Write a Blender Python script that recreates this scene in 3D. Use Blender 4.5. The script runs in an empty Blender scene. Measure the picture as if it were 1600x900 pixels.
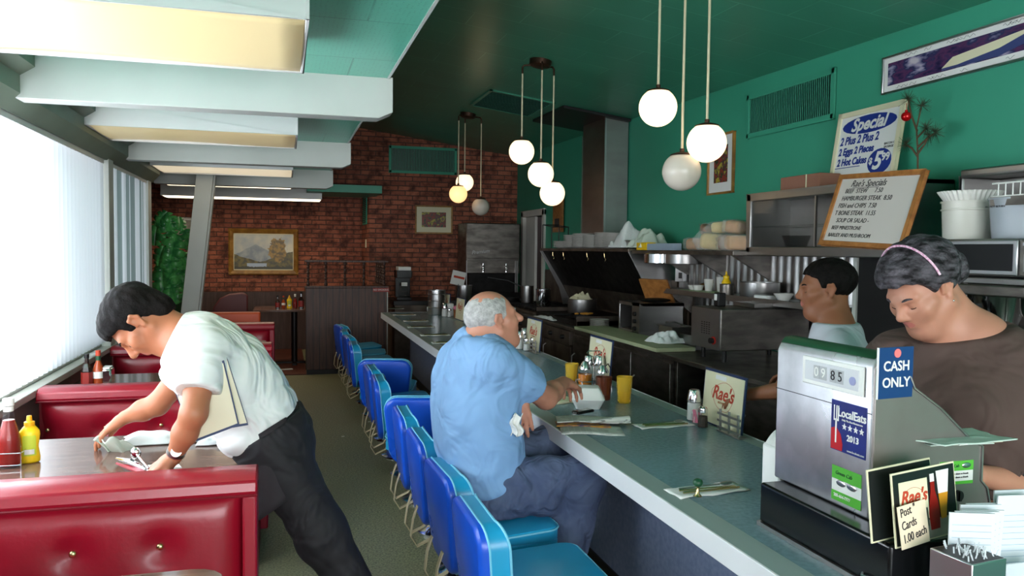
import bpy, bmesh, math, random
import numpy as np
from mathutils import Vector, Matrix, Euler
random.seed(7); RNG = np.random.RandomState(5)
S = bpy.context.scene
COL = S.collection
V3 = Vector
# ---------------------------------------------------------------- camera
FPX, CAMH = 1241.6, 1.55
yaw, pit, rol = .28054, .04773, .0113
_cy, _sy, _cp, _sp = math.cos(yaw), math.sin(yaw), math.cos(pit), math.sin(pit)
FW = V3((_sy*_cp, _cy*_cp, -_sp)); RT0 = V3((_cy, -_sy, 0)); UP0 = RT0.cross(FW)
RT = RT0*math.cos(rol) + UP0*math.sin(rol); UPV = UP0*math.cos(rol) - RT0*math.sin(rol)
EYE = V3((0, 0, CAMH))
cd = bpy.data.cameras.new('camera'); cam = bpy.data.objects.new('camera', cd); COL.objects.link(cam)
cd.sensor_width = 36; cd.lens = FPX/1600*36; cd.clip_start = .05; cd.clip_end = 200
cam.matrix_world = Matrix(((RT.x, UPV.x, -FW.x, 0), (RT.y, UPV.y, -FW.y, 0), (RT.z, UPV.z, -FW.z, CAMH), (0, 0, 0, 1)))
S.camera = cam
def at(px, py, x=None, y=None, z=None):
    "point of the place seen at a pixel of the photograph, on the plane x=, y= or z="
    r = FW + RT*((px-800)/FPX) - UPV*((py-450)/FPX)
    for i, v in enumerate((x, y, z)):
        if v is not None:
            return EYE + r*((v-EYE[i])/r[i])
# ---------------------------------------------------------------- world, lights, exposure
S.view_settings.view_transform = 'Standard'; S.view_settings.look = 'None'
S.view_settings.gamma = 1; S.view_settings.use_curve_mapping = False
S.view_settings.exposure = 0.44
w = bpy.data.worlds.new('world'); S.world = w; w.use_nodes = True
w.node_tree.nodes['Background'].inputs[0].default_value = (.86, .93, 1, 1)
w.node_tree.nodes['Background'].inputs[1].default_value = 1.6
S.cycles.use_denoising = True
try: S.cycles.denoiser = 'OPENIMAGEDENOISE'
except Exception: pass
S.cycles.max_bounces = 7; S.cycles.diffuse_bounces = 4; S.cycles.glossy_bounces = 3; S.cycles.transmission_bounces = 6
S.cycles.transparent_max_bounces = 8; S.cycles.sample_clamp_indirect = 6; S.cycles.caustics_reflective = False; S.cycles.caustics_refractive = False
def area(name, loc, direction, sx, sy, power, col, spread=180):
    l = bpy.data.lights.new(name, 'AREA'); l.shape = 'RECTANGLE'; l.size = sx; l.size_y = sy; l.energy = power; l.color = col
    l.spread = math.radians(spread)
    o = bpy.data.objects.new(name, l); COL.objects.link(o); o.location = loc
    o.rotation_euler = V3(direction).to_track_quat('-Z', 'Y').to_euler()
    return o
area('daylight_side', (-1.75, 3.3, 1.75), (1, 0, -.12), 2.0, 13.0, 1500, (.90, .95, 1))
area('daylight_front', (.9, -2.75, 1.6), (0.0, 1, -.02), 4.2, 1.9, 190, (.95, .97, 1))

# ---------------------------------------------------------------- materials
def lin(c):
    return tuple((v/255/12.92 if v/255 <= .04045 else ((v/255+.055)/1.055)**2.4) for v in c)
MATS = {}
def mat(name, c, rough=.5, metal=0., noise=None, bump=None, emis=None, trans=0, ior=1.45, coat=0, spec=.5, alpha=1, sub=None, ns=None):
    """noise=(scale, amount[, colour2]) varies the colour, bump=(scale, strength)"""
    if name in MATS: return MATS[name]
    m = bpy.data.materials.new(name); m.use_nodes = True; nt = m.node_tree; b = nt.nodes['Principled BSDF']
    col = lin(c)
    b.inputs['Base Color'].default_value = (*col, 1); b.inputs['Roughness'].default_value = rough; b.inputs['Metallic'].default_value = metal
    b.inputs['IOR'].default_value = ior; b.inputs['Transmission Weight'].default_value = trans; b.inputs['Coat Weight'].default_value = coat
    b.inputs['Coat Roughness'].default_value = .15; b.inputs['Specular IOR Level'].default_value = spec; b.inputs['Alpha'].default_value = alpha
    tc = None
    def coords():
        nonlocal tc
        if tc is None: tc = nt.nodes.new('ShaderNodeTexCoord')
        return tc.outputs['Object']
    if noise:
        n = nt.nodes.new('ShaderNodeTexNoise'); n.inputs['Scale'].default_value = noise[0]; n.inputs['Detail'].default_value = 5
        if ns:
            mp = nt.nodes.new('ShaderNodeMapping'); mp.inputs['Scale'].default_value = ns; nt.links.new(coords(), mp.inputs[0]); nt.links.new(mp.outputs[0], n.inputs[0])
        else: nt.links.new(coords(), n.inputs[0])
        r = nt.nodes.new('ShaderNodeMapRange'); r.inputs[1].default_value = .36; r.inputs[2].default_value = .64
        nt.links.new(n.outputs[0], r.inputs[0])
        x = nt.nodes.new('ShaderNodeMix'); x.data_type = 'RGBA'
        c2 = lin(noise[2]) if len(noise) > 2 else tuple(v*(1-noise[1]) for v in col)
        x.inputs[6].default_value = (*col, 1); x.inputs[7].default_value = (*c2, 1)
        nt.links.new(r.outputs[0], x.inputs[0]); nt.links.new(x.outputs[2], b.inputs['Base Color'])
        if metal > .5 or rough < .4:
            r2 = nt.nodes.new('ShaderNodeMapRange'); r2.inputs[3].default_value = rough*.75; r2.inputs[4].default_value = min(1, rough*1.4)
            nt.links.new(n.outputs[0], r2.inputs[0]); nt.links.new(r2.outputs[0], b.inputs['Roughness'])
    if bump:
        n = nt.nodes.new('ShaderNodeTexNoise'); n.inputs['Scale'].default_value = bump[0]; n.inputs['Detail'].default_value = 4 if len(bump) < 3 else 2; nt.links.new(coords(), n.inputs[0])
        bp = nt.nodes.new('ShaderNodeBump'); bp.inputs['Strength'].default_value = bump[1]; bp.inputs['Distance'].default_value = .01 if len(bump) < 3 else bump[2]
        if len(bump) > 3: n.inputs['Distortion'].default_value = bump[3]
        nt.links.new(n.outputs[0], bp.inputs['Height']); nt.links.new(bp.outputs[0], b.inputs['Normal'])
    if emis:
        b.inputs['Emission Color'].default_value = (*lin(emis[0]), 1); b.inputs['Emission Strength'].default_value = emis[1]
    if sub:
        b.inputs['Subsurface Weight'].default_value = sub; b.inputs['Subsurface Radius'].default_value = (.012, .005, .003); b.inputs['Subsurface Scale'].default_value = 1
    MATS[name] = m
    return m
def blinds_mat(name, c):
    m = bpy.data.materials.new(name); m.use_nodes = True; nt = m.node_tree; nt.nodes.clear()
    o = nt.nodes.new('ShaderNodeOutputMaterial'); a = nt.nodes.new('ShaderNodeBsdfDiffuse'); t = nt.nodes.new('ShaderNodeBsdfTranslucent'); x = nt.nodes.new('ShaderNodeMixShader')
    a.inputs[0].default_value = (*lin(c), 1); t.inputs[0].default_value = (*lin(c), 1); x.inputs[0].default_value = .72
    nt.links.new(a.outputs[0], x.inputs[1]); nt.links.new(t.outputs[0], x.inputs[2]); nt.links.new(x.outputs[0], o.inputs[0]); MATS[name] = m
    return m
def node_mat(name, build):
    m = bpy.data.materials.new(name); m.use_nodes = True; nt = m.node_tree; b = nt.nodes['Principled BSDF']; build(nt, b); MATS[name] = m; return m
def mp_obj(nt, scale=(1,1,1), rot=(0,0,0)):
    t = nt.nodes.new('ShaderNodeTexCoord'); m = nt.nodes.new('ShaderNodeMapping'); m.inputs['Scale'].default_value = scale; m.inputs['Rotation'].default_value = rot
    nt.links.new(t.outputs['Object'], m.inputs[0]); return m.outputs[0]
def mixc(nt, fac, c1, c2):
    x = nt.nodes.new('ShaderNodeMix'); x.data_type = 'RGBA'
    for i, c in ((6, c1), (7, c2)):
        if isinstance(c, tuple): x.inputs[i].default_value = (*lin(c), 1)
        else: nt.links.new(c, x.inputs[i])
    if isinstance(fac, float): x.inputs[0].default_value = fac
    else: nt.links.new(fac, x.inputs[0])
    return x.outputs[2]
def noise_f(nt, vec, scale, lo=.4, hi=.6, detail=4):
    n = nt.nodes.new('ShaderNodeTexNoise'); n.inputs['Scale'].default_value = scale; n.inputs['Detail'].default_value = detail; nt.links.new(vec, n.inputs[0])
    r = nt.nodes.new('ShaderNodeMapRange'); r.inputs[1].default_value = lo; r.inputs[2].default_value = hi; nt.links.new(n.outputs[0], r.inputs[0]); return r.outputs[0]
def bump(nt, b, h, strength=.3, dist=.01):
    bp = nt.nodes.new('ShaderNodeBump'); bp.inputs['Strength'].default_value = strength; bp.inputs['Distance'].default_value = dist
    nt.links.new(h, bp.inputs['Height']); nt.links.new(bp.outputs[0], b.inputs['Normal'])
def brick_b(rot):
    def f(nt, b):
        v = mp_obj(nt, rot=rot)
        k = nt.nodes.new('ShaderNodeTexBrick'); nt.links.new(v, k.inputs[0])
        k.inputs['Color1'].default_value = (*lin((184,108,80)), 1); k.inputs['Color2'].default_value = (*lin((142,80,62)), 1); k.inputs['Mortar'].default_value = (*lin((96,68,58)), 1)
        k.inputs['Scale'].default_value = 1; k.inputs['Mortar Size'].default_value = .008; k.inputs['Brick Width'].default_value = .21; k.inputs['Row Height'].default_value = .068; k.inputs['Bias'].default_value = -.1
        k.inputs['Mortar Smooth'].default_value = .3
        c = mixc(nt, noise_f(nt, v, 9, .45, .7), k.outputs[0], (84, 46, 36))
        nt.links.new(c, b.inputs['Base Color']); b.inputs['Roughness'].default_value = .75
        m = nt.nodes.new('ShaderNodeMath'); m.operation = 'MULTIPLY_ADD'; nt.links.new(k.outputs[1], m.inputs[0]); m.inputs[1].default_value = -1; nt.links.new(noise_f(nt, v, 40, .2, .8), m.inputs[2])
        bump(nt, b, m.outputs[0], .9, .012)
    return f
node_mat('brick_y', brick_b((math.pi/2, 0, 0)))
node_mat('brick_x', brick_b((math.pi/2, 0, math.pi/2)))
def tile_b(c1, c2, groove, tw, th, dots, rough):
    def f(nt, b):
        v = mp_obj(nt)
        k = nt.nodes.new('ShaderNodeTexBrick'); nt.links.new(v, k.inputs[0])
        k.inputs['Scale'].default_value = 1; k.inputs['Mortar Size'].default_value = .004; k.inputs['Brick Width'].default_value = tw; k.inputs['Row Height'].default_value = th
        k.offset = 0.5
        k.inputs['Color1'].default_value = (*lin(c1), 1); k.inputs['Color2'].default_value = (*lin(c2), 1); k.inputs['Mortar'].default_value = (*lin(groove), 1)
        c = mixc(nt, noise_f(nt, v, 2.5, .4, .7), k.outputs[0], c2)
        if dots:
            sx = nt.nodes.new('ShaderNodeTexVoronoi'); sx.inputs['Scale'].default_value = 55; sx.inputs['Randomness'].default_value = .25; nt.links.new(v, sx.inputs[0])
            r = nt.nodes.new('ShaderNodeMapRange'); r.inputs[1].default_value = .12; r.inputs[2].default_value = .22; r.inputs[3].default_value = 1; r.inputs[4].default_value = 0
            nt.links.new(sx.outputs['Distance'], r.inputs[0])
            mm = nt.nodes.new('ShaderNodeMath'); mm.operation = 'MULTIPLY'; nt.links.new(r.outputs[0], mm.inputs[0]); mm.inputs[1].default_value = .55
            c = mixc(nt, mm.outputs[0], c, tuple(int(q*.55) for q in c1))
        nt.links.new(c, b.inputs['Base Color']); b.inputs['Roughness'].default_value = rough
        bump(nt, b, k.outputs[1], -.25, .006)
    return f
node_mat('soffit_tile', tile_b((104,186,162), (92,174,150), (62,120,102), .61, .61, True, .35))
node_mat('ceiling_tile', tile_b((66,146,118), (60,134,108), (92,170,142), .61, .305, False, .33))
def floor_b(nt, b):
    v = mp_obj(nt)
    c = mixc(nt, noise_f(nt, v, 95, .42, .6, 2), (146, 146, 114), (92, 93, 70))
    c = mixc(nt, noise_f(nt, v, 1.6, .45, .75), c, (124, 120, 92))
    nt.links.new(c, b.inputs['Base Color']); b.inputs['Roughness'].default_value = .5; bump(nt, b, noise_f(nt, v, 120), .06)
node_mat('floor_mat', floor_b)
def lami_b(c1, c2, sc, rough):
    def f(nt, b):
        v = mp_obj(nt)
        c = mixc(nt, noise_f(nt, v, sc, .35, .65, 6), c1, c2)
        nt.links.new(c, b.inputs['Base Color']); b.inputs['Roughness'].default_value = rough
    return f
node_mat('counter_lam', lami_b((122,152,160), (104,134,144), 60, .25))
node_mat('counter_panel', lami_b((116,126,152), (98,110,138), 40, .5))
def wood_b(c1, c2, sc, rough, axis=(1,1,1), groove=None):
    def f(nt, b):
        v = mp_obj(nt, scale=axis)
        n = nt.nodes.new('ShaderNodeTexNoise'); n.inputs['Scale'].default_value = sc; n.inputs['Detail'].default_value = 6; n.inputs['Distortion'].default_value = .6; nt.links.new(v, n.inputs[0])
        r = nt.nodes.new('ShaderNodeMapRange'); r.inputs[1].default_value = .35; r.inputs[2].default_value = .65; nt.links.new(n.outputs[0], r.inputs[0])
        c = mixc(nt, r.outputs[0], c1, c2)
        if groove:
            g = nt.nodes.new('ShaderNodeTexWave'); g.wave_type = 'BANDS'; g.bands_direction = groove[0]; g.inputs['Scale'].default_value = groove[1]; nt.links.new(mp_obj(nt), g.inputs[0])
            r = nt.nodes.new('ShaderNodeMapRange'); r.inputs[1].default_value = .0; r.inputs[2].default_value = .08; r.inputs[3].default_value = 1; r.inputs[4].default_value = 0; nt.links.new(g.outputs[0], r.inputs[0])
            c = mixc(nt, r.outputs[0], c, tuple(int(q*.5) for q in c2))
        nt.links.new(c, b.inputs['Base Color']); b.inputs['Roughness'].default_value = rough
    return f
node_mat('dark_panel', wood_b((92,60,48), (62,38,30), 3, .5, (14,14,1.2), ('X', 4)))
node_mat('wainscot_mat', wood_b((84,66,64), (66,50,48), 3, .6, (10,10,1)))
node_mat('table_lam', wood_b((120,94,84), (92,68,60), 4, .12, (1,8,1)))
node_mat('frame_wood', wood_b((176,118,60), (140,88,40), 6, .5, (3,3,3)))
node_mat('gilt', wood_b((168,122,52), (126,86,34), 9, .4))
M = lambda n: MATS[n]
mat('white_paint', (184,188,182), .45, noise=(3, .06)); mat('fixture_white', (212,212,210), .4)
mat('teal_wall', (60,158,128), .55, noise=(1.2, .08)); mat('teal_trim', (58,146,120), .45); mat('teal_dark', (24,70,58), .7)
mat('header_green', (112,124,108), .5, noise=(2, .2)); mat('sill_grey', (176,176,168), .35, noise=(8, .1)); mat('apron_grey', (120,110,102), .5, noise=(5, .2))
mat('door_white', (214,212,204), .5); mat('black', (16,16,17), .45); mat('black_gloss', (14,14,16), .22); mat('black_matte', (9,9,10), .8)
mat('steel', (172,170,168), .33, 1, noise=(2.5, .16), ns=(1,1,3)); mat('steel_dark', (138,132,126), .40, 1, noise=(3, .45), ns=(2,2,6)); mat('steel_grease', (110,98,88), .5, .8, noise=(5, .5)); mat('chrome', (225,225,228), .1, 1); mat('alu', (200,200,202), .28, 1)
mat('iron', (30,28,28), .5, .6, noise=(12, .4))
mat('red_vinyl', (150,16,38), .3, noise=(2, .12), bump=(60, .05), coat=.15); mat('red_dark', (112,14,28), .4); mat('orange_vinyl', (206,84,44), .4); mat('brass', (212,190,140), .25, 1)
mat('blue_vinyl', (26,88,214), .28, noise=(3, .15), coat=.1); mat('teal_vinyl', (34,156,204), .3, noise=(3, .12), coat=.1); mat('navy_vinyl', (30,44,110), .3, noise=(4, .2), coat=.1); mat('piping', (120,196,224), .4)
mat('bracket', (196,182,150), .4, .3)
mat('pipe_dark', (44,42,42), .4, .7); mat('fascia_white', (226,226,228), .35); mat('edge_grey', (142,160,156), .32)
mat('globe_lit', (255,240,220), .3, emis=((255,222,178), 1.25)); mat('globe_orange', (255,226,196), .3, emis=((255,196,128), 1.05)); mat('globe_off', (206,196,182), .25); mat('rod', (208,196,164), .5); mat('bronze', (64,44,32), .45, .7)
mat('diffuser', (226,206,156), .35, emis=((255,228,176), .13)); mat('diffuser_far', (240,232,210), .35, emis=((255,236,204), 3.0)); mat('diffuser_bright', (240,232,210), .35, emis=((255,236,200), .45))
mat('cloth_white', (226,230,228), .85, bump=(60, .3)); mat('paper', (232,232,228), .7); mat('cream', (226,220,186), .6); mat('navy', (24,44,84), .5); mat('ink', (40,36,40), .6); mat('red_ink', (190,66,40), .6)
mat('glass_clear', (230,236,240), .1, alpha=.6); mat('glass_thin', (60,66,66), .03, alpha=.12, spec=1)
mat('yellow_plastic', (246,202,20), .35); mat('ketchup', (142,22,16), .3); mat('white_plastic', (236,236,232), .35)
mat('porcelain', (226,224,218), .25); mat('green_dark', (28,76,50), .4)
blinds_mat('blind_white', (240,244,248)); blinds_mat('blind_reflect_tan', (196,176,156)); blinds_mat('blind_reflect_grey', (150,164,162))  # tan and grey put the slats' uneven reflections into their colour

# ---------------------------------------------------------------- mesh helpers
class MB:
    def __init__(s): s.v = []; s.f = []; s.m = []; s.mi = 0
    def add(s, vs, fs):
        o = len(s.v); s.v += [tuple(v) for v in vs]; s.f += [tuple(i+o for i in f) for f in fs]; s.m += [s.mi]*len(fs); return s
    def box(s, x0, x1, y0, y1, z0, z1):
        vs = [(x, y, z) for x in (x0, x1) for y in (y0, y1) for z in (z0, z1)]
        return s.add(vs, [(0,1,3,2), (4,6,7,5), (0,4,5,1), (2,3,7,6), (0,2,6,4), (1,5,7,3)])
    def cbox(s, c, d, R=None):
        hx, hy, hz = d[0]/2, d[1]/2, d[2]/2
        vs = [V3((x, y, z)) for x in (-hx, hx) for y in (-hy, hy) for z in (-hz, hz)]
        if R is not None: vs = [R @ v for v in vs]
        c = V3(c)
        return s.add([v+c for v in vs], [(0,1,3,2), (4,6,7,5), (0,4,5,1), (2,3,7,6), (0,2,6,4), (1,5,7,3)])
    def lathe(s, prof, n=24, c=(0,0,0), cap=True, sx=1, sy=1, R=None):
        vs = []; fs = []
        for r, z in prof:
            for i in range(n):
                a = 2*math.pi*i/n; p = V3((r*math.cos(a)*sx, r*math.sin(a)*sy, z))
                if R is not None: p = R @ p
                vs.append(p + V3(c))
        for k in range(len(prof)-1):
            for i in range(n):
                j = (i+1) % n; fs.append((k*n+i, k*n+j, (k+1)*n+j, (k+1)*n+i))
        if cap: fs.append(tuple(range(n-1, -1, -1))); fs.append(tuple((len(prof)-1)*n+i for i in range(n)))
        return s.add(vs, fs)
    def cyl(s, a, b, r, r2=None, n=16):
        a, b = V3(a), V3(b); R = (b-a).to_track_quat('Z', 'Y').to_matrix(); L = (b-a).length
        return s.lathe([(r, 0), (r if r2 is None else r2, L)], n, a, True, R=R)
    def tube(s, pts, r, n=8, closed=False):
        pts = [V3(p) for p in pts]; N = len(pts); vs = []; fs = []
        rr = r if isinstance(r, (list, tuple)) else [r]*N
        prev = None
        for k, p in enumerate(pts):
            if closed: t = pts[(k+1) % N]-pts[k-1]
            else: t = pts[min(k+1, N-1)]-pts[max(k-1, 0)]
            t.normalize()
            if prev is None:
                u = t.orthogonal().normalized()
            else: u = (prev - t*prev.dot(t)).normalized()
            prev = u; w_ = t.cross(u)
            for i in range(n):
                a = 2*math.pi*i/n; vs.append(p + (u*math.cos(a)+w_*math.sin(a))*rr[k])
        for k in range(N if closed else N-1):
            k2 = (k+1) % N
            for i in range(n):
                j = (i+1) % n; fs.append((k*n+i, k*n+j, k2*n+j, k2*n+i))
        if not closed: fs.append(tuple(range(n-1, -1, -1))); fs.append(tuple((N-1)*n+i for i in range(n)))
        return s.add(vs, fs)
    def ell(s, c, r, n=20, m=12, R=None):
        prof = []; vs = []; fs = []
        for k in range(m+1):
            t = math.pi*k/m
            for i in range(n):
                a = 2*math.pi*i/n; p = V3((r[0]*math.sin(t)*math.cos(a), r[1]*math.sin(t)*math.sin(a), -r[2]*math.cos(t)))
                if R is not None: p = R @ p
                vs.append(p+V3(c))
        for k in range(m):
            for i in range(n):
                j = (i+1) % n; fs.append((k*n+i, k*n+j, (k+1)*n+j, (k+1)*n+i))
        return s.add(vs, fs)
    def prism(s, poly, fn, d0, d1):
        "poly: 2-D outline; fn(u, v, d) -> 3-D point; extruded from d0 to d1"
        n = len(poly); vs = [fn(u, v, d0) for u, v in poly]+[fn(u, v, d1) for u, v in poly]
        return s.add(vs, [tuple(range(n-1, -1, -1)), tuple(range(n, 2*n))]+[(i, (i+1) % n, n+(i+1) % n, n+i) for i in range(n)])
    def grid(s, fn, nu, nv, thick=None):
        vs = [fn(i/nu, j/nv) for i in range(nu+1) for j in range(nv+1)]
        fs = [(i*(nv+1)+j, (i+1)*(nv+1)+j, (i+1)*(nv+1)+j+1, i*(nv+1)+j+1) for i in range(nu) for j in range(nv)]
        return s.add(vs, fs)
    def quad(s, a, b, c, d): return s.add([a, b, c, d], [(0,1,2,3)])
    def build(s, name, m, parent=None, bev=0, smooth=None, seg=2, solid=0, fixn=True, sub=0):
        me = bpy.data.meshes.new(name); me.from_pydata([tuple(v) for v in s.v], [], s.f)
        ms = m if isinstance(m, (list, tuple)) else [m]
        for x in ms: me.materials.append(MATS[x] if isinstance(x, str) else x)
        if len(ms) > 1: me.polygons.foreach_set('material_index', s.m)
        if fixn:
            bm = bmesh.new(); bm.from_mesh(me); bmesh.ops.remove_doubles(bm, verts=bm.verts, dist=1e-5); bmesh.ops.recalc_face_normals(bm, faces=bm.faces); bm.to_mesh(me); bm.free()
        o = bpy.data.objects.new(name, me); COL.objects.link(o)
        if parent is not None: o.parent = parent
        if smooth is None: smooth = len(s.f) > 40
        if solid: md = o.modifiers.new('solid', 'SOLIDIFY'); md.thickness = solid; md.offset = 0
        if bev:
            md = o.modifiers.new('bevel', 'BEVEL'); md.width = bev; md.segments = seg; md.limit_method = 'ANGLE'; md.angle_limit = math.radians(40); smooth = True
        if sub: md = o.modifiers.new('sub', 'SUBSURF'); md.levels = sub; md.render_levels = sub
        if smooth:
            me.shade_smooth()
            if not sub:
                try: me.set_sharp_from_angle(angle=math.radians(38))
                except Exception: pass
        return o
def tag(o, label=None, cat=None, group=None, kind=None):
    if label: o['label'] = label
    if cat: o['category'] = cat
    if group: o['group'] = group
    if kind: o['kind'] = kind
    return o
def thing(name, label, cat, loc=(0,0,0), rz=0, group=None, rot=None):
    o = bpy.data.objects.new(name, None); o.empty_display_size = .05; COL.objects.link(o); o.location = loc
    o.rotation_euler = rot if rot is not None else (0, 0, rz)
    return tag(o, label, cat, group)
def struct(name, mb, m, **k): return tag(mb.build(name, m, **k), kind='structure')
def dup(root, loc=None, rz=None, label=None, group=None):
    c = root.copy(); COL.objects.link(c)
    def rec(a, b):
        for ch in a.children:
            d = ch.copy(); COL.objects.link(d); d.parent = b; rec(ch, d)
    rec(root, c)
    if loc is not None: c.location = loc
    if rz is not None: c.rotation_euler = (0, 0, rz)
    if label: c['label'] = label
    if group: c['group'] = group
    return c
def B(): return MB()
def text(name, body, size, m, parent, loc, rot=None, align='CENTER', shear=0, ext=.0006, bold=0, sx=1, space=1, local_m=None):
    cu = bpy.data.curves.new(name, 'FONT'); cu.body = body; cu.size = size; cu.align_x = align; cu.align_y = 'CENTER'; cu.shear = shear; cu.extrude = ext; cu.offset = bold; cu.space_character = space
    cu.resolution_u = 3
    t = bpy.data.objects.new(name, cu); COL.objects.link(t)
    me = bpy.data.meshes.new_from_object(t.evaluated_get(bpy.context.evaluated_depsgraph_get())); bpy.data.objects.remove(t)
    me.materials.clear(); me.materials.append(MATS[m]); me.name = name
    Mx = local_m if local_m is not None else Matrix.LocRotScale(V3(loc), rot, None)
    me.transform(Mx @ Matrix.Diagonal((sx, 1, 1, 1)))
    o = bpy.data.objects.new(name, me); COL.objects.link(o); o.parent = parent
    return o
def frame3(o, u, v):
    "matrix whose x axis is u, y axis is v (unit), origin o"
    u = V3(u).normalized(); v = V3(v); v = (v-u*u.dot(v)).normalized(); n = u.cross(v)
    return Matrix(((u.x, v.x, n.x, o[0]), (u.y, v.y, n.y, o[1]), (u.z, v.z, n.z, o[2]), (0, 0, 0, 1)))
PI = math.pi
# ================================================================ the room
XW, XR, YB, YR = -1.22, 3.35, 11.4, 12.5        # window wall, kitchen wall, brick wall, recess back wall
XL2 = -2.6
def zc(x, y): return 2.80 + .016*(y-3) + .13*(XR-x)
struct('floor', B().box(XL2, 4.6, -3, 13, -.05, 0), 'floor_mat')
def slab(x0, x1, y0, y1): 
    vs = [V3((x, y, zc(x, y)+dz)) for dz in (0, .1) for x, y in ((x0, y0), (x1, y0), (x1, y1), (x0, y1))]
    return B().add(vs, [(0,1,2,3), (4,7,6,5), (0,4,5,1), (1,5,6,2), (2,6,7,3), (3,7,4,0)])
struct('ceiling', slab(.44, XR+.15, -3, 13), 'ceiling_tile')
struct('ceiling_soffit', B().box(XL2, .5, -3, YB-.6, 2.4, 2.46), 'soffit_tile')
struct('trim_1', B().box(.5, .512, -3, YB-.6, 2.396, 2.47), 'white_paint')
struct('wall_soffit_side', B().box(.44, .5, -3, 13, 2.46, 3.5), 'teal_wall')
# kitchen wall, with a doorway at its far end
struct('wall_right', B().box(XR, XR+.12, -3, 10.12, 0, 3.2).box(XR, XR+.12, 10.12, 11.02, 2.02, 3.2).box(XR, XR+.12, 11.02, 13, 0, 3.2), 'teal_wall')
d = thing('door_1', None, None); d['kind'] = 'structure'
B().box(XR-.03, XR+.14, 10.04, 10.13, 0, 2.1).box(XR-.03, XR+.14, 11.0, 11.1, 0, 2.1).box(XR-.03, XR+.14, 10.04, 11.1, 2.02, 2.11).build('door_frame', 'door_white', d, bev=.006)
B().box(XR+.02, XR+.06, 10.58, 11.0, 0, 2.02).build('door_panel', 'door_white', d, bev=.004)
struct('wall_store_room', B().box(4.3, 4.35, 9, 13, 0, 3).box(XR+.12, 4.35, 9.0, 9.05, 0, 3).box(XR+.12, 4.35, 12, 12.05, 0, 3), 'wainscot_mat')
# brick wall across the back, with the opening to the recess on its left
struct('wall_back', B().box(1.17, XR+.1, YB, YR, 0, 3.5).box(.44, 1.17, YB, YB+.25, 2.34, 3.5), 'brick_y')
struct('wall_back_left', B().box(XL2, 1.2, YR, YR+.1, .88, 2.6), 'brick_y')
struct('trim_2', B().box(XL2, 1.2, YR-.03, YR+.08, 0, .88), 'wainscot_mat')
struct('trim_3', B().box(.3, 1.26, YB-.75, YB+.0, 2.28, 2.38).box(.3, 1.19, YB, YB+.28, 2.28, 2.345), 'teal_trim')
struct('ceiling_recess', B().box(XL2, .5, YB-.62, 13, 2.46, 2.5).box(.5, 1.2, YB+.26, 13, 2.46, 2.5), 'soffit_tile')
struct('wall_recess_side', B().box(XL2-.06, XL2, 8.2, 13, 0, 2.5), 'brick_x')
struct('wall_recess_return', B().box(XL2, XW-.02, 8.15, 8.25, 0, 2.5), 'apron_grey')
# window wall
struct('wall_left', B().box(XW-.14, XW, -3, 8.2, 0, .80), 'apron_grey')
struct('trim_4', B().box(XW-.16, XW+.05, -3, 8.2, .80, .835).box(XW-.12, XW-.02, -3, 8.2, .835, .85), 'sill_grey', bev=.004)
struct('trim_5', B().prism([(XW-.1, 2.15), (XW+.03, 2.15), (XW+.10, 2.22), (XW+.10, 2.30), (XW+.16, 2.34), (XW+.16, 2.42), (XW-.1, 2.42)], lambda u, v, d: (u, d, v), -3, 8.2), 'header_green')
struct('wall_left_over', B().box(XW-.2, XW-.08, -3, 8.2, 2.15, 2.6), 'header_green')
for n, (y0, y1) in enumerate(((-2.6, .9), (.9, 3.55), (3.55, 6.22), (6.3, 8.05))):
    wd = thing('window_%d' % (n+1), None, None); wd['kind'] = 'structure'
    f = B()
    for a, b in ((y0, y0+.06), (y1-.06, y1)): f.box(XW-.12, XW-.05, a, b, .83, 2.18)
    f.box(XW-.12, XW-.05, y0, y1, .83, .89).box(XW-.12, XW-.05, y0, y1, 2.12, 2.18)
    f.build('window_frame', 'alu', wd, bev=.003)
    B().box(XW-.09, XW-.084, y0+.05, y1-.05, .88, 2.13).build('window_pane', 'glass_thin', wd)
struct('trim_6', B().box(XW-.10, XW+.04, 6.2, 6.36, .83, 2.2).box(XW-.10, XW+.03, 7.98, 8.15, .83, 2.2), 'white_paint', bev=.004)
# front wall behind the viewer, with its shop window
fw_ = B().box(XL2, XR+.2, -2.62, -2.5, 0, .6).box(XL2, XR+.2, -2.62, -2.5, 2.5, 3.6).box(XL2, -1.5, -2.62, -2.5, .6, 2.5).box(2.7, XR+.2, -2.62, -2.5, .6, 2.5)
struct('wall_front', fw_, 'white_paint')
# vertical blinds: each slat hangs from the head rail
def blinds(y0, y1, label, ang, pitch, stripe=False):
    t = thing('vertical_blind', label, 'blind', (XW-.0, (y0+y1)/2, 2.14))
    c = (y0+y1)/2
    B().box(-.025, .02, y0-c, y1-c, -.02, .02).build('head_rail', 'fixture_white', t, bev=.003)
    n = int((y1-y0)/pitch); mb = B(); hw = pitch*.56
    for i in range(n):
        an = ang+(random.uniform(-.35, .3) if stripe else 0); ca, sa = math.cos(an), math.sin(an); mb.mi = random.choice((0, 0, 0, 1, 2)) if stripe else 0  # random slat colours paint in the stripes that reflections make
        y = y0+pitch*(i+.5)-c; pts = []
        for k in range(5):
            u = -1+2*k/4; du = .006*(1-u*u)
            pts.append((u*hw*sa + du*ca, y+u*hw*ca - du*sa))
        z1, z0 = -.02, -1.27
        o = len(mb.v)
        for x_, y_ in pts: mb.v += [(x_, y_, z0), (x_, y_, z1)]
        for k in range(4): mb.f.append((o+2*k, o+2*k+2, o+2*k+3, o+2*k+1)); mb.m.append(mb.mi)
    mb.build('slats', ['blind_white', 'blind_reflect_tan', 'blind_reflect_grey'] if stripe else 'blind_white', t, smooth=True, fixn=False)
    return t
blinds(-2.4, 6.15, 'long white vertical blind over the bright near window', .30, .089)
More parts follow.
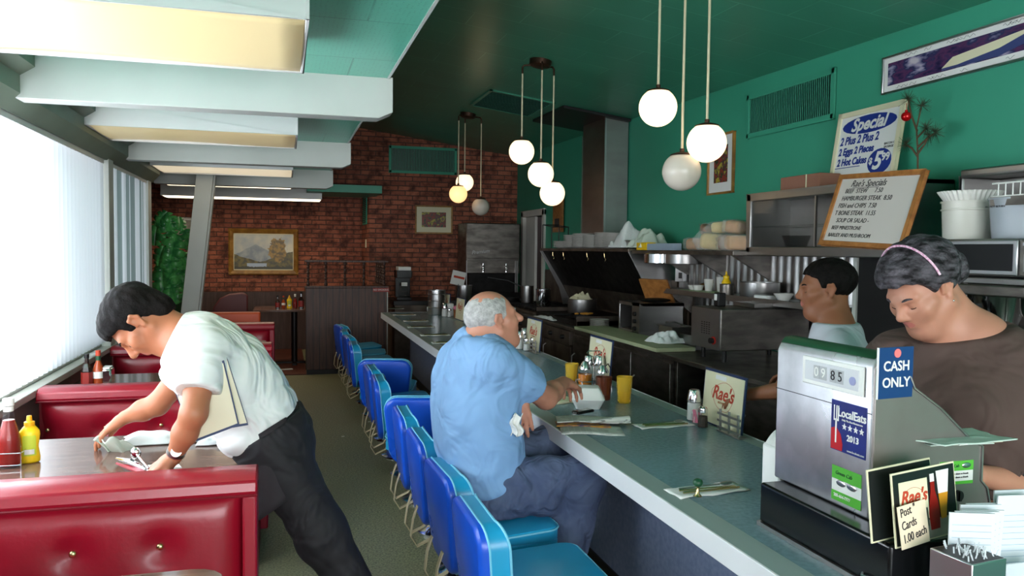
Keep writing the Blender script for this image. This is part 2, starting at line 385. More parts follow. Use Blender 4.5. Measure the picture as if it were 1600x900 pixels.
blinds(6.42, 7.95, 'half-open vertical blind beyond the white window post, reflections coloured into its slats', .85, .07, True)
# ceiling beams over the booths
for n, y in enumerate((-1.2, 1.4, 4.03, 6.6, 9.0)):
    x1b, x1t = .46, .53
    mb = B().prism([(XW-.07, 2.2), (x1b, 2.2), (x1t, 2.232), (x1t, 2.405), (XW-.07, 2.405)], lambda u, v, d: (u, d, v), y, y+.13)
    struct('beam_%d' % (n+1), mb, 'white_paint', bev=.003)
# leaning column between the windows and the recess
pa, pb = at(298, 495, y=8.55), at(321, 290, y=8.55)
dx = (pb-pa)/(pb.z-pa.z)
q0 = pa-dx*pa.z; q1 = pa+dx*(2.4-pa.z)
mb = B()
for (xa, xb, ya, yb) in ((-.09, .07, 8.48, 8.52), (-.07, .09, 8.52, 8.62)):
    mb.add([(q0.x+xa, ya, 0), (q0.x+xb, ya, 0), (q0.x+xb, yb, 0), (q0.x+xa, yb, 0), (q1.x+xa, ya, 2.4), (q1.x+xb, ya, 2.4), (q1.x+xb, yb, 2.4), (q1.x+xa, yb, 2.4)],
           [(0,1,5,4), (1,2,6,5), (2,3,7,6), (3,0,4,7), (0,3,2,1), (4,5,6,7)])
struct('column_leaning', mb, 'white_paint', bev=.004)
# recess floor boards
struct('floor_recess', B().box(XL2, .27, 9.95, 12.5, 0, .012), mat('maroon_floor', (96,48,34), .45, noise=(6, .3)))
# ceiling fluorescent fixtures
def fixture(x0, x1, y0, y1, zb, label, dm='diffuser'):
    t = thing('fluorescent_light', label, 'ceiling light', ((x0+x1)/2, (y0+y1)/2, 2.397))
    hx, hy, h = (x1-x0)/2, (y1-y0)/2, zb-2.4
    B().box(-hx, hx, -hy, hy, -.03, .0).box(-hx, hx, -hy, -hy+.012, h, 0).box(-hx, hx, hy-.012, hy, h, 0).box(-hx, -hx+.012, -hy, hy, h, 0).box(hx-.012, hx, -hy, hy, h, 0).build('housing', 'fixture_white', t, bev=.003)
    def bow(u, v):
        s = 4*v*(1-v); return ((u-.5)*2*(hx-.014), (v-.5)*2*(hy-.014), h+.012-.012*s+.006*math.sin(u*5))
    B().grid(bow, 14, 10).build('diffuser', dm, t, smooth=True, solid=.003)
    return t
fixture(-1.15, .08, 2.58, 3.38, 2.26, 'large boxy ceiling light nearest the viewer with a yellowed diffuser')
fixture(-1.12, .09, 5.22, 5.95, 2.26, 'boxy ceiling light between the two nearest white beams')
fixture(-1.12, .09, 7.6, 8.4, 2.26, 'boxy ceiling light just beyond the second visible beam', 'diffuser_bright')
fixture(-1.3, .1, 9.5, 10.1, 2.26, 'ceiling light above the leaning column', 'diffuser_far')
fixture(-1.5, .5, 11.0, 11.6, 2.2, 'farthest ceiling light, before the brick wall', 'diffuser_far')
fixture(-1.15, .08, .0, .8, 2.26, 'ceiling light above the viewer', 'diffuser_bright')
# ================================================================ partition, counter
YP = 9.95
t = thing('partition_screen', 'dark wood panelled half wall with turned spindles and a top rail', 'room divider', (.74, YP, 0))
B().box(-.48, .50, 0, .06, .06, 1.06).box(.44, .50, .06, .95, .06, 1.06).build('panel', 'dark_panel', t, bev=.004)
B().box(-.47, .49, .01, .05, 0, .07).box(.45, .49, .05, .94, 0, .07).build('plinth', 'black', t)
B().box(-.49, .52, -.02, .08, 1.06, 1.085).box(.43, .52, .08, .97, 1.06, 1.085).build('cap_rail', 'dark_panel', t, bev=.004)
B().box(-.49, .52, -.0, .06, 1.375, 1.40).box(.45, .51, .06, .97, 1.375, 1.40).build('top_rail', 'dark_panel', t, bev=.004)
B().box(.502, .515, -.01, .03, .0, 1.06).build('edge_strip', 'sill_grey', t)
prof = [(.016, 0), (.022, .01), (.022, .03), (.013, .04)]
for k in range(6): prof += [(.018+.004*(k % 2), .055+k*.035), (.012, .072+k*.035)]
prof += [(.022, .27), (.022, .285), (.016, .29)]
sp = B().lathe(prof, 12, (0, 0, 0)).build('spindle', 'dark_panel', t); sp.location = (-.45, .03, 1.085)
for x, y in ((-.24, .03), (-.01, .03), (.22, .03), (.47, .03), (.48, .25), (.48, .47), (.48, .70), (.48, .92)):
    c = sp.copy(); COL.objects.link(c); c.parent = t; c.location = (x, y, 1.085)
a, b_ = at(583, 450, y=YP-.02), at(608, 456, y=YP-.02)
t = thing('small_red_sign', 'small red sign with white letters fixed to the dark partition', 'sign', ((a.x+b_.x)/2, YP-.012, (a.z+b_.z)/2))
B().box(-.1, .1, -.004, .004, -.024, .024).build('plate', mat('sign_red', (150, 40, 34), .5), t)
text('lettering', 'NO SMOKING', .03, 'paper', t, (0, -.006, 0), Euler((PI/2, 0, 0)).to_quaternion())

t = thing('lunch_counter', 'long blue-topped lunch counter with a wide white front edge', 'counter', (1.5, 5, 0))
y0, y1 = -4.0, 4.72
B().box(-.35+.085, .34, y0, y1-.0, -.05, .0).build('worktop', 'counter_lam', t).location = (0, 0, .77)
B().box(-.35, -.35+.085, y0, y1, -.05, .0005).box(.335, .40, y0, y1, -.05, .0005).build('border_strip', 'edge_grey', t).location = (0, 0, .77)
B().box(-.358, -.349, y0, y1, -.065, .002).box(-.358, .40, y1, y1+.009, -.065, .002).box(.40, .408, y0, y1, -.065, .002).build('edge_band', 'fascia_white', t, bev=.0015).location = (0, 0, .77)
B().box(-.05, .0, y0, y1-.32, .0, .72).build('front_panel', 'counter_panel', t)
B().box(.33, .37, y0, y1-.32, .0, .72).box(-.05, .37, y1-.34, y1-.30, 0, .72).build('back_panel', 'steel_dark', t)
B().box(-.06, -.05, y0, y1-.32, .0, .09).build('kick_strip', 'black', t)

# ---------------------------------------------------------------- swivel stools with padded backs
def rrect(w_, h_, r, n=6):
    pts = []
    for cx, cy, a0 in ((w_/2-r, h_/2-r, 0), (-w_/2+r, h_/2-r, 90), (-w_/2+r, -h_/2+r, 180), (w_/2-r, -h_/2+r, 270)):
        for k in range(n+1):
            a = math.radians(a0+90*k/n); pts.append((cx+r*math.cos(a), cy+r*math.sin(a)))
    return pts
def pad(poly, layers, fn):
    "stack of scaled outlines: layers = (depth, inset)"
    mb = B(); n = len(poly); mb.v = []; 
    for d, ins in layers:
        for u, v in poly:
            L = math.hypot(u, v); k = max(0, 1-ins/L); mb.v.append(fn(u*k, v*k, d))
    for k in range(len(layers)-1):
        for i in range(n): mb.f.append((k*n+i, k*n+(i+1) % n, (k+1)*n+(i+1) % n, (k+1)*n+i)); mb.m.append(0)
    mb.f.append(tuple(range(n-1, -1, -1))); mb.m.append(0)
    mb.f.append(tuple((len(layers)-1)*n+i for i in range(n))); mb.m.append(0)
    return mb
def make_stool(loc, rz, label, group):
    t = thing('counter_stool', label, 'stool', loc, rz, group)
    # floor fixture: base, post
    B().lathe([(.12, 0), (.118, .012), (.09, .022), (.05, .034), (.036, .05)], 28).build('base', 'chrome', t)
    B().lathe([(.034, .03), (.034, .33)], 20).build('post', 'pipe_dark', t)
    B().tube([(.11*math.cos(a), .11*math.sin(a), .13) for a in [2*PI*i/24 for i in range(24)]], .008, 8, True).build('foot_ring', 'chrome', t)
    # seat: boxed cushion, faces +x
    sq = rrect(.41, .42, .06)
    seat = pad(sq, [(.345, .012), (.35, .0), (.39, 0), (.397, .004), (.402, 0), (.43, 0), (.440, .01), (.443, .05), (.446, .12)], lambda u, v, d: (u+.03, v, d+ (.012*(u/.2) if d > .41 else 0)))
    seat.build('seat', 'teal_vinyl', t, smooth=True)
    pad(rrect(.40, .41, .06), [(.30, .01), (.315, 0), (.348, 0)], lambda u, v, d: (u+.03, v, d)).build('seat_base', 'navy_vinyl', t)
    for dz in (.432,):
        pl = [(u*1.005+.03, v*1.005, dz+.012*(u/.2)) for u, v in sq]
        B().tube(pl, .004, 6, True).build('piping', 'piping', bpy.data.objects[seat_name(t, 'seat')])
    # backrest: tapered, leaning back a little, saddle-curved front
    def bp(u, v, d):     # u across (y), v up (z), d through (x)
        wz = 1.0 - .22*max(0, -v/.2)
        x = -.225 + d - .16*(v)*.6 ; 
        if d > .03: x -= .035*(1-(u/.2)**2)*(d/.09)
        return (x, u*wz, .475+v)
    po = rrect(.42, .40, .075)
    back = pad(po, [(.0, .02), (.004, .008), (.014, 0), (.034, 0)], bp); back.build('backrest', 'blue_vinyl', t, smooth=True)
    B().tube([V3(bp(u*1.004, v*1.004, .036)) for u, v in po], .004, 6, True).build('piping', 'piping', t)
    side = pad(po, [(.036, .0), (.05, .0), (.098, .0)], bp); side.build('back_boxing', 'teal_vinyl', t, smooth=True)
    B().tube([V3(bp(u*1.004, v*1.004, .100)) for u, v in po], .0045, 6, True).build('piping', 'piping', t)
    pad(po, [(.099, .002), (.110, .012), (.116, .05), (.118, .10)], bp).build('back_front_pad', 'navy_vinyl', t, smooth=True)
    # flat looped metal brackets from under the seat to the back
    for s in (-1, 1):
        pts = [(-.10, s*.09, .30), (-.16, s*.09, .20), (-.225, s*.09, .17), (-.255, s*.09, .22), (-.245, s*.09, .30), (-.225, s*.09, .36)]
        mb = B(); P_ = [V3(p) for p in pts]
        vs = []
        for k, p in enumerate(P_):
            tt = (P_[min(k+1, 5)]-P_[max(k-1, 0)]).normalized(); nn = V3((-tt.z, 0, tt.x))
            for sy_, sn in ((-.014, -.003), (.014, -.003), (.014, .003), (-.014, .003)): vs.append(p+V3((0, sy_, 0))+nn*sn)
        fs = [(k*4+i, k*4+(i+1) % 4, (k+1)*4+(i+1) % 4, (k+1)*4+i) for k in range(5) for i in range(4)]
        mb.add(vs, fs); mb.build('bracket', 'bracket', t, bev=.002)
    return t
def seat_name(t, n):
    for c in t.children:
        if c.name.split('.')[0] == n: return c.name
GR = 'blue padded swivel stools along the counter'
first = None
SX = .82
stools = [(2.58, 0, 'nearest blue stool, seat cut off by the bottom edge of the picture'), (3.13, .05, 'blue stool the man in the light blue shirt sits on'),
    (3.70, 0, 'first blue stool behind the seated man'), (4.25, -.03, 'second blue stool behind the seated man, with a slate-coloured shine on its back'),
    (4.82, 1.35, 'blue stool turned so its broad back faces the near end of the room'), (5.40, -.05, 'bright blue stool just beyond the one turned sideways'),
    (5.90, .0, 'bright blue stool whose back overlaps its nearer neighbour, before a second turned stool'), (6.46, 1.3, 'second sideways-turned stool, halfway down the counter'),
    (7.45, -.05, 'blue and teal stool at the front of the far cluster'), (8.05, .05, 'second stool of the far cluster'), (8.6, -.1, 'third stool of the far cluster, its back catching light'), (9.2, .15, 'farthest stool, in front of the dark partition')]
for y, rz, lb in stools:
    if first is None: first = make_stool((SX, y, 0), rz, lb, GR)
    else: dup(first, (SX, y, 0), rz, lb)

# ---------------------------------------------------------------- booths
def make_booth(y, label):
    t = thing('booth_bench', label, 'booth seat', (-.625, y, 0), 0, 'red vinyl booth benches along the window')
    L = 1.09
    def body(u, v, d): return (d, u, v)
    # padded back panels (front and back), puffed with dimples at the buttons
    bts = (-.50, -.24, .02, .26)
    for s, nm in ((-1, 'back_cushion'), (1, 'back_cushion')):
        def fn(u, v, s=s):
            x = -L/2+.01+(L-.055)*u; z = .40+.385*v
            e = min(u, 1-u)*L; ez = min(v, 1-v)*.385
            puff = .055*(1-math.exp(-e/.03))*(1-math.exp(-ez/.03))
            for b in bts[:4]: puff -= .022*math.exp(-(((x-b)/.05)**2+((z-.63)/.05)**2))
            return (x, s*(.03+puff), z)
        o = B().grid(fn, 70, 30).build(nm, 'red_vinyl', t, smooth=True)
        if s < 0:
            bm_ = B()
            for b in bts: bm_ = B().ell((b, -.066, .63), (.011, .007, .011), 12, 8); bm_.build('button', 'brass', o)
        else:
            for b in bts: B().ell((b, .066, .63), (.011, .007, .011), 10, 6).build('button', 'brass', o)
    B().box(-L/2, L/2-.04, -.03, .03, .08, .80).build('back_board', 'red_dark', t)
    # top roll
    prf = [(-.085, .775), (-.092, .79), (-.085, .82), (-.05, .838), (.05, .838), (.085, .82), (.092, .79), (.085, .775)]
    B().prism(prf, body, -L/2, L/2).build('top_roll', 'red_vinyl', t, bev=.006)
    B().tube([(-L/2, -.088, .776), (L/2, -.088, .776)], .005, 6).build('piping', 'red_dark', t)
    B().prism([(-.085, .05), (.085, .05), (.085, .775), (-.085, .775)], body, L/2-.045, L/2-.001).build('end_panel', 'red_vinyl', t, bev=.008)
    for s in (-1, 1):
        B().box(-L/2, L/2-.02, min(s*.07, s*.50), max(s*.07, s*.50), .34, .45).build('seat', 'red_vinyl', t, bev=.02, seg=3)
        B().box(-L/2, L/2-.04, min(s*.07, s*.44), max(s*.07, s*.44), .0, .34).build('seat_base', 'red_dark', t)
    return t
b0 = make_booth(2.66, 'nearest red vinyl booth bench with round brass buttons')
for y, lb in ((4.45, 'red booth bench behind the waiter\'s wiping hand'), (6.2, 'red booth bench under the waiter\'s face'), (7.88, 'red booth bench seen just past the waiter\'s back')):
    dup(b0, (-.625, y, 0), None, lb)
t = thing('orange_cushion', 'orange padded cushion lying on top of a far booth bench', 'cushion', (-.50, 8.75, 0))
B().box(-.3, .27, -.06, .06, .0, .87).build('board', 'orange_vinyl', t, bev=.02, seg=3)
# ---------------------------------------------------------------- booth tables
def make_table(y, label, hw=.34, x0=-1.165, x1=-.14, rz=0, loc=None):
    xc_ = (x0+x1)/2; t = thing('booth_table', label, 'table', loc or (xc_, y, 0), rz, 'dark wood laminate booth tables')
    hl = (x1-x0)/2
    pts = [(-hl, -hw), (hl-.08, -hw)]+[(hl-.08+.08*math.sin(a), -hw+.08-.08*math.cos(a)) for a in (PI/8, PI/4, 3*PI/8)]+[(hl, -hw+.08), (hl, hw-.08)]+[(hl-.08+.08*math.cos(a), hw-.08+.08*math.sin(a)) for a in (PI/8, PI/4, 3*PI/8)]+[(hl-.08, hw), (-hl, hw)]
    B().prism(pts, lambda u, v, d: (u, v, d), .722, .75).build('tabletop', 'table_lam', t, bev=.002)
    B().prism([(u*1.002, v*1.002) for u, v in pts], lambda u, v, d: (u, v, d), .72, .7215).build('edge_trim', 'black', t)
    B().lathe([(.04, .03), (.04, .72)], 14).build('pedestal', 'pipe_dark', t)
    B().box(-.24, .24, -.03, .03, 0, .035).box(-.03, .03, -.24, .24, 0, .035).build('foot', 'black', t, bev=.005)
    return t
tb = make_table(3.30, 'dark wood-grain booth table the waiter is wiping')
dup(tb, (tb.location.x, 1.74, 0), None, 'dark booth table whose rounded edge shows at the bottom of the picture')
dup(tb, (tb.location.x, 5.07, 0), None, 'booth table with hot sauce bottles, behind the waiter\'s arm')
dup(tb, (tb.location.x, 6.82, 0), None, 'booth table in front of the striped blind, mostly hidden by the waiter')
ft = make_table(0, 'small dark table in the far recess crowded with condiment bottles', loc=(.14, 10.95, 0))
t = thing('recess_chair', 'dim red chair tucked beside the far recess table', 'chair', (-.33, 10.75, 0), 0)
B().prism([(-.22, 0), (.2, 0), (.2, .07), (-.22, .07)], lambda u, v, d: (u, d, v+.40), -.2, .2).build('seat', 'red_dark', t, bev=.02)
B().box(-.22, -.16, -.2, .2, .42, .66).build('backrest', 'red_dark', t, bev=.02)
for sx_ in (-.19, .17):
    for sy_ in (-.17, .17): B().cyl((sx_, sy_, 0), (sx_, sy_, .41), .012, n=8).build('leg', 'black', t)
t = thing('recess_armchair', 'dark maroon chair with a rounded back before the recess wainscot', 'chair', (-.62, 11.3, 0), 0)
pts = [(-.30, .40), (-.28, .74), (-.20, .86), (-.08, .92), (.10, .94), (.16, .90), (.16, .40)]
B().prism(pts, lambda u, v, d: (u, d, v), -.04, .04).build('backrest', mat('maroon_vinyl', (96, 52, 56), .4), t, bev=.02)
B().box(-.28, .16, -.42, .04, .38, .46).build('seat', 'maroon_vinyl', t, bev=.02)
for sx_ in (-.24, .12):
    for sy_ in (-.38, .0): B().cyl((sx_, sy_, 0), (sx_, sy_, .39), .014, n=8).build('leg', 'black', t)
# ================================================================ kitchen line
def cabinet(y0, y1, label, doors, mt='steel_dark', knobs=0, x0=2.49, drawers=False):
    t = thing('kitchen_cabinet', label, 'cabinet', (x0, (y0+y1)/2, 0)); h = (y1-y0)/2
    B().box(.02, .80, -h, h, .10, .83).build('body', mt, t)
    B().box(.06, .78, -h+.02, h-.02, 0, .10).build('plinth', 'black', t)
    n = doors; wd = 2*h/n
    for i in range(n):
        a = -h+wd*i
        d = B().box(-.002, .02, a+.012, a+wd-.012, .14, .68 if knobs else .80).build('door', mt, t, bev=.003)
        B().tube([(-.002, a+wd-.06, .50), (-.03, a+wd-.06, .52), (-.03, a+wd-.06, .62), (-.002, a+wd-.06, .64)], .006, 6).build('handle', 'steel', d)
    if knobs:
        B().box(-.012, .02, -h+.01, h-.01, .70, .82).build('control_panel', mt, t, bev=.003)
        for i in range(knobs): B().cyl((-.012, -h+(i+.5)*2*h/knobs, .76), (-.045, -h+(i+.5)*2*h/knobs, .76), .022, .018, 14).build('knob', 'black', t)
    return t
cabinet(6.70, 9.75, 'dark griddle base cabinet with a row of black knobs', 4, 'steel_grease', 9)
cabinet(4.78, 6.66, 'steel refrigerated base with three doors under the pale cutting board', 3)
t = thing('kitchen_cabinet', 'open steel shelf cabinet holding stacked plates behind the napkin holder', 'cabinet', (2.49, 4.36, 0))
B().box(.02, .8, -.40, -.37, .0, .83).box(.02, .8, .37, .40, .0, .83).box(.76, .8, -.4, .4, 0, .83).box(.0, .8, -.4, .4, .40, .43).box(.0, .8, -.4, .4, .1, .13).build('body', 'steel_dark', t, bev=.003)
cabinet(2.0, 3.94, 'dark steel cabinet behind the cash register', 3)
t = thing('kitchen_worktop', 'long stainless steel worktop of the cook line', 'worktop', (2.88, 5.9, .83))
B().box(-.41, .44, -3.9, .78, 0, .03).box(-.40, .44, .78, 3.86, 0, .03).build('top', 'steel_dark', t, bev=.004)
t = thing('cutting_board', 'long pale green cutting board along the front of the cook line', 'cutting board', (2.60, 5.72, .862))
B().box(-.15, .15, -.80, .80, 0, .028).build('board', mat('board_green', (176, 184, 146), .5, noise=(4, .15)), t, bev=.003)
# griddle and stove top
t = thing('griddle', 'black greasy griddle plate toward the far end of the cook line', 'griddle', (2.92, 7.35, .862))
B().box(-.36, .36, -.6, .6, 0, .05).build('plate', 'iron', t, bev=.004)
B().box(-.36, .38, -.6, -.59, .0, .09).box(-.36, .38, .59, .6, 0, .09).box(.36, .38, -.6, .6, 0, .14).build('splash_guard', 'steel_grease', t)
t = thing('gas_range', 'black gas range top with iron grates, farthest on the cook line', 'stove', (2.92, 8.75, .862))
B().box(-.36, .36, -.72, .72, 0, .03).build('top', 'steel_grease', t, bev=.003)
for yy in (-.5, -.17, .17, .5):
    g = B()
    for k in range(4): g.box(-.33+.2*k, -.31+.2*k, yy-.15, yy+.15, .045, .06)
    for k in (-.12, 0, .12): g.box(-.34, .34, yy+k-.008, yy+k+.008, .035, .058)
    g.build('grate', 'iron', t)
# backsplash
n = 120; mb = B()
ys = [3.75+k*(6.25-3.75)/n for k in range(n+1)]
mb.grid(lambda u, v: (3.315+.008*math.sin(u*2*PI*28), 3.75+u*2.5, .87+v*.70), 28*8, 1)
t = tag(mb.build('corrugated_steel_sheet', 'steel', None, smooth=True), 'corrugated stainless wall panel behind the shelf of small pots', 'wall panel')
mb = B().box(3.30, 3.345, 6.26, 9.9, .87, 1.3); tag(mb.build('backsplash_plate', 'steel_grease', None), 'greasy flat steel wall sheet behind the stove', 'wall panel')
# slanted hood shelf over the griddle
t = thing('range_hood', 'low slanted steel hood shelf over the griddle, plates stacked on top', 'range hood', (2.88, 7.6, 0))
y0, y1 = -1.24, 1.24
outer = [(0, 1.575), (.45, 1.575), (.45, 1.10), (.30, 1.10), (.28, 1.12), (.03, 1.535), (0, 1.54)]
B().prism([(0.0, 1.545), (.46, 1.545), (.46, 1.575), (0, 1.575)], lambda u, v, d: (u, d, v), y0, y1).build('top_shelf', 'steel_dark', t, bev=.003)
B().prism([(.03, 1.545), (.05, 1.545), (.30, 1.16), (.28, 1.15)], lambda u, v, d: (u, d, v), y0+.02, y1-.02).build('filter_panel', 'iron', t)
for s in (y0, y1-.015): B().prism([(0, 1.545), (.46, 1.545), (.46, .90), (.30, .90), (.24, 1.12)], lambda u, v, d: (u, d, v), s, s+.015).build('side_panel', 'steel', t, bev=.002)
B().prism([(.28, 1.15), (.46, 1.15), (.46, .93), (.40, .93)], lambda u, v, d: (u, d, v), y0+.02, y1-.02).build('back_plate', 'steel_grease', t)
for yy in (-.15, .55, .9, -.6):
    hk = B().tube([(.04, yy, 1.54), (.045, yy, 1.49), (.06, yy, 1.47), (.05, yy, 1.455)], .004, 6).build('hook', 'brass', t)
# exhaust duct
zt = zc(3.1, 7.7)
t = thing('exhaust_duct', 'tall square steel exhaust duct rising to the ceiling', 'duct', (3.22, 7.72, 1.58))
B().box(-.13, .12, -.30, .32, 0, zt-1.58-.02).build('casing', 'steel', t, bev=.004)
B().box(-.132, -.128, .33, .34, 0, 1.2).box(-.14, -.12, -.31, -.29, 0, zt-1.60).build('corner_strip', 'alu', t)
mb = B(); 
vs = [(x, y, zc(x, y)-dz) for dz in (.004, .03) for x, y in ((2.62, 7.35), (3.33, 7.35), (3.33, 8.35), (2.62, 8.35))]
mb.add(vs, [(0,1,2,3), (4,7,6,5), (0,4,5,1), (1,5,6,2), (2,6,7,3), (3,7,4,0)])
tag(mb.build('duct_flashing', 'black', None), 'black metal plate on the ceiling around the exhaust duct', 'ceiling plate')
# upper shelf to the right of the hood
t = thing('wall_shelf', 'narrow dark steel shelf holding the bags of bread', 'shelf', (3.1, 5.5, 1.56))
B().box(-.20, .23, -.78, .84, -.03, 0).build('board', 'steel_dark', t, bev=.003)
for yy in (-.6, .0, .6): B().prism([(.22, -.03), (.22, -.2), (.20, -.2), (-.1, -.03)], lambda u, v, d: (u, d, v), yy-.01, yy+.01).build('bracket', 'steel_dark', t)
t = thing('wall_shelf', 'long steel shelf of small pots and cups in front of the corrugated panel', 'shelf', (3.18, 5.0, 1.24))
B().box(-.17, .13, -1.15, 1.25, -.025, 0).box(-.175, -.165, -1.15, 1.25, -.03, .012).build('board', 'steel', t, bev=.003)
for yy in (-.9, .0, 1.0): B().prism([(.13, -.025), (.13, -.2), (.11, -.2), (-.1, -.025)], lambda u, v, d: (u, d, v), yy-.01, yy+.01).build('bracket', 'steel_dark', t)

# ---------------------------------------------------------------- things on and around the line
def plate_stack(x, y, z, n, r=.125, zfirst=None):
    global PLATE
    for k in range(n):
        lab = 'white dinner plate in the tall stacks on top of the range hood'
        if PLATE is None:
            PLATE = tag(B().lathe([(.0, 0), (.07, 0), (.075, .004), (.125, .014), (.127, .017), (.075, .008), (0, .006)], 28, cap=False).build('dinner_plate', 'porcelain', None, smooth=True), lab, 'plate', 'white plates stacked on the range hood'); o = PLATE
        else: o = PLATE.copy(); COL.objects.link(o)
        o.location = (x+random.uniform(-.004, .004), y+random.uniform(-.005, .005), z+k*.0105); o.rotation_euler = (0, 0, random.random()*6)
PLATE = None
for x, y, n in ((3.03, 8.42, 7), (3.03, 8.08, 13), (3.02, 7.78, 14), (3.03, 7.5, 12), (3.04, 7.22, 14), (3.02, 6.95, 13)): plate_stack(x, y, 1.576, n)
def plates2(x, y, z, n, lab, grp, s=1):
    for k in range(n):
        o = PLATE.copy(); COL.objects.link(o); o['label'] = lab; o['group'] = grp; o.scale = (s, s, s); o.location = (x, y, z+k*.011); o.rotation_euler = (0, 0, k)
plates2(2.66, 4.45, .431, 15, 'plate stacked in the open shelf cabinet under the worktop', 'plates stacked in the open cabinet')
plates2(2.66, 4.18, .431, 13, 'plate stacked in the open shelf cabinet under the worktop', 'plates stacked in the open cabinet')
def cloth(name, label, loc, sx, sy, h, m='cloth_white', seed=0, rz=0, cat='cloth', flat=False, group=None):
    "a crumpled cloth lying on something"
    rs = np.random.RandomState(seed); ph = rs.rand(12)*6.28; fr = rs.rand(12)*9+4
    def fn(u, v):
        x, y = (u-.5)*2, (v-.5)*2; r = max(abs(x), abs(y)); env = max(0, 1-r**(4 if flat else 2.2))
        f = sum(math.sin(fr[k]*(x*math.cos(k)+y*math.sin(k))+ph[k]) for k in range(6))/6
        z = env*h*(.62+.5*f)
        wob = 1+.10*math.sin(3*math.atan2(y, x)+ph[0])+.05*math.sin(7*math.atan2(y, x)+ph[1])
        return (x*sx/2*wob, y*sy/2*wob, max(.002, z)+.002)
    mb = B().grid(fn, 40, 40); o = mb.build(name, m, None, smooth=True, solid=.003); o.location = loc; o.rotation_euler = (0, 0, rz)
    return tag(o, label, cat, group)
cloth('folded_towel', 'heap of folded white towels on the range hood, beside the duct', (3.06, 6.70, 1.58), .34, .34, .30, seed=3, cat='towel')
cloth('rumpled_towel', 'rumpled pile of greenish-white rags right of the folded towels', (3.08, 6.36, 1.58), .30, .26, .22, mat('cloth_green', (206, 216, 202), .9), seed=5, cat='towel')
def pot(name, label, loc, r, h, m='steel', handle=None, cat='pot', lip=True, fill=None):
    t = thing(name, label, cat, loc)
    B().lathe([(r*.96, 0), (r, .01), (r, h), (r+.004, h+.003), (r-.004, h), (r-.006, .012), (0, .010)], 28, cap=True).build('body', m, t)
    if handle: B().tube([(handle*r*.98, 0, h*.85), (handle*(r+.06), 0, h*.9), (handle*(r+.17), 0, h*1.0)], .008, 8).build('handle', 'black', t)
    if fill: B().lathe([(r*.97, h*.75), (0, h*.76)], 24, cap=False).build('contents', fill, t)
    return t
def pan_box(name, label, loc, dx, dy, h, m='steel', cat='pan', fill=None):
    t = thing(name, label, cat, loc)
    B().prism([(-dx/2, -dy/2), (dx/2, -dy/2), (dx/2, dy/2), (-dx/2, dy/2)], lambda u, v, d: (u, v, d), 0, .004).box(-dx/2, dx/2, -dy/2, -dy/2+.003, 0, h).box(-dx/2, dx/2, dy/2-.003, dy/2, 0, h).box(-dx/2, -dx/2+.003, -dy/2, dy/2, 0, h).box(dx/2-.003, dx/2, -dy/2, dy/2, 0, h).build('body', m, t)
    B().box(-dx/2-.012, dx/2+.012, -dy/2-.012, -dy/2, h-.003, h).box(-dx/2-.012, dx/2+.012, dy/2, dy/2+.012, h-.003, h).box(-dx/2-.012, -dx/2, -dy/2, dy/2, h-.003, h).box(dx/2, dx/2+.012, -dy/2, dy/2, h-.003, h).build('rim', m, t)
    if fill: B().box(-dx/2+.01, dx/2-.01, -dy/2+.01, dy/2-.01, h*.5, h*.7).build('contents', fill, t)
    return t
pan_box('steel_pan', 'small square steel pan on the hood shelf below the towels', (3.0, 6.58, 1.578), .12, .22, .07)
t = thing('foil_box', 'long pale blue box with a yellow end lying on the hood shelf', 'box', (2.98, 6.02, 1.562))
B().box(-.04, .04, -.36, .10, 0, .055).build('box', mat('box_blue', (150, 168, 184), .5), t, bev=.002)
B().box(-.043, .043, .10, .30, 0, .065).build('yellow_end', 'yellow_plastic', t, bev=.004)
t = thing('wire_rack', 'black wire plate rack at the far end of the hood shelf', 'rack', (3.0, 8.68, 1.576))
B().tube([(-.1, .12, 0), (-.1, .12, .27), (-.1, -.2, .24), (-.1, -.2, .0)], .006, 6).tube([(.1, .12, 0), (.1, .12, .27), (.1, -.2, .24), (.1, -.2, 0)], .006, 6).tube([(-.1, .12, .27), (.1, .12, .27)], .006, 6).tube([(-.1, -.2, .24), (.1, -.2, .24)], .006, 6).build('frame', 'black', t)
# heat lamps: two shallow chrome drums under the shelf
for k, (px, lb) in enumerate(((1034, 'shallow round chrome pan hung under the shelf, nearer the duct'), (1060, 'darker round pan overlapping the chrome one under the shelf'))):
    p = at(px, 406, x=3.0); t = thing('round_pan', lb, 'pan', (3.0+.03*k, p.y-.03*k, 1.455))
    B().lathe([(.0, 0), (.14, 0), (.145, .004), (.145, .075), (.135, .08), (0, .082)], 32).build('drum', 'chrome' if k == 0 else 'steel', t)
    B().cyl((0, 0, .08), (0, 0, .105), .012, n=10).build('knob', 'steel', t)
p = at(1066, 424, x=3.3); t = thing('outlet_box', 'grey electrical outlet box on the wall under the chrome pans', 'outlet', (3.285, p.y, p.z))
B().box(-.015, .02, -.07, .07, -.09, .09).build('plate', 'alu', t, bev=.003); B().box(-.02, -.014, -.05, -.0, -.06, -.01).build('socket', 'black', t)
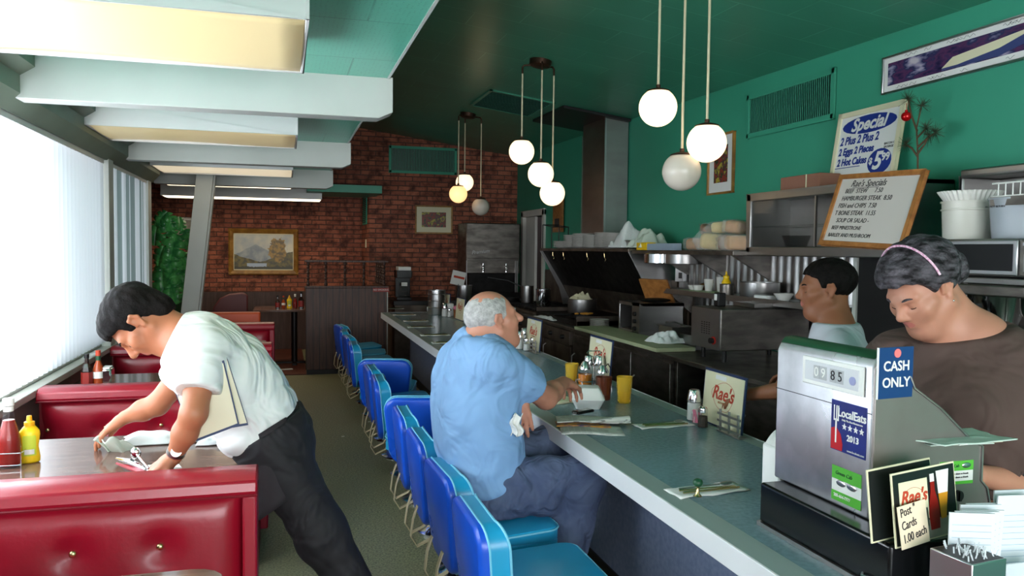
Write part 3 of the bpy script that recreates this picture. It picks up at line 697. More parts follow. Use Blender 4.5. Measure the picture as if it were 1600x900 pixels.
# pots on the stove
pot('stock_pot', 'tall steel pot at the far end of the stove', (2.80, 9.05, .925), .075, .20, handle=None)
pot('steel_canister', 'polished steel canister pot on the stove', (2.80, 8.45, .925), .085, .19, 'chrome')
pot('saucepan', 'wide low steel pot with a rag on it, on the griddle', (2.95, 7.62, .915), .15, .14, 'steel', fill='black')
cloth('rag', 'small cream rag bunched on the wide low pot', (2.95, 7.64, 1.05), .20, .16, .09, 'cream', 9)
t = pot('skillet', 'black skillet of browned food on the griddle', (2.72, 6.98, .915), .13, .04, 'iron', handle=-1, cat='pan')
mb = B()
for k in range(16):
    a = random.random()*6.28; r = random.random()*.09; mb.ell((r*math.cos(a), r*math.sin(a), .045), (.02, .015, .01), 8, 5)
o = mb.build('browned_food', mat('food_brown', (196, 140, 50), .6), t); o['kind'] = 'stuff'
plates2(2.72, 6.60, .862, 7, 'white saucer stacked beside the broiler', 'saucers stacked beside the broiler', .7)
cloth('long_towel', 'long white towel lying flat on the front edge of the stove', (2.56, 7.55, .865), .12, .50, .03, seed=12, flat=True, cat='towel')
pot('frying_pan', 'dark frying pan on the far burner with its handle up', (2.66, 9.35, .925), .13, .04, 'iron', handle=-1, cat='pan')
# broiler
p0 = at(962, 505, z=.87); t = thing('toaster_broiler', 'steel box broiler with an open black mouth and side knobs', 'broiler', (2.74, 6.02, .865))
B().box(-.0, .40, -.20, .20, .0, .04).box(0, .40, -.20, .20, .24, .27).box(0, .40, .185, .20, 0, .27).box(0, .40, -.20, -.06, 0, .27).box(.385, .40, -.2, .2, 0, .27).build('casing', 'steel', t, bev=.004)
B().box(.02, .38, -.06, .18, .04, .05).build('liner', 'black', t)
for zz in (.06, .12, .18): B().cyl((0, -.13, zz), (-.02, -.13, zz), .018, n=14).build('knob', 'black', t)
R = Euler((0, -.5, .4)).to_matrix()
o = B().cbox((0, 0, 0), (.02, .30, .22), R).build('wooden_board', 'frame_wood', None, bev=.004); o.location = (2.98, 6.0, 1.225); tag(o, 'small wooden board leaning on top of the broiler', 'cutting board')
o = B().ell((0, 0, .02), (.13, .09, .02)).build('black_plate', 'iron', None); o.location = (2.9, 5.86, 1.136); tag(o, 'black iron plate on top of the broiler', 'pan')
pan_box('steel_insert', 'deep steel food insert right of the broiler', (2.86, 5.42, .862), .18, .22, .13, fill='black')
pan_box('steel_insert', 'second steel food insert with a spoon, nearer the oven', (2.86, 5.08, .862), .18, .24, .10, fill='black')
B_ = B().tube([(0, .13, .12), (0, -.02, .135), (0, -.16, .12)], .006, 6).ell((0, -.18, .118), (.022, .035, .008)); o = B_.build('serving_spoon', 'alu', None); o.location = (2.84, 5.42, .885); tag(o, 'steel serving spoon lying across the deep food insert', 'spoon')
cloth('rag', 'crumpled white rag at the end of the green cutting board', at(1042, 535, z=.892), .24, .20, .10, seed=21, cat='rag')
# counter-top oven
t = thing('countertop_oven', 'long grey steel counter oven on short legs with a red-ringed knob', 'oven', (2.60, 4.52, .862))
B().box(0, .64, -.17, .19, .075, .335).build('casing', 'steel_dark', t, bev=.006)
B().box(-.006, .0, -.165, .185, .08, .33).build('front_panel', 'steel', t)
for a in (.06, .56):
    for b in (-.12, .14): B().cyl((a, b, 0), (a, b, .075), .014, n=10).build('leg', 'black', t)
B().cyl((-.006, -.10, .135), (-.012, -.10, .135), .026, n=18).build('knob_ring', mat('red_paint', (170, 40, 32), .4), t)
B().cyl((-.010, -.10, .135), (-.035, -.10, .135), .018, n=16).build('knob', 'black', t)
mb = B()
for i in range(4):
    for k in range(6): mb.box(-.0075, -.006, -.05+i*.03, -.035+i*.03, .17+k*.014, .175+k*.014)
mb.build('vent_slots', 'black', t)
# lower shelf things
def on_shelf(px, x=3.12): return at(px, 440, x=x)
zs = 1.241
p = on_shelf(1098); t = thing('serving_tray', 'pale green tray of small bowls and cups on the long shelf', 'tray', (3.12, p.y, zs))
B().box(-.09, .09, -.24, .22, 0, .012).build('tray', mat('tray_green', (158, 184, 140), .5), t, bev=.004)
def cup(label, loc, r=.035, h=.08, m='porcelain', name='cup', cat='cup', r0=None, group=None):
    return tag_loc(B().lathe([((r0 or r*.7), 0), (r, h), (r-.004, h), ((r0 or r*.7)-.004, .006), (0, .006)], 20, cap=True).build(name, m, None), loc, label, cat, group)
def tag_loc(o, loc, label, cat, group=None): o.location = loc; return tag(o, label, cat, group)
cup('low white bowl on the green tray, left end', (3.12, p.y+.13, zs+.013), .05, .035, name='bowl', cat='bowl')
cup('small white bowl in the middle of the green tray', (3.10, p.y+.03, zs+.013), .045, .04, name='bowl', cat='bowl')
cup('white cup near the mustard bottle, on the green tray', (3.14, p.y-.06, zs+.013), .04, .09)
cup('taller white cup behind the white cup on the green tray', (3.20, p.y-.14, zs+.001), .042, .12)
tag_loc(B().ell((0, 0, .035), (.05, .05, .035)).build('brown_bowl', mat('brown_glaze', (120, 80, 40), .3), None), (3.2, p.y+.1, zs+.001), 'brown glazed bowl behind the green tray', 'bowl')
p = on_shelf(1131); t = thing('squeeze_bottle', 'yellow squeeze bottle on the long steel shelf', 'squeeze bottle', (3.14, p.y, zs))
B().lathe([(.03, 0), (.034, .01), (.034, .09), (.02, .115), (.018, .12)], 20).build('bottle', 'yellow_plastic', t)
B().lathe([(.022, .118), (.022, .135), (.008, .145), (.004, .17)], 16).build('nozzle', 'yellow_plastic', t)
p = on_shelf(1136, 3.06); pot('small_pot', 'small dark pot in front of the yellow squeeze bottle', (3.06, p.y, zs), .05, .08, 'steel_dark')
p = on_shelf(1180); pot('large_steel_bowl', 'broad polished steel pan on the long shelf', (3.16, p.y, zs), .135, .105, 'steel', cat='pan')
p = on_shelf(1196, 3.06); o = B().box(-.05, .05, -.07, .07, 0, .03).build('white_container', 'white_plastic', None, bev=.006); tag_loc(o, (3.07, p.y, zs), 'flat white lidded container in front of the broad steel pan', 'container')
p = on_shelf(1221, 3.06); cup('white bowl at the near end of the long shelf', (3.08, p.y, zs), .065, .05, name='bowl', cat='bowl', r0=.03)
p = on_shelf(1249); t = thing('spice_can', 'red and white can at the near end of the long shelf', 'can', (3.2, p.y, zs)); B().lathe([(.035, 0), (.035, .12)], 20).build('can', mat('can_red', (180, 40, 34), .4), t); B().lathe([(.0355, .03), (.0355, .08)], 20, cap=False).build('label_band', 'paper', t)
# flour dusted things on oven
p = at(1100, 468, x=2.9); t = thing('tape_roll_holder', 'black dispenser with a white label on the counter oven', 'dispenser', (2.75, 4.62, 1.197))
B().box(-.03, .03, -.03, .03, 0, .09).build('body', 'black', t, bev=.008); B().box(-.033, -.03, -.015, .015, .04, .08).build('label', 'paper', t)
pan_box('steel_tray', 'flat steel tray of odds and ends on the counter oven', (3.0, 4.53, 1.197), .26, .24, .03)
# bread bags on the shelf
def loaf(loc, d, rz, label, col, tilt=0):
    t = thing('bread_bag', label, 'bread bag', loc, 0, None, rot=(tilt, 0, rz))
    B().cbox((0, 0, d[2]/2), (d[0]*.9, d[1]*.9, d[2]*.9)).build('loaf', col, t, bev=min(d)*.28, seg=4)
    mb = B(); rs = random.Random(int(loc[1]*100))
    ph = [rs.random()*6 for _ in range(6)]
    def fn(u, v):
        th = v*2*PI; L = (u-.5)*d[1]*1.45; k = 1 if abs(u-.5) < .36 else max(.18, 1-(abs(u-.5)-.36)/.14*.85)
        w_ = 1+.05*math.sin(9*th+ph[0]+L*40)+.04*math.sin(17*th+ph[1])
        c, s = math.cos(th), math.sin(th); q = (abs(c)**4+abs(s)**4)**-.25
        return (c*q*d[0]/2*k*w_, L, d[2]/2+s*q*d[2]/2*k*w_)
    mb.grid(fn, 26, 40); mb.build('plastic_wrap', 'wrap', t, smooth=True)
    return t
mat('wrap', (236, 236, 230), .12, alpha=.22); mat('bread_tan', (206, 152, 92), .7, noise=(20, .2)); mat('bread_brown', (168, 108, 58), .7, noise=(20, .2)); mat('bread_pale', (226, 200, 130), .7, noise=(16, .15))
for (px, x, z, d, rz, lb, c, tl) in ((1092, 3.12, 1.562, (.12, .22, .10), .3, 'tan loaf in a plastic bag, low at the left of the bread pile', 'bread_tan', 0), (1112, 3.02, 1.562, (.13, .20, .13), 1.1, 'crinkled clear bread bag hanging toward the shelf edge', 'bread_pale', .1), (1135, 3.10, 1.562, (.14, .22, .12), .5, 'brown loaf bag in the middle of the bread pile', 'bread_brown', 0),
        (1152, 2.98, 1.562, (.12, .18, .11), 1.3, 'golden bun bag at the right of the bread pile, against the glass case', 'bread_tan', 0), (1106, 3.14, 1.675, (.12, .20, .09), -.4, 'brown loaf bag on top of the bread pile, left', 'bread_brown', .15), (1130, 3.12, 1.69, (.12, .18, .09), .9, 'pale yellow bun bag on top of the bread pile, centre', 'bread_pale', -.1), (1150, 3.08, 1.68, (.13, .16, .10), .2, 'tan loaf bag on top of the bread pile, next to the glass case', 'bread_tan', .1)):
    p = at(px, 380, x=x); loaf((x, p.y, z), d, rz, lb, c, tl)
# glass display case
t = thing('display_case', 'steel-framed glass display case on the wall behind the line', 'display case', (3.02, 4.04, 1.55))
h = .70; H_ = .39
B().box(0, .32, -h, h, 0, .03).box(0, .32, -h, h, H_-.03, H_).box(0, .32, h-.03, h, 0, H_).box(0, .32, -h, -h+.03, 0, H_).box(.31, .32, -h, h, 0, H_).build('cabinet', 'steel', t, bev=.006)
B().box(-.012, .0, -h, h, -.02, .04).box(-.012, .0, -h, h, H_-.05, H_).box(-.012, 0, h-.05, h, 0, H_).box(-.012, 0, -h, -h+.05, 0, H_).build('door_track', 'steel', t, bev=.008)
for (a, b, dx_) in ((-.02, .66, .0), (-.66, .02, .02)):
    d = B().box(dx_-.003, dx_+.003, a, b, .04, H_-.05).build('sliding_door', 'glass_thin', t)
    B().box(dx_-.006, dx_+.006, a, a+.012, .04, H_-.05).box(dx_-.006, dx_+.006, b-.012, b, .04, H_-.05).build('door_edge', 'alu', d)
B().box(.02, .30, -h+.03, h-.03, .17, .175).build('glass_shelf', 'glass_thin', t)
pan_box('metal_tray', 'steel tray lying inside the glass display case', (3.18, 3.70, 1.583), .22, .30, .05, 'steel')
pan_box('metal_tray', 'yellowish tray on the glass shelf inside the display case', (3.18, 3.62, 1.727), .22, .34, .035, 'brass')
cup('glass bowl at the left inside the display case', (3.16, 4.4, 1.583), .09, .08, 'glass_thin', 'bowl', 'bowl')
p = at(1255, 300, x=3.15); t = thing('cardboard_box', 'flat brown cardboard box lying on the display case', 'box', (3.2, p.y, 1.942))
B().box(-.10, .10, -.22, .17, 0, .095).build('box', mat('cardboard', (150, 104, 84), .8), t, bev=.004); B().box(-.102, -.10, -.10, -.09, 0, .095).build('tape', 'cream', t)
# Special sign: printed board leaning on the wall on top of the case
A_, Bp, Cp = at(1308, 182, x=3.30), at(1414, 152, x=3.30), at(1301, 292, x=3.22)
zb, zt_ = 1.945, 2.42; yl, yr = 4.20, 3.66
t = thing('specials_sign', 'framed blue-on-white price sign reading Special with eggs, hot cakes and 5.99', 'sign', (3.24, (yl+yr)/2, zb), rot=(0, math.atan2(.07, .46), 0))
hw = (yl-yr)/2; hh = .465
B().box(-.012, .012, -hw, hw, 0, .03).box(-.012, .012, -hw, hw, hh-.03, hh).box(-.012, .012, -hw, -hw+.03, 0, hh).box(-.012, .012, hw-.03, hw, 0, hh).build('frame', 'cream', t, bev=.003)
bd = B().box(-.004, .006, -hw+.02, hw-.02, .02, hh-.02).build('board', 'paper', t)
def yz(u, v, dx=-.005): return frame3((dx, -u, v), (0, -1, 0), (0, 0, 1))
mat('blue_ink', (28, 52, 140), .5)
B().ell((-.004, .0, .372), (.0015, .225, .055), 40, 10).build('blue_oval', 'blue_ink', t)
text('lettering', 'Special', .105, 'paper', t, None, shear=.3, bold=.003, local_m=yz(0, .372, -.0065))
for k, (s_, sz) in enumerate((('2 Plus 2 Plus 2', .068), ('2 Eggs 2 Pieces', .060), ('2 Hot Cakes', .060))):
    text('lettering', s_, sz, 'blue_ink', t, None, align='LEFT', shear=.15, bold=.0022, sx=.82, local_m=yz(-.225, .285-k*.065))
text('lettering', 'BACON OR', .018, 'ink', t, None, align='LEFT', local_m=yz(.155, .232)); text('lettering', 'SAUSAGE', .018, 'ink', t, None, align='LEFT', local_m=yz(.155, .213))
B().box(-.0065, -.0045, .02, .235, .121, .125).build('underline', 'blue_ink', t)
B().ell((-.004, -.135, .135), (.0015, .095, .075), 32, 10).build('blue_disc', 'blue_ink', t)
text('lettering', '$', .05, 'paper', t, None, bold=.002, local_m=yz(.068, .14, -.0065)); text('lettering', '5', .14, 'paper', t, None, bold=.004, shear=.2, local_m=yz(.118, .135, -.0065)); text('lettering', '99', .062, 'paper', t, None, bold=.002, local_m=yz(.185, .155, -.0065))
text('lettering', 'SERVED', .02, 'blue_ink', t, None, align='LEFT', local_m=yz(-.2, .075))
# whiteboard with the day's specials
t = thing('menu_whiteboard', 'wood-framed whiteboard with the handwritten daily specials', 'whiteboard', (2.84, 3.44, 1.585), rot=(.045, math.atan2(.12, .40), 0))
hw, hh = .31, .40
fr = B().box(-.012, .012, -hw, hw, 0, .025).box(-.012, .012, -hw, hw, hh-.025, hh).box(-.012, .012, -hw, -hw+.025, 0, hh).box(-.012, .012, hw-.025, hw, 0, hh)
fr.build('frame', 'frame_wood', t, bev=.003)
B().box(-.004, .008, -hw+.02, hw-.02, .02, hh-.02).build('board', mat('whiteboard', (206, 200, 192), .3), t)
rows = (("Rae's Specials", .052, -.20, .25), ('BEEF  STEW      7.50', .036, -.23, 0), ('HAMBURGER STEAK  8.50', .036, -.24, 0), ('FISH and CHIPS  7.50', .036, -.25, 0), ('T BONE STEAK  11.55', .036, -.26, 0), ('SOUP OR SALAD -', .034, -.23, 0), ('BEEF MINESTRONE', .030, -.25, 0), ('BARLEY AND MUSHROOM', .030, -.26, 0))
for k, (s_, sz, u0, sh) in enumerate(rows):
    text('handwriting', s_, sz, 'ink', t, None, align='LEFT', shear=.12+sh, sx=.92, local_m=yz(u0, .345-k*.041, -.005))
B().box(-.006, -.0045, -.02, .18, .322, .324).build('underline', 'ink', t)
# matte black box standing in for the dark recess behind the cook
t = thing('dark_recess_box', 'black box standing in for the dark recess behind the cook', 'cabinet', (3.08, 3.25, .862))
B().box(0, .26, -.45, .50, 0, .68).build('body', 'black_matte', t, bev=.004); B().box(-.012, .0, .47, .50, 0, .68).build('white_edge', 'white_paint', t)
# microwave, buckets, coffee brewer on the right
t = thing('steel_shelf_rack', 'steel rack shelf that carries the microwave', 'shelf', (3.06, 2.55, 0))
B().box(-.22, .27, -.42, .24, 1.43, 1.455).build('board', 'steel', t, bev=.003)
for a in (-.20, .25):
    for b in (-.40, .22): B().box(a-.012, a+.012, b-.012, b+.012, .862, 1.43).build('post', 'steel', t)
t = thing('microwave_oven', 'stainless microwave oven with a dark window', 'microwave', (2.88, 2.66, 1.456))
B().box(0, .36, -.30, .24, .005, .165).build('casing', 'steel', t, bev=.006)
B().box(-.012, .0, -.12, .235, .012, .158).build('door', 'alu', t, bev=.004)
B().box(-.015, -.011, -.10, .215, .03, .142).build('door_window', 'black_gloss', t)
B().box(-.010, .0, -.295, -.13, .012, .158).build('control_panel', 'steel_dark', t, bev=.003)
B().box(-.013, -.010, -.26, -.15, .03, .10).build('label', 'steel', t); B().cyl((-.010, -.17, .08), (-.0145, -.17, .08), .014, n=16).build('badge', 'black', t)
B().box(-.02, -.01, -.20, -.15, .135, .148).build('latch', 'alu', t)
def bucket(py_, r0, r1, h, label, m, band):
    t = thing('plastic_bucket', label, 'bucket', (3.02, py_, 1.622))
    B().lathe([(r0, 0), (r0+.002, .004), (r1, h), (r1+.006, h), (r1+.006, h+.008), (r1-.004, h+.006), (r0-.004, .01), (0, .01)], 36).build('tub', m, t)
    if band: B().lathe([(r1+.001, h-.035), (r1+.004, h-.033), (r1+.004, h-.028), (r1, h-.026)], 36, cap=False).build('band', m, t)
    return t
mat('tub_milky', (226, 224, 212), .3, trans=.15); mat('tub_clear', (196, 204, 212), .2, alpha=.55)
bk = bucket(2.93, .105, .115, .165, 'milky white bucket with ruffled coffee filters at its top', 'tub_milky', True)
mb = B().grid(lambda u, v: ((.095+.035*v+.006*math.sin(u*2*PI*36)*v)*math.cos(u*2*PI), (.095+.035*v+.006*math.sin(u*2*PI*36)*v)*math.sin(u*2*PI), .0+.06*v), 220, 3)
o = mb.build('coffee_filters', 'porcelain', None, smooth=True, solid=.001); tag_loc(o, (3.02, 2.93, 1.78), 'stack of fluted white coffee filters filling the milky bucket', 'coffee filters')
b2 = bucket(2.665, .105, .12, .165, 'clear plastic bucket half full, right of the filter bucket', 'tub_clear', False)
B().lathe([(.098, .012), (.106, .10), (0, .102)], 30).build('contents', 'porcelain', b2)
text('printing', 'DO NOT RETURN', .012, 'ink', b2, None, local_m=frame3((-.119, .02, .135), (0, -1, 0), (0, 0, 1)))
t = thing('coffee_brewer', 'steel coffee brewer with a hanging filter basket below the microwave', 'coffee brewer', (2.90, 2.66, .862))
B().box(.06, .34, -.22, .22, 0, .44).build('body', 'steel_dark', t, bev=.006); B().box(-.1, .34, -.22, .22, .52, .565).build('head', 'steel_dark', t, bev=.006)
B().lathe([(.055, 0), (.07, .01), (.105, .13), (.11, .135)], 28, (.0, -.02, .385)).build('filter_basket', 'chrome', t)
B().box(-.15, -.105, -.035, -.005, .45, .49).build('basket_handle', 'black', t, bev=.006)
B().box(-.06, .06, -.2, .16, .30, .325).build('warmer', 'black', t, bev=.004); B().tube([(-.08, -.2, .30), (-.08, -.2, .36)], .008, 8).build('faucet', 'chrome', t)
# steel frame of the second case and the wire basket over the buckets
t = thing('upper_glass_case', 'second steel-topped case along the wall above the buckets', 'display case', (3.10, 2.45, 1.62))
B().box(0, .24, -.65, .62, .30, .335).box(.0, .24, .60, .62, 0, .3).box(.22, .24, -.65, .62, 0, .3).build('cabinet', 'steel', t, bev=.008)
t = thing('wire_basket', 'white wire basket on top behind the clear bucket', 'basket', (2.96, 2.55, 1.80))
mb = B()
for k in range(9): mb.tube([(-.05, -.15+k*.035, 0), (-.05, -.15+k*.035, .055), (.08, -.15+k*.035, .07)], .003, 6)
mb.tube([(-.05, -.16, .055), (-.05, .16, .055)], .004, 6).tube([(-.05, -.16, 0), (-.05, .16, 0)], .004, 6).tube([(.08, -.16, .07), (.08, .16, .07)], .004, 6); mb.build('wires', 'white_plastic', t)
B().box(-.055, .085, -.165, .165, -.04, -.002).build('liner', 'steel_dark', t)
o = B().box(-.04, .04, -.05, .05, 0, .14).build('red_carton', mat('red_carton', (150, 28, 30), .5), None, bev=.003); tag_loc(o, (3.05, 2.48, 1.622), 'red carton standing right of the clear bucket', 'carton')
# plant sprig with ornament behind the whiteboard
p0, p1 = at(1434, 262, x=3.2), at(1428, 160, x=3.2)
t = thing('pine_sprig', 'dry pine sprig with needle tufts standing behind the whiteboard', 'sprig', (3.2, p0.y, 1.80))
tips = [((1434, 300), (1434, 240), (1432, 200), (1440, 165)), ((1434, 240), (1445, 225), (1452, 212)), ((1434, 245), (1425, 232), (1416, 226)), ((1433, 205), (1424, 180), (1419, 155)), ((1433, 215), (1443, 205), (1447, 200)), ((1434, 230), (1450, 215), (1462, 207))]
br = B(); nd = B()
def loc_(px, py): q = at(px, py, x=3.2); return V3((0, q.y-p0.y, q.z-1.80))
for tp in tips:
    pts = [loc_(*q) for q in tp]; br.tube(pts, [.006-.003*k/len(pts) for k in range(len(pts))], 6)
    e = pts[-1]
    for k in range(70):
        dv = V3((random.gauss(0, 1), random.gauss(0, 1), random.gauss(.3, 1))).normalized()*random.uniform(.025, .06)
        nd.tube([e, e+dv], [.0012, .0006], 3)
br.build('branch', mat('twig', (84, 66, 44), .8), t); o = nd.build('needles', mat('needles', (52, 66, 44), .7), t); o['kind'] = 'stuff'
B().cyl((0, 0, -.0), (0, 0, .10), .03, .035, 14).build('vase', 'green_dark', t)
p = at(1416, 182, x=3.19); o = B().ell((0, 0, 0), (.026, .026, .026), 20, 14).lathe([(.008, .024), (.008, .034)], 10).tube([(0, 0, .03), (0, .0, .07)], .0015, 5).build('christmas_ornament', mat('ornament_red', (190, 16, 20), .12, .3), None); tag_loc(o, p, 'shiny red ball ornament hanging from the pine sprig', 'ornament')
# wall vent and pictures on the kitchen wall
def vent(name, label, corner0, corner1, axis, n, mfr='teal_trim', struct_=False, plane=None):
    pass
t = thing('wall_vent', 'long teal louvred vent grille high on the kitchen wall', 'vent', (XR, 4.79, 2.56))
hw, hh = .49, .16
B().box(-.02, .0, -hw, hw, hh-.035, hh).box(-.02, .0, -hw, hw, -hh, -hh+.035).box(-.02, 0, hw-.03, hw, -hh, hh).box(-.02, 0, -hw, -hw+.03, -hh, hh).build('frame', 'teal_wall', t, bev=.003)
B().box(-.003, .0, -hw+.02, hw-.02, -hh+.02, hh-.02).build('backing', 'black', t)
mb = B()
for k in range(46):
    y = -hw+.04+k*(2*hw-.08)/45; mb.cbox((-.010, y, 0), (.014, .0035, 2*hh-.07), Euler((0, 0, .6)).to_matrix())
mb.build('louvres', 'teal_trim', t)
def picture(name, label, c, hw, hh, face, mframe, mmat, paint, bw=.02, mw=.04, cat='picture', rot=0):
    "face 'x' hangs on the kitchen wall, 'y' on the back wall"
    rz = 0 if face == 'y' else -PI/2
    t = thing(name, label, cat, c, rz)
    B().box(-hw, hw, -.025, 0, hh-bw, hh).box(-hw, hw, -.025, 0, -hh, -hh+bw).box(-hw, -hw+bw, -.025, 0, -hh, hh).box(hw-bw, hw, -.025, 0, -hh, hh).build('frame', mframe, t, bev=.004)
    B().box(-hw+bw*.8, hw-bw*.8, -.012, -.002, -hh+bw*.8, hh-bw*.8).build('mat_board', mmat, t)
    o = B().box(-hw+bw+mw, hw-bw-mw, -.014, -.011, -hh+bw+mw, hh-bw-mw).build('print', paint, t)
    return t
def photo_b(cols, scale=9, stretch=(1,1,1)):
    def f(nt, b):
        v = mp_obj(nt, scale=stretch); vo = nt.nodes.new('ShaderNodeTexNoise'); vo.inputs['Scale'].default_value = scale; vo.inputs['Detail'].default_value = 6; nt.links.new(v, vo.inputs[0])
        cr = nt.nodes.new('ShaderNodeValToRGB'); cr.color_ramp.interpolation = 'LINEAR'
        while len(cr.color_ramp.elements) < len(cols): cr.color_ramp.elements.new(.5)
        for k, c in enumerate(cols): cr.color_ramp.elements[k].position = .32+.36*k/(len(cols)-1); cr.color_ramp.elements[k].color = (*lin(c), 1)
        nt.links.new(vo.outputs[0], cr.inputs[0]); nt.links.new(cr.outputs[0], b.inputs['Base Color']); b.inputs['Roughness'].default_value = .25
    return f
node_mat('photo_purple', photo_b([(24,20,50), (50,40,80), (90,50,90), (40,50,90), (150,140,170), (200,190,200)], 6, (1,1,2.5)))
node_mat('photo_color', photo_b([(20,20,20), (60,70,50), (150,60,50), (60,60,60), (190,170,60), (120,90,80)], 12))
picture('kitchen_picture', 'white-matted colour picture in a thin gilt frame on the kitchen wall', (XR, 5.64, 2.25), .19, .235, 'x', 'gilt', 'paper', 'photo_color', .014, .075)
# long signed panorama photo
t = thing('panorama_picture', 'long signed panorama photograph of the diner in a silver frame', 'picture', (XR, 3.2, 2.575), -PI/2)
hw, hh = .68, .105
B().box(-hw, hw, -.022, 0, hh-.010, hh).box(-hw, hw, -.022, 0, -hh, -hh+.010).box(-hw, -hw+.010, -.022, 0, -hh, hh).box(hw-.010, hw, -.022, 0, -hh, hh).build('frame', 'alu', t, bev=.002)
B().box(-hw+.008, hw-.008, -.012, -.002, -hh+.008, hh-.008).build('mat_board', 'paper', t)
B().box(-hw+.04, hw-.04, -.0135, -.011, -.062, .066).build('print', 'photo_purple', t)
B().prism([(-.18, -.0), (.25, .035), (.30, .045), (.30, .03), (.1, -.02), (-.15, -.045), (-.25, -.045)], lambda u, v, d: (u, d, v), -.0145, -.0134).build('pictured_counter', 'cream', t)
B().prism([(-.25, -.046), (-.15, -.046), (.1, -.021), (.29, .028), (.29, -.02), (.1, -.058), (-.25, -.058)], lambda u, v, d: (u, d, v), -.0145, -.0134).build('pictured_counter_front', mat('pictured_blue', (60, 70, 120), .4), t)
mb = B()
for k in range(26):
    x = random.uniform(-.62, .6); z = random.choice((.083, -.08)); mb.tube([(x+q*.012, -.0125, z+.008*math.sin(q*2.1+k)) for q in range(5)], .0008, 4)
mb.build('signatures', 'ink', t)['kind'] = 'stuff'
# ================================================================ lamps
def globe_cluster(cx, cy, globes, first_label, labels):
    zc_ = zc(cx, cy)
    t = thing('ceiling_canopy', first_label, 'light fixture', (cx, cy, zc_-.028), 0, 'bronze ceiling canopies of the globe lights', rot=(0, math.atan(.13), 0))
    B().lathe([(.0, -.022), (.07, -.022), (.085, -.012), (.088, .028), (0, .028)], 30).build('canopy', 'bronze', t)
    for (dx_, dy_, zb, state, lb) in globes:
        L = zc_-zb-.1
        g = thing('globe_pendant', lb, 'pendant lamp', (cx+dx_, cy+dy_, zb), 0, 'round glass globe pendants')
        m = {'on': 'globe_lit', 'warm': 'globe_orange', 'off': 'globe_off'}[state]
        prof = [(.1*math.sin(PI*k/24), -.1*math.cos(PI*k/24)) for k in range(0, 21)]
        B().lathe(prof, 36, cap=True).build('globe', m, g, smooth=True)
        B().lathe([(.062, .082), (.060, .088), (.03, .098), (.012, .102), (.012, .118), (0, .118)], 24).build('cap', 'bronze', g)
        B().cyl((0, 0, .115), (0, 0, L+.04), .0065, n=10).build('rod', 'rod', g)
        k = .05/max(.001, math.hypot(dx_, dy_))
        B().tube([(0, 0, L+.0), (0, 0, L+.05), (-dx_*.1, -dy_*.1, L+.065), (-dx_*.6, -dy_*.6, L+.065)], .008, 8).build('arm', 'bronze', g)
        if state != 'off':
            pass
    return t
def gz(px, py, x0, y0):      # globe centre from its pixel, at the depth of the canopy
    q = at(px, py, y=y0); return q
def cluster(cx, cy, spec, lab):
    gl = []
    for px, py, st, dy, lb in spec:
        q = at(px, py, y=cy+dy); gl.append((q.x-cx, dy, q.z, st, lb))
    globe_cluster(cx, cy, gl, lab, None)
cluster(2.06, 3.75, [(1028, 168, 'on', .09, 'lit globe nearest the camera, hanging highest'), (1065, 268, 'off', .0, 'unlit grey globe hanging lowest in the near cluster'), (1104, 223, 'on', -.10, 'brightest lit globe, at the right of the near cluster')], 'bronze canopy above the near globe cluster, out of view')
c = at(846, 108, x=1.93); cyy = 5.98
cluster(at(844, 110, y=cyy).x, cyy, [(815, 237, 'on', .06, 'lit globe highest in the middle cluster'), (845, 272, 'on', -.1, 'lit globe between two others in the middle cluster'), (863, 302, 'on', .05, 'lit globe hanging lowest in the middle cluster')], 'bronze ceiling canopy of the middle globe cluster')
cyy = 8.75
cluster(at(731, 180, y=cyy).x, cyy, [(726, 285, 'on', .07, 'small lit globe behind the orange one in the far cluster'), (716, 303, 'warm', -.08, 'orange-glowing globe at the left of the far cluster'), (751, 323, 'off', .03, 'unlit globe hanging lowest in the far cluster')], 'bronze ceiling canopy of the farthest globe cluster')
# ceiling register
t = thing('ceiling_vent', 'square slatted air vent in the dark green ceiling', 'vent', (2.2, 7.75, zc(2.2, 7.75)-.012), rot=(0, math.atan(.13), 0))
B().box(-.33, .33, -.42, -.39, -.008, .01).box(-.33, .33, .39, .42, -.008, .01).box(-.33, -.30, -.42, .42, -.008, .01).box(.30, .33, -.42, .42, -.008, .01).build('frame', 'ceiling_tile', t)
mb = B()
for k in range(15): mb.cbox((0, -.37+k*.053, -.002), (.62, .018, .006), Euler((.5, 0, 0)).to_matrix())
mb.build('slats', 'teal_dark', t)
# ================================================================ back of the room
t = thing('brick_wall_vent', 'teal framed vent grille with vertical bars on the brick wall', 'vent', ((1.44+2.43)/2, YB, 2.82))
hw, hh = .49, .19
B().box(-hw, hw, -.02, 0, hh-.035, hh).box(-hw, hw, -.02, 0, -hh, -hh+.035).box(-hw, -hw+.035, -.02, 0, -hh, hh).box(hw-.035, hw, -.02, 0, -hh, hh).build('frame', 'teal_wall', t, bev=.003)
B().box(-hw+.02, hw-.02, -.004, 0, -hh+.02, hh-.02).build('backing', 'black', t)
mb = B()
for k in range(40): x = -hw+.05+k*(2*hw-.1)/39; mb.box(x-.004, x+.004, -.014, -.004, -hh+.03, hh-.03)
mb.build('bars', 'teal_trim', t)
t = thing('side_vent', 'narrow teal vent on the side of the brick corner', 'vent', (1.17, 11.95, 2.12), 0)
B().box(-.015, .0, -.28, .28, -.22, .22).build('frame', 'teal_wall', t, bev=.004); mb = B()
for k in range(14): mb.box(-.02, -.014, -.24, .24, -.19+k*.028, -.178+k*.028)
mb.build('louvres', 'teal_dark', t)
o = B().box(-.012, 0, -.04, .04, -.06, .06).build('switch_plate', 'cream', None, bev=.003); tag_loc(o, (1.17, 11.8, 1.62), 'cream light switch plate on the side of the brick corner', 'light switch')
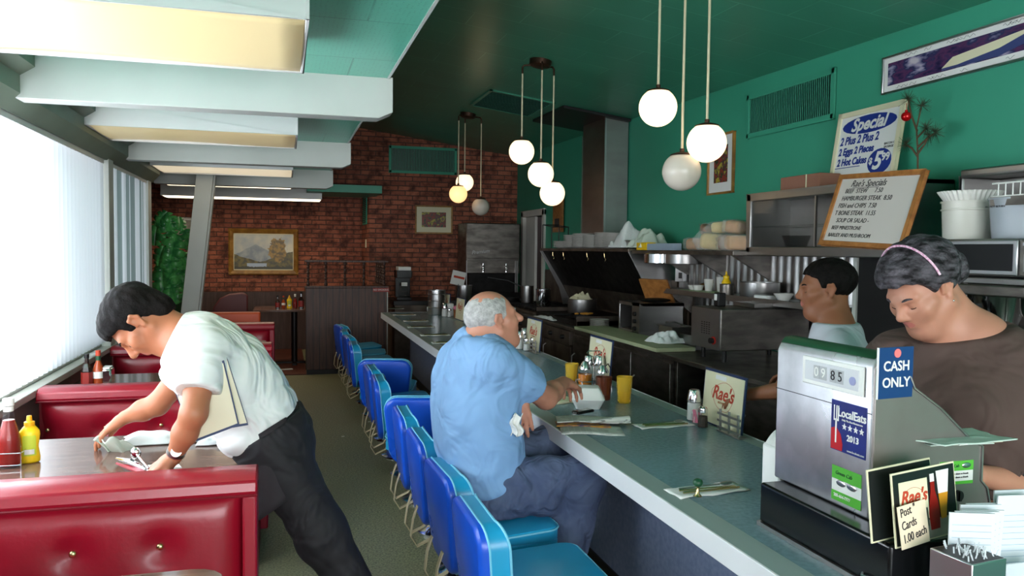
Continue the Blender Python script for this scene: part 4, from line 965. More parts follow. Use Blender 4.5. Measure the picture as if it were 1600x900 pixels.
picture('framed_photo', 'small framed photo with a cream mat on the brick wall', (2.095, YB, 1.975), .27, .20, 'y', 'gilt', 'cream', 'photo_color', .018, .075)
# landscape painting
def paint_b(nt, b):
    v = mp_obj(nt); sp_ = nt.nodes.new('ShaderNodeSeparateXYZ'); nt.links.new(v, sp_.inputs[0])
    n1 = nt.nodes.new('ShaderNodeTexNoise'); n1.inputs['Scale'].default_value = 5; n1.inputs['Detail'].default_value = 6; nt.links.new(v, n1.inputs[0])
    n2 = nt.nodes.new('ShaderNodeTexNoise'); n2.inputs['Scale'].default_value = 26; n2.inputs['Detail'].default_value = 4; nt.links.new(v, n2.inputs[0])
    def mth(op, a, b_=None, c=None):
        m = nt.nodes.new('ShaderNodeMath'); m.operation = op
        for i, q in enumerate((a, b_, c)):
            if q is None: continue
            if isinstance(q, (int, float)): m.inputs[i].default_value = q
            else: nt.links.new(q, m.inputs[i])
        return m.outputs[0]
    X, Z = sp_.outputs[0], sp_.outputs[2]
    sky = mixc(nt, noise_f(nt, v, 4, .35, .65), (170, 180, 184), (226, 220, 196))
    # mountain: height falls off from x=-.12
    mh = mth('SUBTRACT', .12, mth('MULTIPLY', mth('ABSOLUTE', mth('ADD', X, .12)), .55)); mh = mth('ADD', mh, mth('MULTIPLY', n1.outputs[0], .10))
    f = mth('LESS_THAN', Z, mth('SUBTRACT', mh, .05)); c = mixc(nt, f, sky, mixc(nt, noise_f(nt, v, 9, .4, .6), (134, 146, 156), (170, 176, 176)))
    ll = mth('SUBTRACT', mth('ADD', mth('MULTIPLY', n1.outputs[0], .08), -.20), mth('MULTIPLY', mth('ABSOLUTE', mth('ADD', X, .06)), -.35))
    ll = mth('MINIMUM', ll, .02)
    f = mth('LESS_THAN', Z, ll); c = mixc(nt, f, c, mixc(nt, noise_f(nt, v, 20, .4, .6), (120, 106, 46), (74, 72, 44)))
    f = mth('MULTIPLY', mth('LESS_THAN', Z, -.17), mth('LESS_THAN', mth('ABSOLUTE', mth('ADD', X, .10)), mth('ADD', .10, mth('MULTIPLY', n1.outputs[0], .1)))); c = mixc(nt, f, c, (176, 192, 212))
    # big autumn tree at the right: noisy disc
    d = mth('ADD', mth('POWER', mth('MULTIPLY', mth('SUBTRACT', X, .20), 1.0), 2.0), mth('POWER', mth('MULTIPLY', mth('SUBTRACT', Z, .03), .72), 2.0))
    d = mth('ADD', mth('SQRT', d), mth('MULTIPLY', mth('SUBTRACT', n2.outputs[0], .5), .16))
    f = mth('LESS_THAN', d, .125); c = mixc(nt, f, c, mixc(nt, noise_f(nt, v, 24, .4, .6), (176, 138, 56), (104, 88, 44)))
    f = mth('LESS_THAN', Z, mth('ADD', -.24, mth('MULTIPLY', n2.outputs[0], .04))); c = mixc(nt, f, c, (64, 60, 30))
    nt.links.new(c, b.inputs['Base Color']); b.inputs['Roughness'].default_value = .4
node_mat('landscape', paint_b)
t = thing('landscape_painting', 'gilt-framed landscape painting of a mountain lake and autumn tree', 'painting', (-.28, YR, 1.48))
hw, hh = .50, .345
B().prism([(0, 0), (.0, -.03), (.02, -.045), (.05, -.03), (.075, -.018), (.075, 0)], lambda u, v, d: (d, v, hh-u), -hw, hw).prism([(0, 0), (.0, -.03), (.02, -.045), (.05, -.03), (.075, -.018), (.075, 0)], lambda u, v, d: (d, v, -hh+u), -hw, hw).prism([(0, 0), (.0, -.03), (.02, -.045), (.05, -.03), (.075, -.018), (.075, 0)], lambda u, v, d: (-hw+u, v, d), -hh, hh).prism([(0, 0), (.0, -.03), (.02, -.045), (.05, -.03), (.075, -.018), (.075, 0)], lambda u, v, d: (hw-u, v, d), -hh, hh).build('frame', 'gilt', t)
B().box(-hw+.065, hw-.065, -.02, -.015, hh-.085, hh-.07).box(-hw+.065, hw-.065, -.02, -.015, -hh+.07, -hh+.085).box(-hw+.065, -hw+.08, -.02, -.015, -hh+.07, hh-.07).box(hw-.08, hw-.065, -.02, -.015, -hh+.07, hh-.07).build('inner_frame', 'cream', t)
B().box(-hw+.07, hw-.07, -.014, -.004, -hh+.07, hh-.07).build('canvas', 'landscape', t)
picture('framed_notice', 'white framed paper on the brick wall behind the monstera plant', (-1.36, YR, 1.765), .22, .20, 'y', 'door_white', 'paper', mat('notice_grey', (176, 172, 160), .6, noise=(14, .3)), .012, .02)
# milk dispenser
t = thing('steel_milk_dispenser', 'tall stainless milk dispenser with two chrome taps', 'dispenser', (2.80, 10.95, .86))
B().box(-.38, .39, -.25, .3, .36, 1.06).build('cabinet', 'steel_dark', t, bev=.01)
B().box(-.37, .38, -.262, -.25, .57, 1.05).build('door', 'steel_dark', t, bev=.005)
B().box(-.33, .35, -.20, .3, .10, .36).build('recess', 'iron', t); B().box(-.38, .39, -.28, .3, .0, .10).build('drip_base', 'iron', t, bev=.004)
for x in (-.15, .18): B().cyl((x, -.30, .38), (x, -.30, .50), .018, .012, 12).cyl((x, -.25, .46), (x, -.34, .46), .014, n=10).ell((x, -.32, .42), (.022, .022, .022), 12, 8).build('tap', 'chrome', t)
B().box(.32, .335, -.27, -.255, .02, .54).box(.345, .36, -.27, -.255, .02, .54).box(-.38, -.37, -.27, -.255, .02, .54).build('trim_strip', 'alu', t)
text('lettering', 'Premium', .07, 'alu', t, None, shear=.35, local_m=frame3((-.18, -.264, .66), (1, 0, .12), (0, 0, 1)))
t = thing('back_counter', 'low dark counter along the back wall carrying the coffee machine', 'counter', (1.9, 10.8, 0))
B().box(-.50, 1.40, -.30, .55, .80, .86).build('top', 'black', t, bev=.004); B().box(-.48, 1.38, -.26, .5, 0, .80).build('base', 'steel_grease', t)
t = thing('coffee_machine', 'dark coffee machine with a white top behind the partition', 'coffee machine', (1.56, 10.75, .86))
B().box(-.10, .10, -.12, .14, .0, .04).box(-.10, .10, .02, .14, .04, .40).box(-.10, .10, -.12, .14, .30, .40).build('body', 'black_gloss', t, bev=.004)
B().box(-.08, .09, -.12, .12, .40, .45).build('top_tray', 'white_plastic', t, bev=.004); B().lathe([(.05, 0), (.065, .03), (.065, .09), (.04, .13), (.045, .15)], 20, (0, -.05, .045)).build('coffee_pot', 'glass_thin', t)
B().box(-.04, .04, -.123, -.12, .19, .24).build('label', 'paper', t)
pot('milkshake_canister', 'ribbed aluminium canister at the far end of the counter', (1.76, 9.35, .772), .105, .29, 'alu', cat='canister')
o = bpy.data.objects['milkshake_canister']
for k in (.08, .16, .24): B().lathe([(.106, k), (.109, k+.004), (.106, k+.008)], 28, cap=False).build('rib', 'alu', o)
t = thing('display_card_stand', 'tilted white card sign with a red line on a black stand', 'sign', (2.28, 10.55, .861))
B().cyl((0, 0, 0), (0, 0, .22), .012, n=8).lathe([(.06, 0), (.06, .015)], 16).build('stand', 'black', t)
B().cbox((0, 0, .30), (.19, .02, .19), Euler((0, .22, 0)).to_matrix()).build('card', 'paper', t, bev=.002); B().cbox((0.01, -.012, .31), (.15, .004, .03), Euler((0, .22, 0)).to_matrix()).build('red_line', 'red_ink', t)
pot('ice_bin', 'white-rimmed round bin behind the seated man\'s head', (2.38, 10.62, .861), .12, .2, 'alu', cat='bin')
t = thing('beer_tap_arm', 'thin black bent faucet arm behind the far end of the stove', 'faucet', (3.0, 9.6, .86)); B().tube([(0, 0, 0), (0, 0, .18), (-.25, .1, .30), (-.5, .2, .34)], .008, 8).build('pipe', 'black', t)
t = thing('wall_phone', 'tan wooden box hung on the kitchen wall near the door', 'wall box', (3.33, 9.45, 2.0)); B().box(-.03, .0, -.17, .17, -.22, .25).build('box', 'frame_wood', t, bev=.004); B().box(-.035, -.03, -.08, .08, -.15, -.05).build('slot', 'black', t)
# ================================================================ monstera in a pot on the divider
t = thing('plant_shelf', 'dark half-height divider under the monstera pot', 'divider', (-1.2, 9.35, 0)); B().box(-.45, .25, -.16, .2, 0, .66).build('body', 'dark_panel', t, bev=.006)
t = thing('monstera_plant', 'tall monstera plant with split leaves in a green pot beside the white column', 'plant', (-1.20, 9.3, .66))
B().lathe([(.11, 0), (.13, .02), (.175, .31), (.185, .32), (.185, .335), (.16, .335), (.15, .29), (0, .28)], 30).build('pot', 'green_dark', t)
B().tube([(0, 0, .25), (.02, 0, .55), (-.01, .0, .85), (.0, 0, 1.1)], [.03, .028, .022, .012], 8).build('stem', mat('stem_brown', (70, 52, 36), .8), t)
def leafb(nt, b):
    v = mp_obj(nt); c = mixc(nt, noise_f(nt, v, 14, .4, .6), (84, 176, 92), (46, 124, 66)); nt.links.new(c, b.inputs['Base Color']); b.inputs['Roughness'].default_value = .32
node_mat('leaf_green', leafb)
def monstera(mb, c, nrm, tip, L):
    n = V3(nrm).normalized(); u = V3(tip); u = (u-n*u.dot(n)).normalized(); s = n.cross(u)
    N = 40; pts = []
    for k in range(N+1):
        a = PI*k/N          # half outline from base round to tip
        r = .52*L*(1+.12*math.cos(a)); w_ = math.sin(a)**.8
        notch = 1.0
        if .18 < k/N < .9: notch = 1-.62*max(0, math.sin(k/N*2*PI*4.5))**4
        pts.append((-math.cos(a)*.5*L+.5*L, .46*L*w_*notch))
    for sg in (-1, 1):
        o = len(mb.v)
        for (x, y) in pts:
            mid = V3(c)+u*x; z = -.35*(y/L)**1.3*L*.5-(x/L)**2*.22*L
            mb.v.append(tuple(mid-n*((x/L)**2*.22*L))); mb.v.append(tuple(V3(c)+u*x+s*(sg*y)+n*z))
        for k in range(N): mb.f.append((o+2*k, o+2*k+1, o+2*k+3, o+2*k+2)); mb.m.append(0)
lv = [((246, 362), .36, (-.5, -1, .4), (-.1, 0, -1)), ((262, 348), .34, (.2, -1, .3), (.3, 0, -1)), ((294, 372), .30, (.3, -1, .3), (.4, 0, -1)), ((272, 385), .40, (0, -1, .35), (-.2, 0, -1)), ((250, 398), .30, (-.5, -1, .2), (-.4, 0, -1)),
      ((290, 412), .38, (.3, -1, .3), (.5, 0, -.9)), ((256, 436), .42, (-.3, -1, .3), (.1, 0, -1)), ((282, 440), .36, (.2, -1, .4), (.6, 0, -1)), ((266, 405), .34, (.1, -1, .3), (.1, 0, -1)), ((283, 350), .22, (.6, -1, .2), (.1, 0, .9)), ((245, 425), .3, (-.6, -.8, .2), (-.5, 0, -.8)), ((275, 425), .34, (0, -1, .2), (.2, 0, -1)), ((252, 340), .26, (-.3, -1, .3), (-.6, 0, -.6)), ((270, 458), .30, (.1, -1, .5), (.2, 0, -1))]
for k, (pp, L, n_, tp) in enumerate(lv):
    L *= .74; q = at(*pp, y=9.22-.035*(k % 5)); c = q-V3((-1.2, 9.3, .66)); u = V3(tp).normalized(); c0 = c-u*L*.45
    mb = B(); monstera(mb, c0, n_, tp, L); o = mb.build('leaf', 'leaf_green', t, smooth=True, solid=.002, fixn=False)
    st = V3((0, 0, max(.35, min(1.05, c0.z-.05)))); B().tube([st, (st+c0)/2+V3((0, -.02, .05)), c0], .005, 5).build('petiole', 'leaf_green', o)

# ================================================================ bottles, condiments
def bottle(kind, label, loc, group=None, s=1, rz=0):
    t = thing({'ketchup': 'ketchup_bottle', 'mustard': 'mustard_bottle', 'sauce': 'steak_sauce_bottle', 'hot': 'hot_sauce_bottle'}[kind], label, 'bottle', loc, rz, group); t.scale = (s, s, s)
    if kind == 'ketchup':
        B().lathe([(.030, 0), (.033, .005), (.033, .085), (.031, .10), (.016, .165), (.0135, .185), (.0135, .20)], 24).build('bottle', 'glass_thin', t)
        B().lathe([(.028, .003), (.0315, .007), (.0315, .085), (.029, .10), (.0165, .150), (0, .151)], 24).build('ketchup', 'ketchup', t)
        B().lathe([(.0165, .197), (.0165, .218), (.015, .22)], 20).build('cap', 'white_plastic', t); B().lathe([(.0142, .178), (.0142, .194)], 20, cap=False).build('neck_label', 'paper', t)
    if kind == 'mustard':
        prof = [(.028, 0), (.033, .004), (.034, .02), (.030, .045), (.028, .06), (.031, .08), (.034, .10), (.033, .115), (.022, .13), (.016, .136), (.016, .139)]
        B().lathe(prof, 28, sy=.72).build('bottle', 'yellow_plastic', t)
        B().lathe([(.0175, .137), (.0175, .15), (.010, .153), (.008, .172), (.004, .173)], 20).build('cap', mat('yellow_cap', (236, 170, 14), .4), t)
        def lb(u, v): a = -PI/2+(u-.5)*1.5; return (.0318*math.cos(a), .0318*.735*math.sin(a)-.0015, .028+.075*v)
        B().grid(lb, 10, 2).build('label', mat('label_green', (196, 206, 60), .5), t); B().grid(lambda u, v: (lb(u*.7+.15, v*.25)[0], lb(u*.7+.15, 0)[1]-.0012, .034+.018*v), 8, 1).build('barcode', 'paper', t)
    if kind == 'sauce':
        B().lathe([(.026, 0), (.028, .004), (.028, .09), (.022, .11), (.012, .13), (.011, .165)], 6).build('bottle', 'glass_dark', t); B().lathe([(.013, .16), (.013, .182)], 14).build('cap', 'black', t); B().lathe([(.0288, .02), (.0288, .085)], 6, cap=False).build('label', 'sign_red', t)
    if kind == 'hot':
        B().lathe([(.022, 0), (.024, .004), (.024, .075), (.018, .095), (.010, .115), (.0095, .145)], 20).build('bottle', mat('hot_red', (164, 70, 36), .2), t); B().lathe([(.011, .142), (.011, .165)], 14).build('cap', 'red_ink', t); B().lathe([(.0245, .04), (.0245, .07)], 20, cap=False).build('label', 'paper', t); B().lathe([(.0105, .12), (.0105, .14)], 14, cap=False).build('neck_band', 'green_dark', t)
    return t
mat('glass_dark', (40, 22, 16), .12, coat=.3)
bottle('ketchup', 'glass ketchup bottle in a wire caddy at the left edge of the wiped table', tuple(at(15, 728, z=.751)), s=1.12)
bottle('mustard', 'yellow squeeze mustard bottle on the wiped table', tuple(at(47, 722, z=.751)), s=1.0, rz=.2)
p = at(12, 728, z=.751); t = thing('wire_caddy', 'chrome wire caddy around the ketchup bottle', 'caddy', tuple(p))
mb = B()
for z in (.012, .055): mb.tube([(-.045+.0, -.045, z), (.055, -.045, z), (.055, .045, z), (-.045, .045, z)], .0022, 6, True)
for a, b in ((-.045, -.045), (.055, -.045), (.055, .045), (-.045, .045)): mb.tube([(a, b, .0), (a, b, .06)], .002, 6)
mb.build('wires', 'chrome', t)
zt_ = .7505
bottle('sauce', 'dark sauce bottle with a red label on the second table, by the window', tuple(at(136, 606, z=zt_)), s=1.05)
bottle('hot', 'hot sauce bottle with a green neck band on the second table', tuple(at(154, 604, z=zt_)), s=1.25)
t = thing('napkin_dispenser', 'small chrome napkin holder beside the hot sauce bottle', 'napkin holder', tuple(at(168, 602, z=zt_))); B().box(-.03, .03, -.05, .05, 0, .10).build('shell', 'chrome', t, bev=.01); B().box(-.02, .02, -.045, .045, .1, .108).build('napkins', 'paper', t)
for k, (px, kd, lb, sc) in enumerate(((434, 'sauce', 'brown bottle leftmost on the far recess table', .95), (443, 'hot', 'slim red-brown bottle second on the far recess table', 1), (452, 'mustard', 'pale squeeze bottle in the middle of the far recess table', 1), (461, 'ketchup', 'ketchup bottle on the far recess table', .85), (470, 'sauce', 'tallest dark bottle at the right of the far recess table', 1.2))):
    p = at(px, 480, z=.751); bottle(kd, lb, (p.x, 10.80+.06*(k % 2), .751), s=sc)
for k, (px, kd, lb) in enumerate(((322, 'sauce', 'dark bottle on the table behind the waiter\'s shoulder'), (329, 'hot', 'slim bottle beside the dark one behind the waiter\'s shoulder'))):
    p = at(px, 495, y=8.9); 
o = B().box(-.09, .09, -.03, .03, 0, .008).build('folded_napkin', 'paper', None); tag_loc(o, (.02, 10.35, .0125), 'white paper napkin dropped on the brown floor by the partition', 'napkin'); o.rotation_euler = (0, 0, .2)
for k, (px, py) in enumerate(((536, 682), (577, 659))): 
    p = at(px, py, z=.001); o = B().box(-.012, .012, -.007, .007, 0, .002).build('paper_scrap', 'paper', None); tag_loc(o, p, ('scrap of white paper on the aisle floor' , 'larger paper scrap on the floor near the stool posts')[k], 'litter')

def menu_card(loc, rz, label, tilt=.08, w_=.33, h=.25, group=None, big=True):
    t = thing('menu_card', label, 'menu', loc, 0, group, rot=(0, tilt, rz))
    B().box(-.004, .004, -w_/2, w_/2, 0, h).build('cover', 'navy', t, bev=.001)
    B().box(-.006, -.003, -w_/2+.008, w_/2-.008, .008, h-.012).build('page', 'cream', t)
    L = lambda u, v, d=-.0068: frame3((d, -u, v), (0, -1, 0), (0, 0, 1))
    text('logo', "Rae's", .085, 'red_ink', t, None, shear=.3, bold=.0015, local_m=L(0, h*.60))
    B().tube([(-.0065, .09*math.cos(a)*(1+.1*math.sin(3*a)), h*.56+.062*math.sin(a)*(1-.25*math.cos(a))) for a in [2*PI*i/36 for i in range(36)]], .0008, 4, True).build('logo_outline', 'red_ink', t)
    text('logo_line', 'RESTAURANT', .014, 'frame_wood', t, None, local_m=L(.01, h*.44)); B().box(-.0068, -.006, -.02, .07, h-.04, h-.02).build('sticker', 'paper', t)
    return t
ZC = .7705
def shaker(label, loc, fill, top='chrome', s=1):
    t = thing('shaker', label, 'shaker', loc); t.scale = (s, s, s)
    B().lathe([(.021, 0), (.022, .004), (.019, .055), (.018, .062)], 8).build('glass', 'glass_thin', t); B().lathe([(.018, .003), (.0195, .006), (.0175, .045), (0, .046)], 8).build('contents', fill, t)
    B().lathe([(.019, .060), (.0195, .066), (.018, .076), (.010, .083), (0, .084)], 20).build('cap', top, t)
    return t
mat('pepper', (74, 60, 52), .9, noise=(200, .5)); mat('salt', (232, 232, 230), .9); mat('pink_packet', (226, 132, 160), .6)
def condiment_set(px, which, dark=False):
    "a menu in a rack, with sugar pourer and shakers in front, at the kitchen edge of the counter"
    pass
def sugar(label, loc, s=1):
    t = thing('sugar_pourer', label, 'sugar pourer', loc); t.scale = (s, s, s)
    B().lathe([(.033, 0), (.034, .004), (.031, .085), (.029, .09)], 28).build('jar', 'glass_thin', t); B().lathe([(.031, .003), (.032, .006), (.0295, .083), (0, .084)], 28).build('sugar', 'salt', t)
    B().lathe([(.032, .088), (.032, .10), (.026, .135), (.022, .142), (0, .143)], 28).build('cap', 'chrome', t); return t
def rack(label, loc, rz=0):
    t = thing('wire_menu_rack', label, 'rack', loc, rz)
    mb = B()
    for y in (-.10, -.03, .04): mb.box(-.012, -.006, y-.006, y+.006, 0, .10)
    for z in (.02, .05, .08): mb.box(-.014, -.008, -.12, .06, z-.005, z+.005)
    mb.box(-.014, .03, -.12, .06, 0, .006); mb.build('bars', 'steel', t, bev=.001); return t
menu_card((1.865, 3.10, ZC), 0.0, 'upright menu with a red logo beside the cash register', w_=.34)
rack('grey metal rack holding the menu next to the cash register', (1.835, 3.0, ZC))
sugar('tall sugar pourer in front of the menu next to the cash register', at(1084, 656, z=ZC))
p = at(1088, 664, z=ZC); t = thing('packet_holder', 'glass of pink sweetener packets in front of the near sugar pourer', 'packet holder', p)
B().lathe([(.018, 0), (.022, .05)], 16).build('glass', 'glass_thin', t)
for k in range(5): B().cbox((.004*(k-2), .002*(k % 3-1), .04), (.003, .03, .06), Euler((.1*(k-2), .08*(k-2), .4*k)).to_matrix()).build('packet', 'pink_packet' if k % 2 == 0 else 'paper', t)
shaker('glass pepper shaker in front of the near menu', at(1098, 668, z=ZC), 'pepper', s=1.15); shaker('glass salt shaker behind the near pepper shaker', at(1114, 658, z=ZC), 'salt', s=1.15)
menu_card((1.865, 4.53, ZC), 0.0, 'upright menu behind the syrup jars', w_=.36)
menu_card((1.865, 5.88, ZC), 0.0, 'upright menu in front of the stove, past the seated man\'s face', w_=.36)
sugar('white-topped sugar pourer by the seated man\'s face', at(812, 545, z=ZC)); shaker('salt shaker beside the sugar pourer by the seated man', at(822, 548, z=ZC), 'salt', s=1.2); shaker('pepper shaker by the third menu', at(832, 547, z=ZC), 'pepper', s=1.2)
rack('grey rack holding the third menu, beyond the seated man', (1.835, 5.78, ZC))
sugar('thin steel pourer behind the shakers by the seated man', at(819, 538, z=ZC), .95)
menu_card((1.865, 8.55, ZC), 0.05, 'upright menu near the pink packet holder, far down the counter', w_=.34)
menu_card((1.865, 9.45, ZC), 0.25, 'farthest upright menu beside the milkshake canister', w_=.30)
sugar('sugar pourer at the far end beside the canister', (1.80, 9.05, ZC), 1.1); shaker('salt shaker beside the far sugar pourer', (1.84, 8.98, ZC), 'salt', s=1.2)
t = thing('napkin_dispenser', 'white napkin dispenser beside the pink packets, far down the counter', 'napkin holder', at(703, 494, z=ZC)); B().box(-.035, .035, -.05, .05, 0, .15).build('shell', 'white_plastic', t, bev=.008); B().box(-.037, -.035, -.03, .03, .03, .11).build('face', 'steel', t)
t = thing('packet_holder', 'brown cup of pink packets far down the counter', 'packet holder', at(713, 496, z=ZC)); B().lathe([(.028, 0), (.035, .09)], 18).build('cup', mat('cup_brown', (150, 90, 50), .5), t); B().ell((0, 0, .11), (.04, .04, .025)).build('packets', 'pink_packet', t)['kind'] = 'stuff'
# rolled towel on far counter
o = B().tube([(-.15, 0, .03), (0, .01, .032), (.16, -.01, .028)], [.03, .032, .024], 12).build('rolled_towel', 'cloth_white', None); tag_loc(o, at(686, 487, z=ZC), 'rolled white towel on the far part of the counter', 'towel'); o.rotation_euler = (0, 0, -.3)
# place settings
def setting(px, py, rz, label, green=False, s=1):
    t = thing('place_setting', label, 'napkin with cutlery', at(px, py, z=ZC), rz, 'paper napkins with cutlery along the counter'); t.scale = (s, s, s)
    B().grid(lambda u, v: ((u-.5)*.27, (v-.5)*.10+.005*math.sin(u*9), .0015+.003*abs(math.sin(u*7+v*5))), 16, 6).build('napkin', 'paper', t, smooth=True, solid=.002)
    fk = B().tube([(-.10, .012, .008), (.0, .0, .010), (.05, -.008, .010)], .003, 6).cbox((.075, -.012, .010), (.05, .016, .002), Euler((0, 0, -.15)).to_matrix()); fk.build('fork', 'steel' if not green else 'brass', t)
    B().tube([(-.10, -.012, .008), (.11, -.022, .008)], .0035, 6).build('knife', 'steel' if not green else 'brass', t)
    B().tube([(-.09, .028, .008), (.06, .016, .012)], .003, 6).ell((.085, .014, .014), (.024, .013, .005), 12, 8).build('spoon', 'steel', t)
    return t
s0 = setting(1105, 767, .10, 'napkin with brass-toned cutlery nearest the cash register', True)
s1 = setting(1037, 665, .05, 'napkin with cutlery in front of the near shakers', True)
for (px, py, lb) in ((680, 522, 'napkin and fork nearest the seated man\'s shoulder, far side'), (658, 509.5, 'napkin and knife second beyond the seated man'), (650, 500, 'napkin and fork third beyond the seated man'), (632, 490.5, 'napkin and fork fourth beyond the seated man'), (615, 480.5, 'farthest napkin and cutlery at the counter\'s end'), (700, 534, 'napkin half hidden by the seated man\'s shoulder')):
    dup(s1, at(px, py+2, z=ZC), -.05, lb)
t = thing('green_egg_ornament', 'dark green wrapped mint standing on a brass spoon handle by the near napkin', 'mint', at(1090, 775, z=ZC+.012)); B().lathe([(.014, 0), (.006, .008), (.004, .025), (.009, .032)], 16).build('brass_stand', 'brass', t); B().ell((0, 0, .043), (.016, .016, .014), 20, 12).build('green_top', 'green_dark', t)
# glasses, jars, take-out box, papers near the seated man
def tumbler(label, loc, m, liq, r=.034, h=.13, fillh=.5, s=1):
    t = thing('tumbler', label, 'glass', loc); t.scale = (s, s, s)
    B().lathe([(r*.78, 0), (r*.80, .004), (r, h), (r-.002, h), (r*.76, .006), (0, .006)], 28).build('glass', m, t)
    if liq: B().lathe([(r*.77, .007), (r*(.79+.2*fillh)-.003, h*fillh), (0, h*fillh)], 28).build('drink', liq, t)
    return t
mat('amber_glass', (232, 190, 60), .08, alpha=.45); mat('orange_juice', (250, 190, 20), .4); mat('brown_tumbler', (92, 44, 26), .15, alpha=.9, coat=.3); mat('tea', (110, 50, 20), .15); mat('syrup_orange', (222, 128, 30), .15); mat('syrup_dark', (60, 26, 14), .12)
tumbler('amber tumbler half full of orange juice', at(975, 629, z=ZC), 'amber_glass', 'orange_juice', r=.042, h=.135, fillh=.42)
tumbler('amber glass behind the seated man\'s raised hand', at(893, 598, z=ZC), 'amber_glass', 'amber_glass', r=.042, h=.115, fillh=.8)
tumbler('dark brown plastic tumbler of cola behind the take-out box', at(943, 624, z=ZC), 'brown_tumbler', 'tea', r=.044, h=.12, fillh=.85)
def syrup(label, loc, m, s=1):
    t = thing('syrup_jar', label, 'syrup jar', loc); t.scale = (s, s, s)
    B().lathe([(.032, 0), (.036, .005), (.036, .06), (.03, .075), (.03, .082)], 24).build('jar', 'glass_thin', t); B().lathe([(.0345, .004), (.0345, .055), (0, .056)], 24).build('syrup', m, t)
    B().lathe([(.031, .08), (.030, .09), (.012, .12), (0, .121)], 20).build('lid', 'chrome', t); B().tube([(.015, 0, .11), (.03, 0, .125), (.045, 0, .10)], .003, 6).build('trigger', 'black', t); return t
p1, p2 = at(914, 601, z=ZC), at(941, 606, z=ZC)
syrup('orange syrup jar in the chrome caddy', p1, 'syrup_orange', 1.15); syrup('dark syrup jar beside the orange one', p2, 'syrup_dark', 1.1)
sugar('white sugar pourer in the chrome caddy', at(920, 594, z=ZC), 1.05); sugar('second sugar pourer behind the dark syrup jar', at(936, 594, z=ZC), 1.05)
t = thing('chrome_caddy', 'chrome wire caddy with a looped handle around the syrup jars', 'caddy', (p1+p2)/2)
mb = B().box(-.09, .09, -.055, .055, 0, .004); mb.tube([(0, 0, 0), (0, 0, .17)], .003, 6); mb.tube([(-.035, 0, .185), (-.045, 0, .195), (-.035, 0, .205), (.035, 0, .205), (.045, 0, .195), (.035, 0, .185), (0, 0, .17)], .003, 6, True)
for z in (.035,): mb.tube([(-.09, -.05, z), (.09, -.05, z), (.09, .05, z), (-.09, .05, z)], .0025, 6, True)
for a in (-.09, .09):
    for b in (-.05, .05): mb.tube([(a, b, 0), (a, b, .035)], .0025, 6)
mb.build('wire_frame', 'chrome', t)
t = thing('takeout_box', 'white foam take-out box with its lid bulging, by the seated man', 'take-out box', at(918, 636, z=ZC), -.35)
q = rrect(.16, .16, .02, 4)
mb = pad(q, [(0, .028), (.045, 0), (.048, -.004), (.051, -.004), (.054, 0), (.075, .012), (.10, .030), (.103, .034)], lambda u, v, d: (u, v, d)); mb.build('shell', 'white_plastic', t, smooth=True)
B().tube([(-.05, -.052, .10), (-.035, -.075, .06)], .0025, 5).tube([(.05, -.05, .10), (.06, -.07, .06)], .0025, 5).build('ridges', 'white_plastic', t)
t = thing('mobile_phone', 'black mobile phone lying on the folded newspaper', 'phone', at(911, 645, z=ZC+.024), .45); B().box(-.055, .055, -.024, .024, 0, .014).build('body', 'black_gloss', t, bev=.006); B().box(-.02, .045, -.018, .018, .014, .0145).build('screen', mat('screen_dark', (52, 54, 58), .15), t); B().box(-.056, -.054, -.012, .012, .004, .010).build('port', 'alu', t)
def news_b(nt, b):
    v = mp_obj(nt); w1 = nt.nodes.new('ShaderNodeTexBrick'); w1.inputs['Scale'].default_value = 1; w1.inputs['Brick Width'].default_value = .05; w1.inputs['Row Height'].default_value = .006; w1.inputs['Mortar Size'].default_value = .0022
    for i in (0, 1): w1.inputs[1+i].default_value = (*lin((128, 128, 126)), 1)
    w1.inputs['Mortar'].default_value = (*lin((208, 210, 204)), 1); nt.links.new(v, w1.inputs[0])
    c = mixc(nt, noise_f(nt, v, 14, .52, .56, 1), w1.outputs[0], (214, 216, 208)); nt.links.new(c, b.inputs['Base Color']); b.inputs['Roughness'].default_value = .8
node_mat('newsprint', news_b)
t = thing('newspaper', 'folded newspaper with a purple page lying on the counter edge', 'newspaper', at(922, 668, z=ZC), -.28)
B().grid(lambda u, v: ((u-.5)*.27, (v-.5)*.20-.05, .003+.004*math.sin(u*5)), 12, 4).build('lower_sheet', 'newsprint', t, smooth=True, solid=.003)
B().grid(lambda u, v: ((u-.5)*.24-.03, (v-.5)*.10+.02, .010+.003*math.sin(u*5)), 12, 4).build('purple_page', mat('purple_print', (72, 60, 104), .6, noise=(30, .5, (214, 150, 60))), t, smooth=True, solid=.002)
B().grid(lambda u, v: ((u-.5)*.33+.02, (v-.5)*.13+.075+.02*u, .018+.012*math.sin(v*PI)*u+.004*math.sin(u*6)), 16, 10).build('folded_sheet', 'newsprint', t, smooth=True, solid=.004)
B().tube([(.0, .015, .022), (.10, .03, .028), (.18, .05, .03)], [.006, .012, .014], 10).build('fold_roll', 'newsprint', t)
o = B().box(-.14, .10, -.06, .06, 0, .012).build('napkin_stack', 'cream', None, bev=.004); tag_loc(o, at(872, 628, z=ZC), 'cream paper under the seated man\'s elbow', 'paper'); o.rotation_euler = (0, 0, .3)
# table things of the wiped table
cloth('wiping_cloth', 'crumpled white cloth on the wiped table behind the waiter\'s hand', at(260, 688, z=.7505), .34, .16, .045, seed=31, flat=True)
cloth('wiping_cloth', 'white cloth end lying on the table under the menus', at(345, 690, z=.7505), .18, .12, .03, seed=33, flat=True)
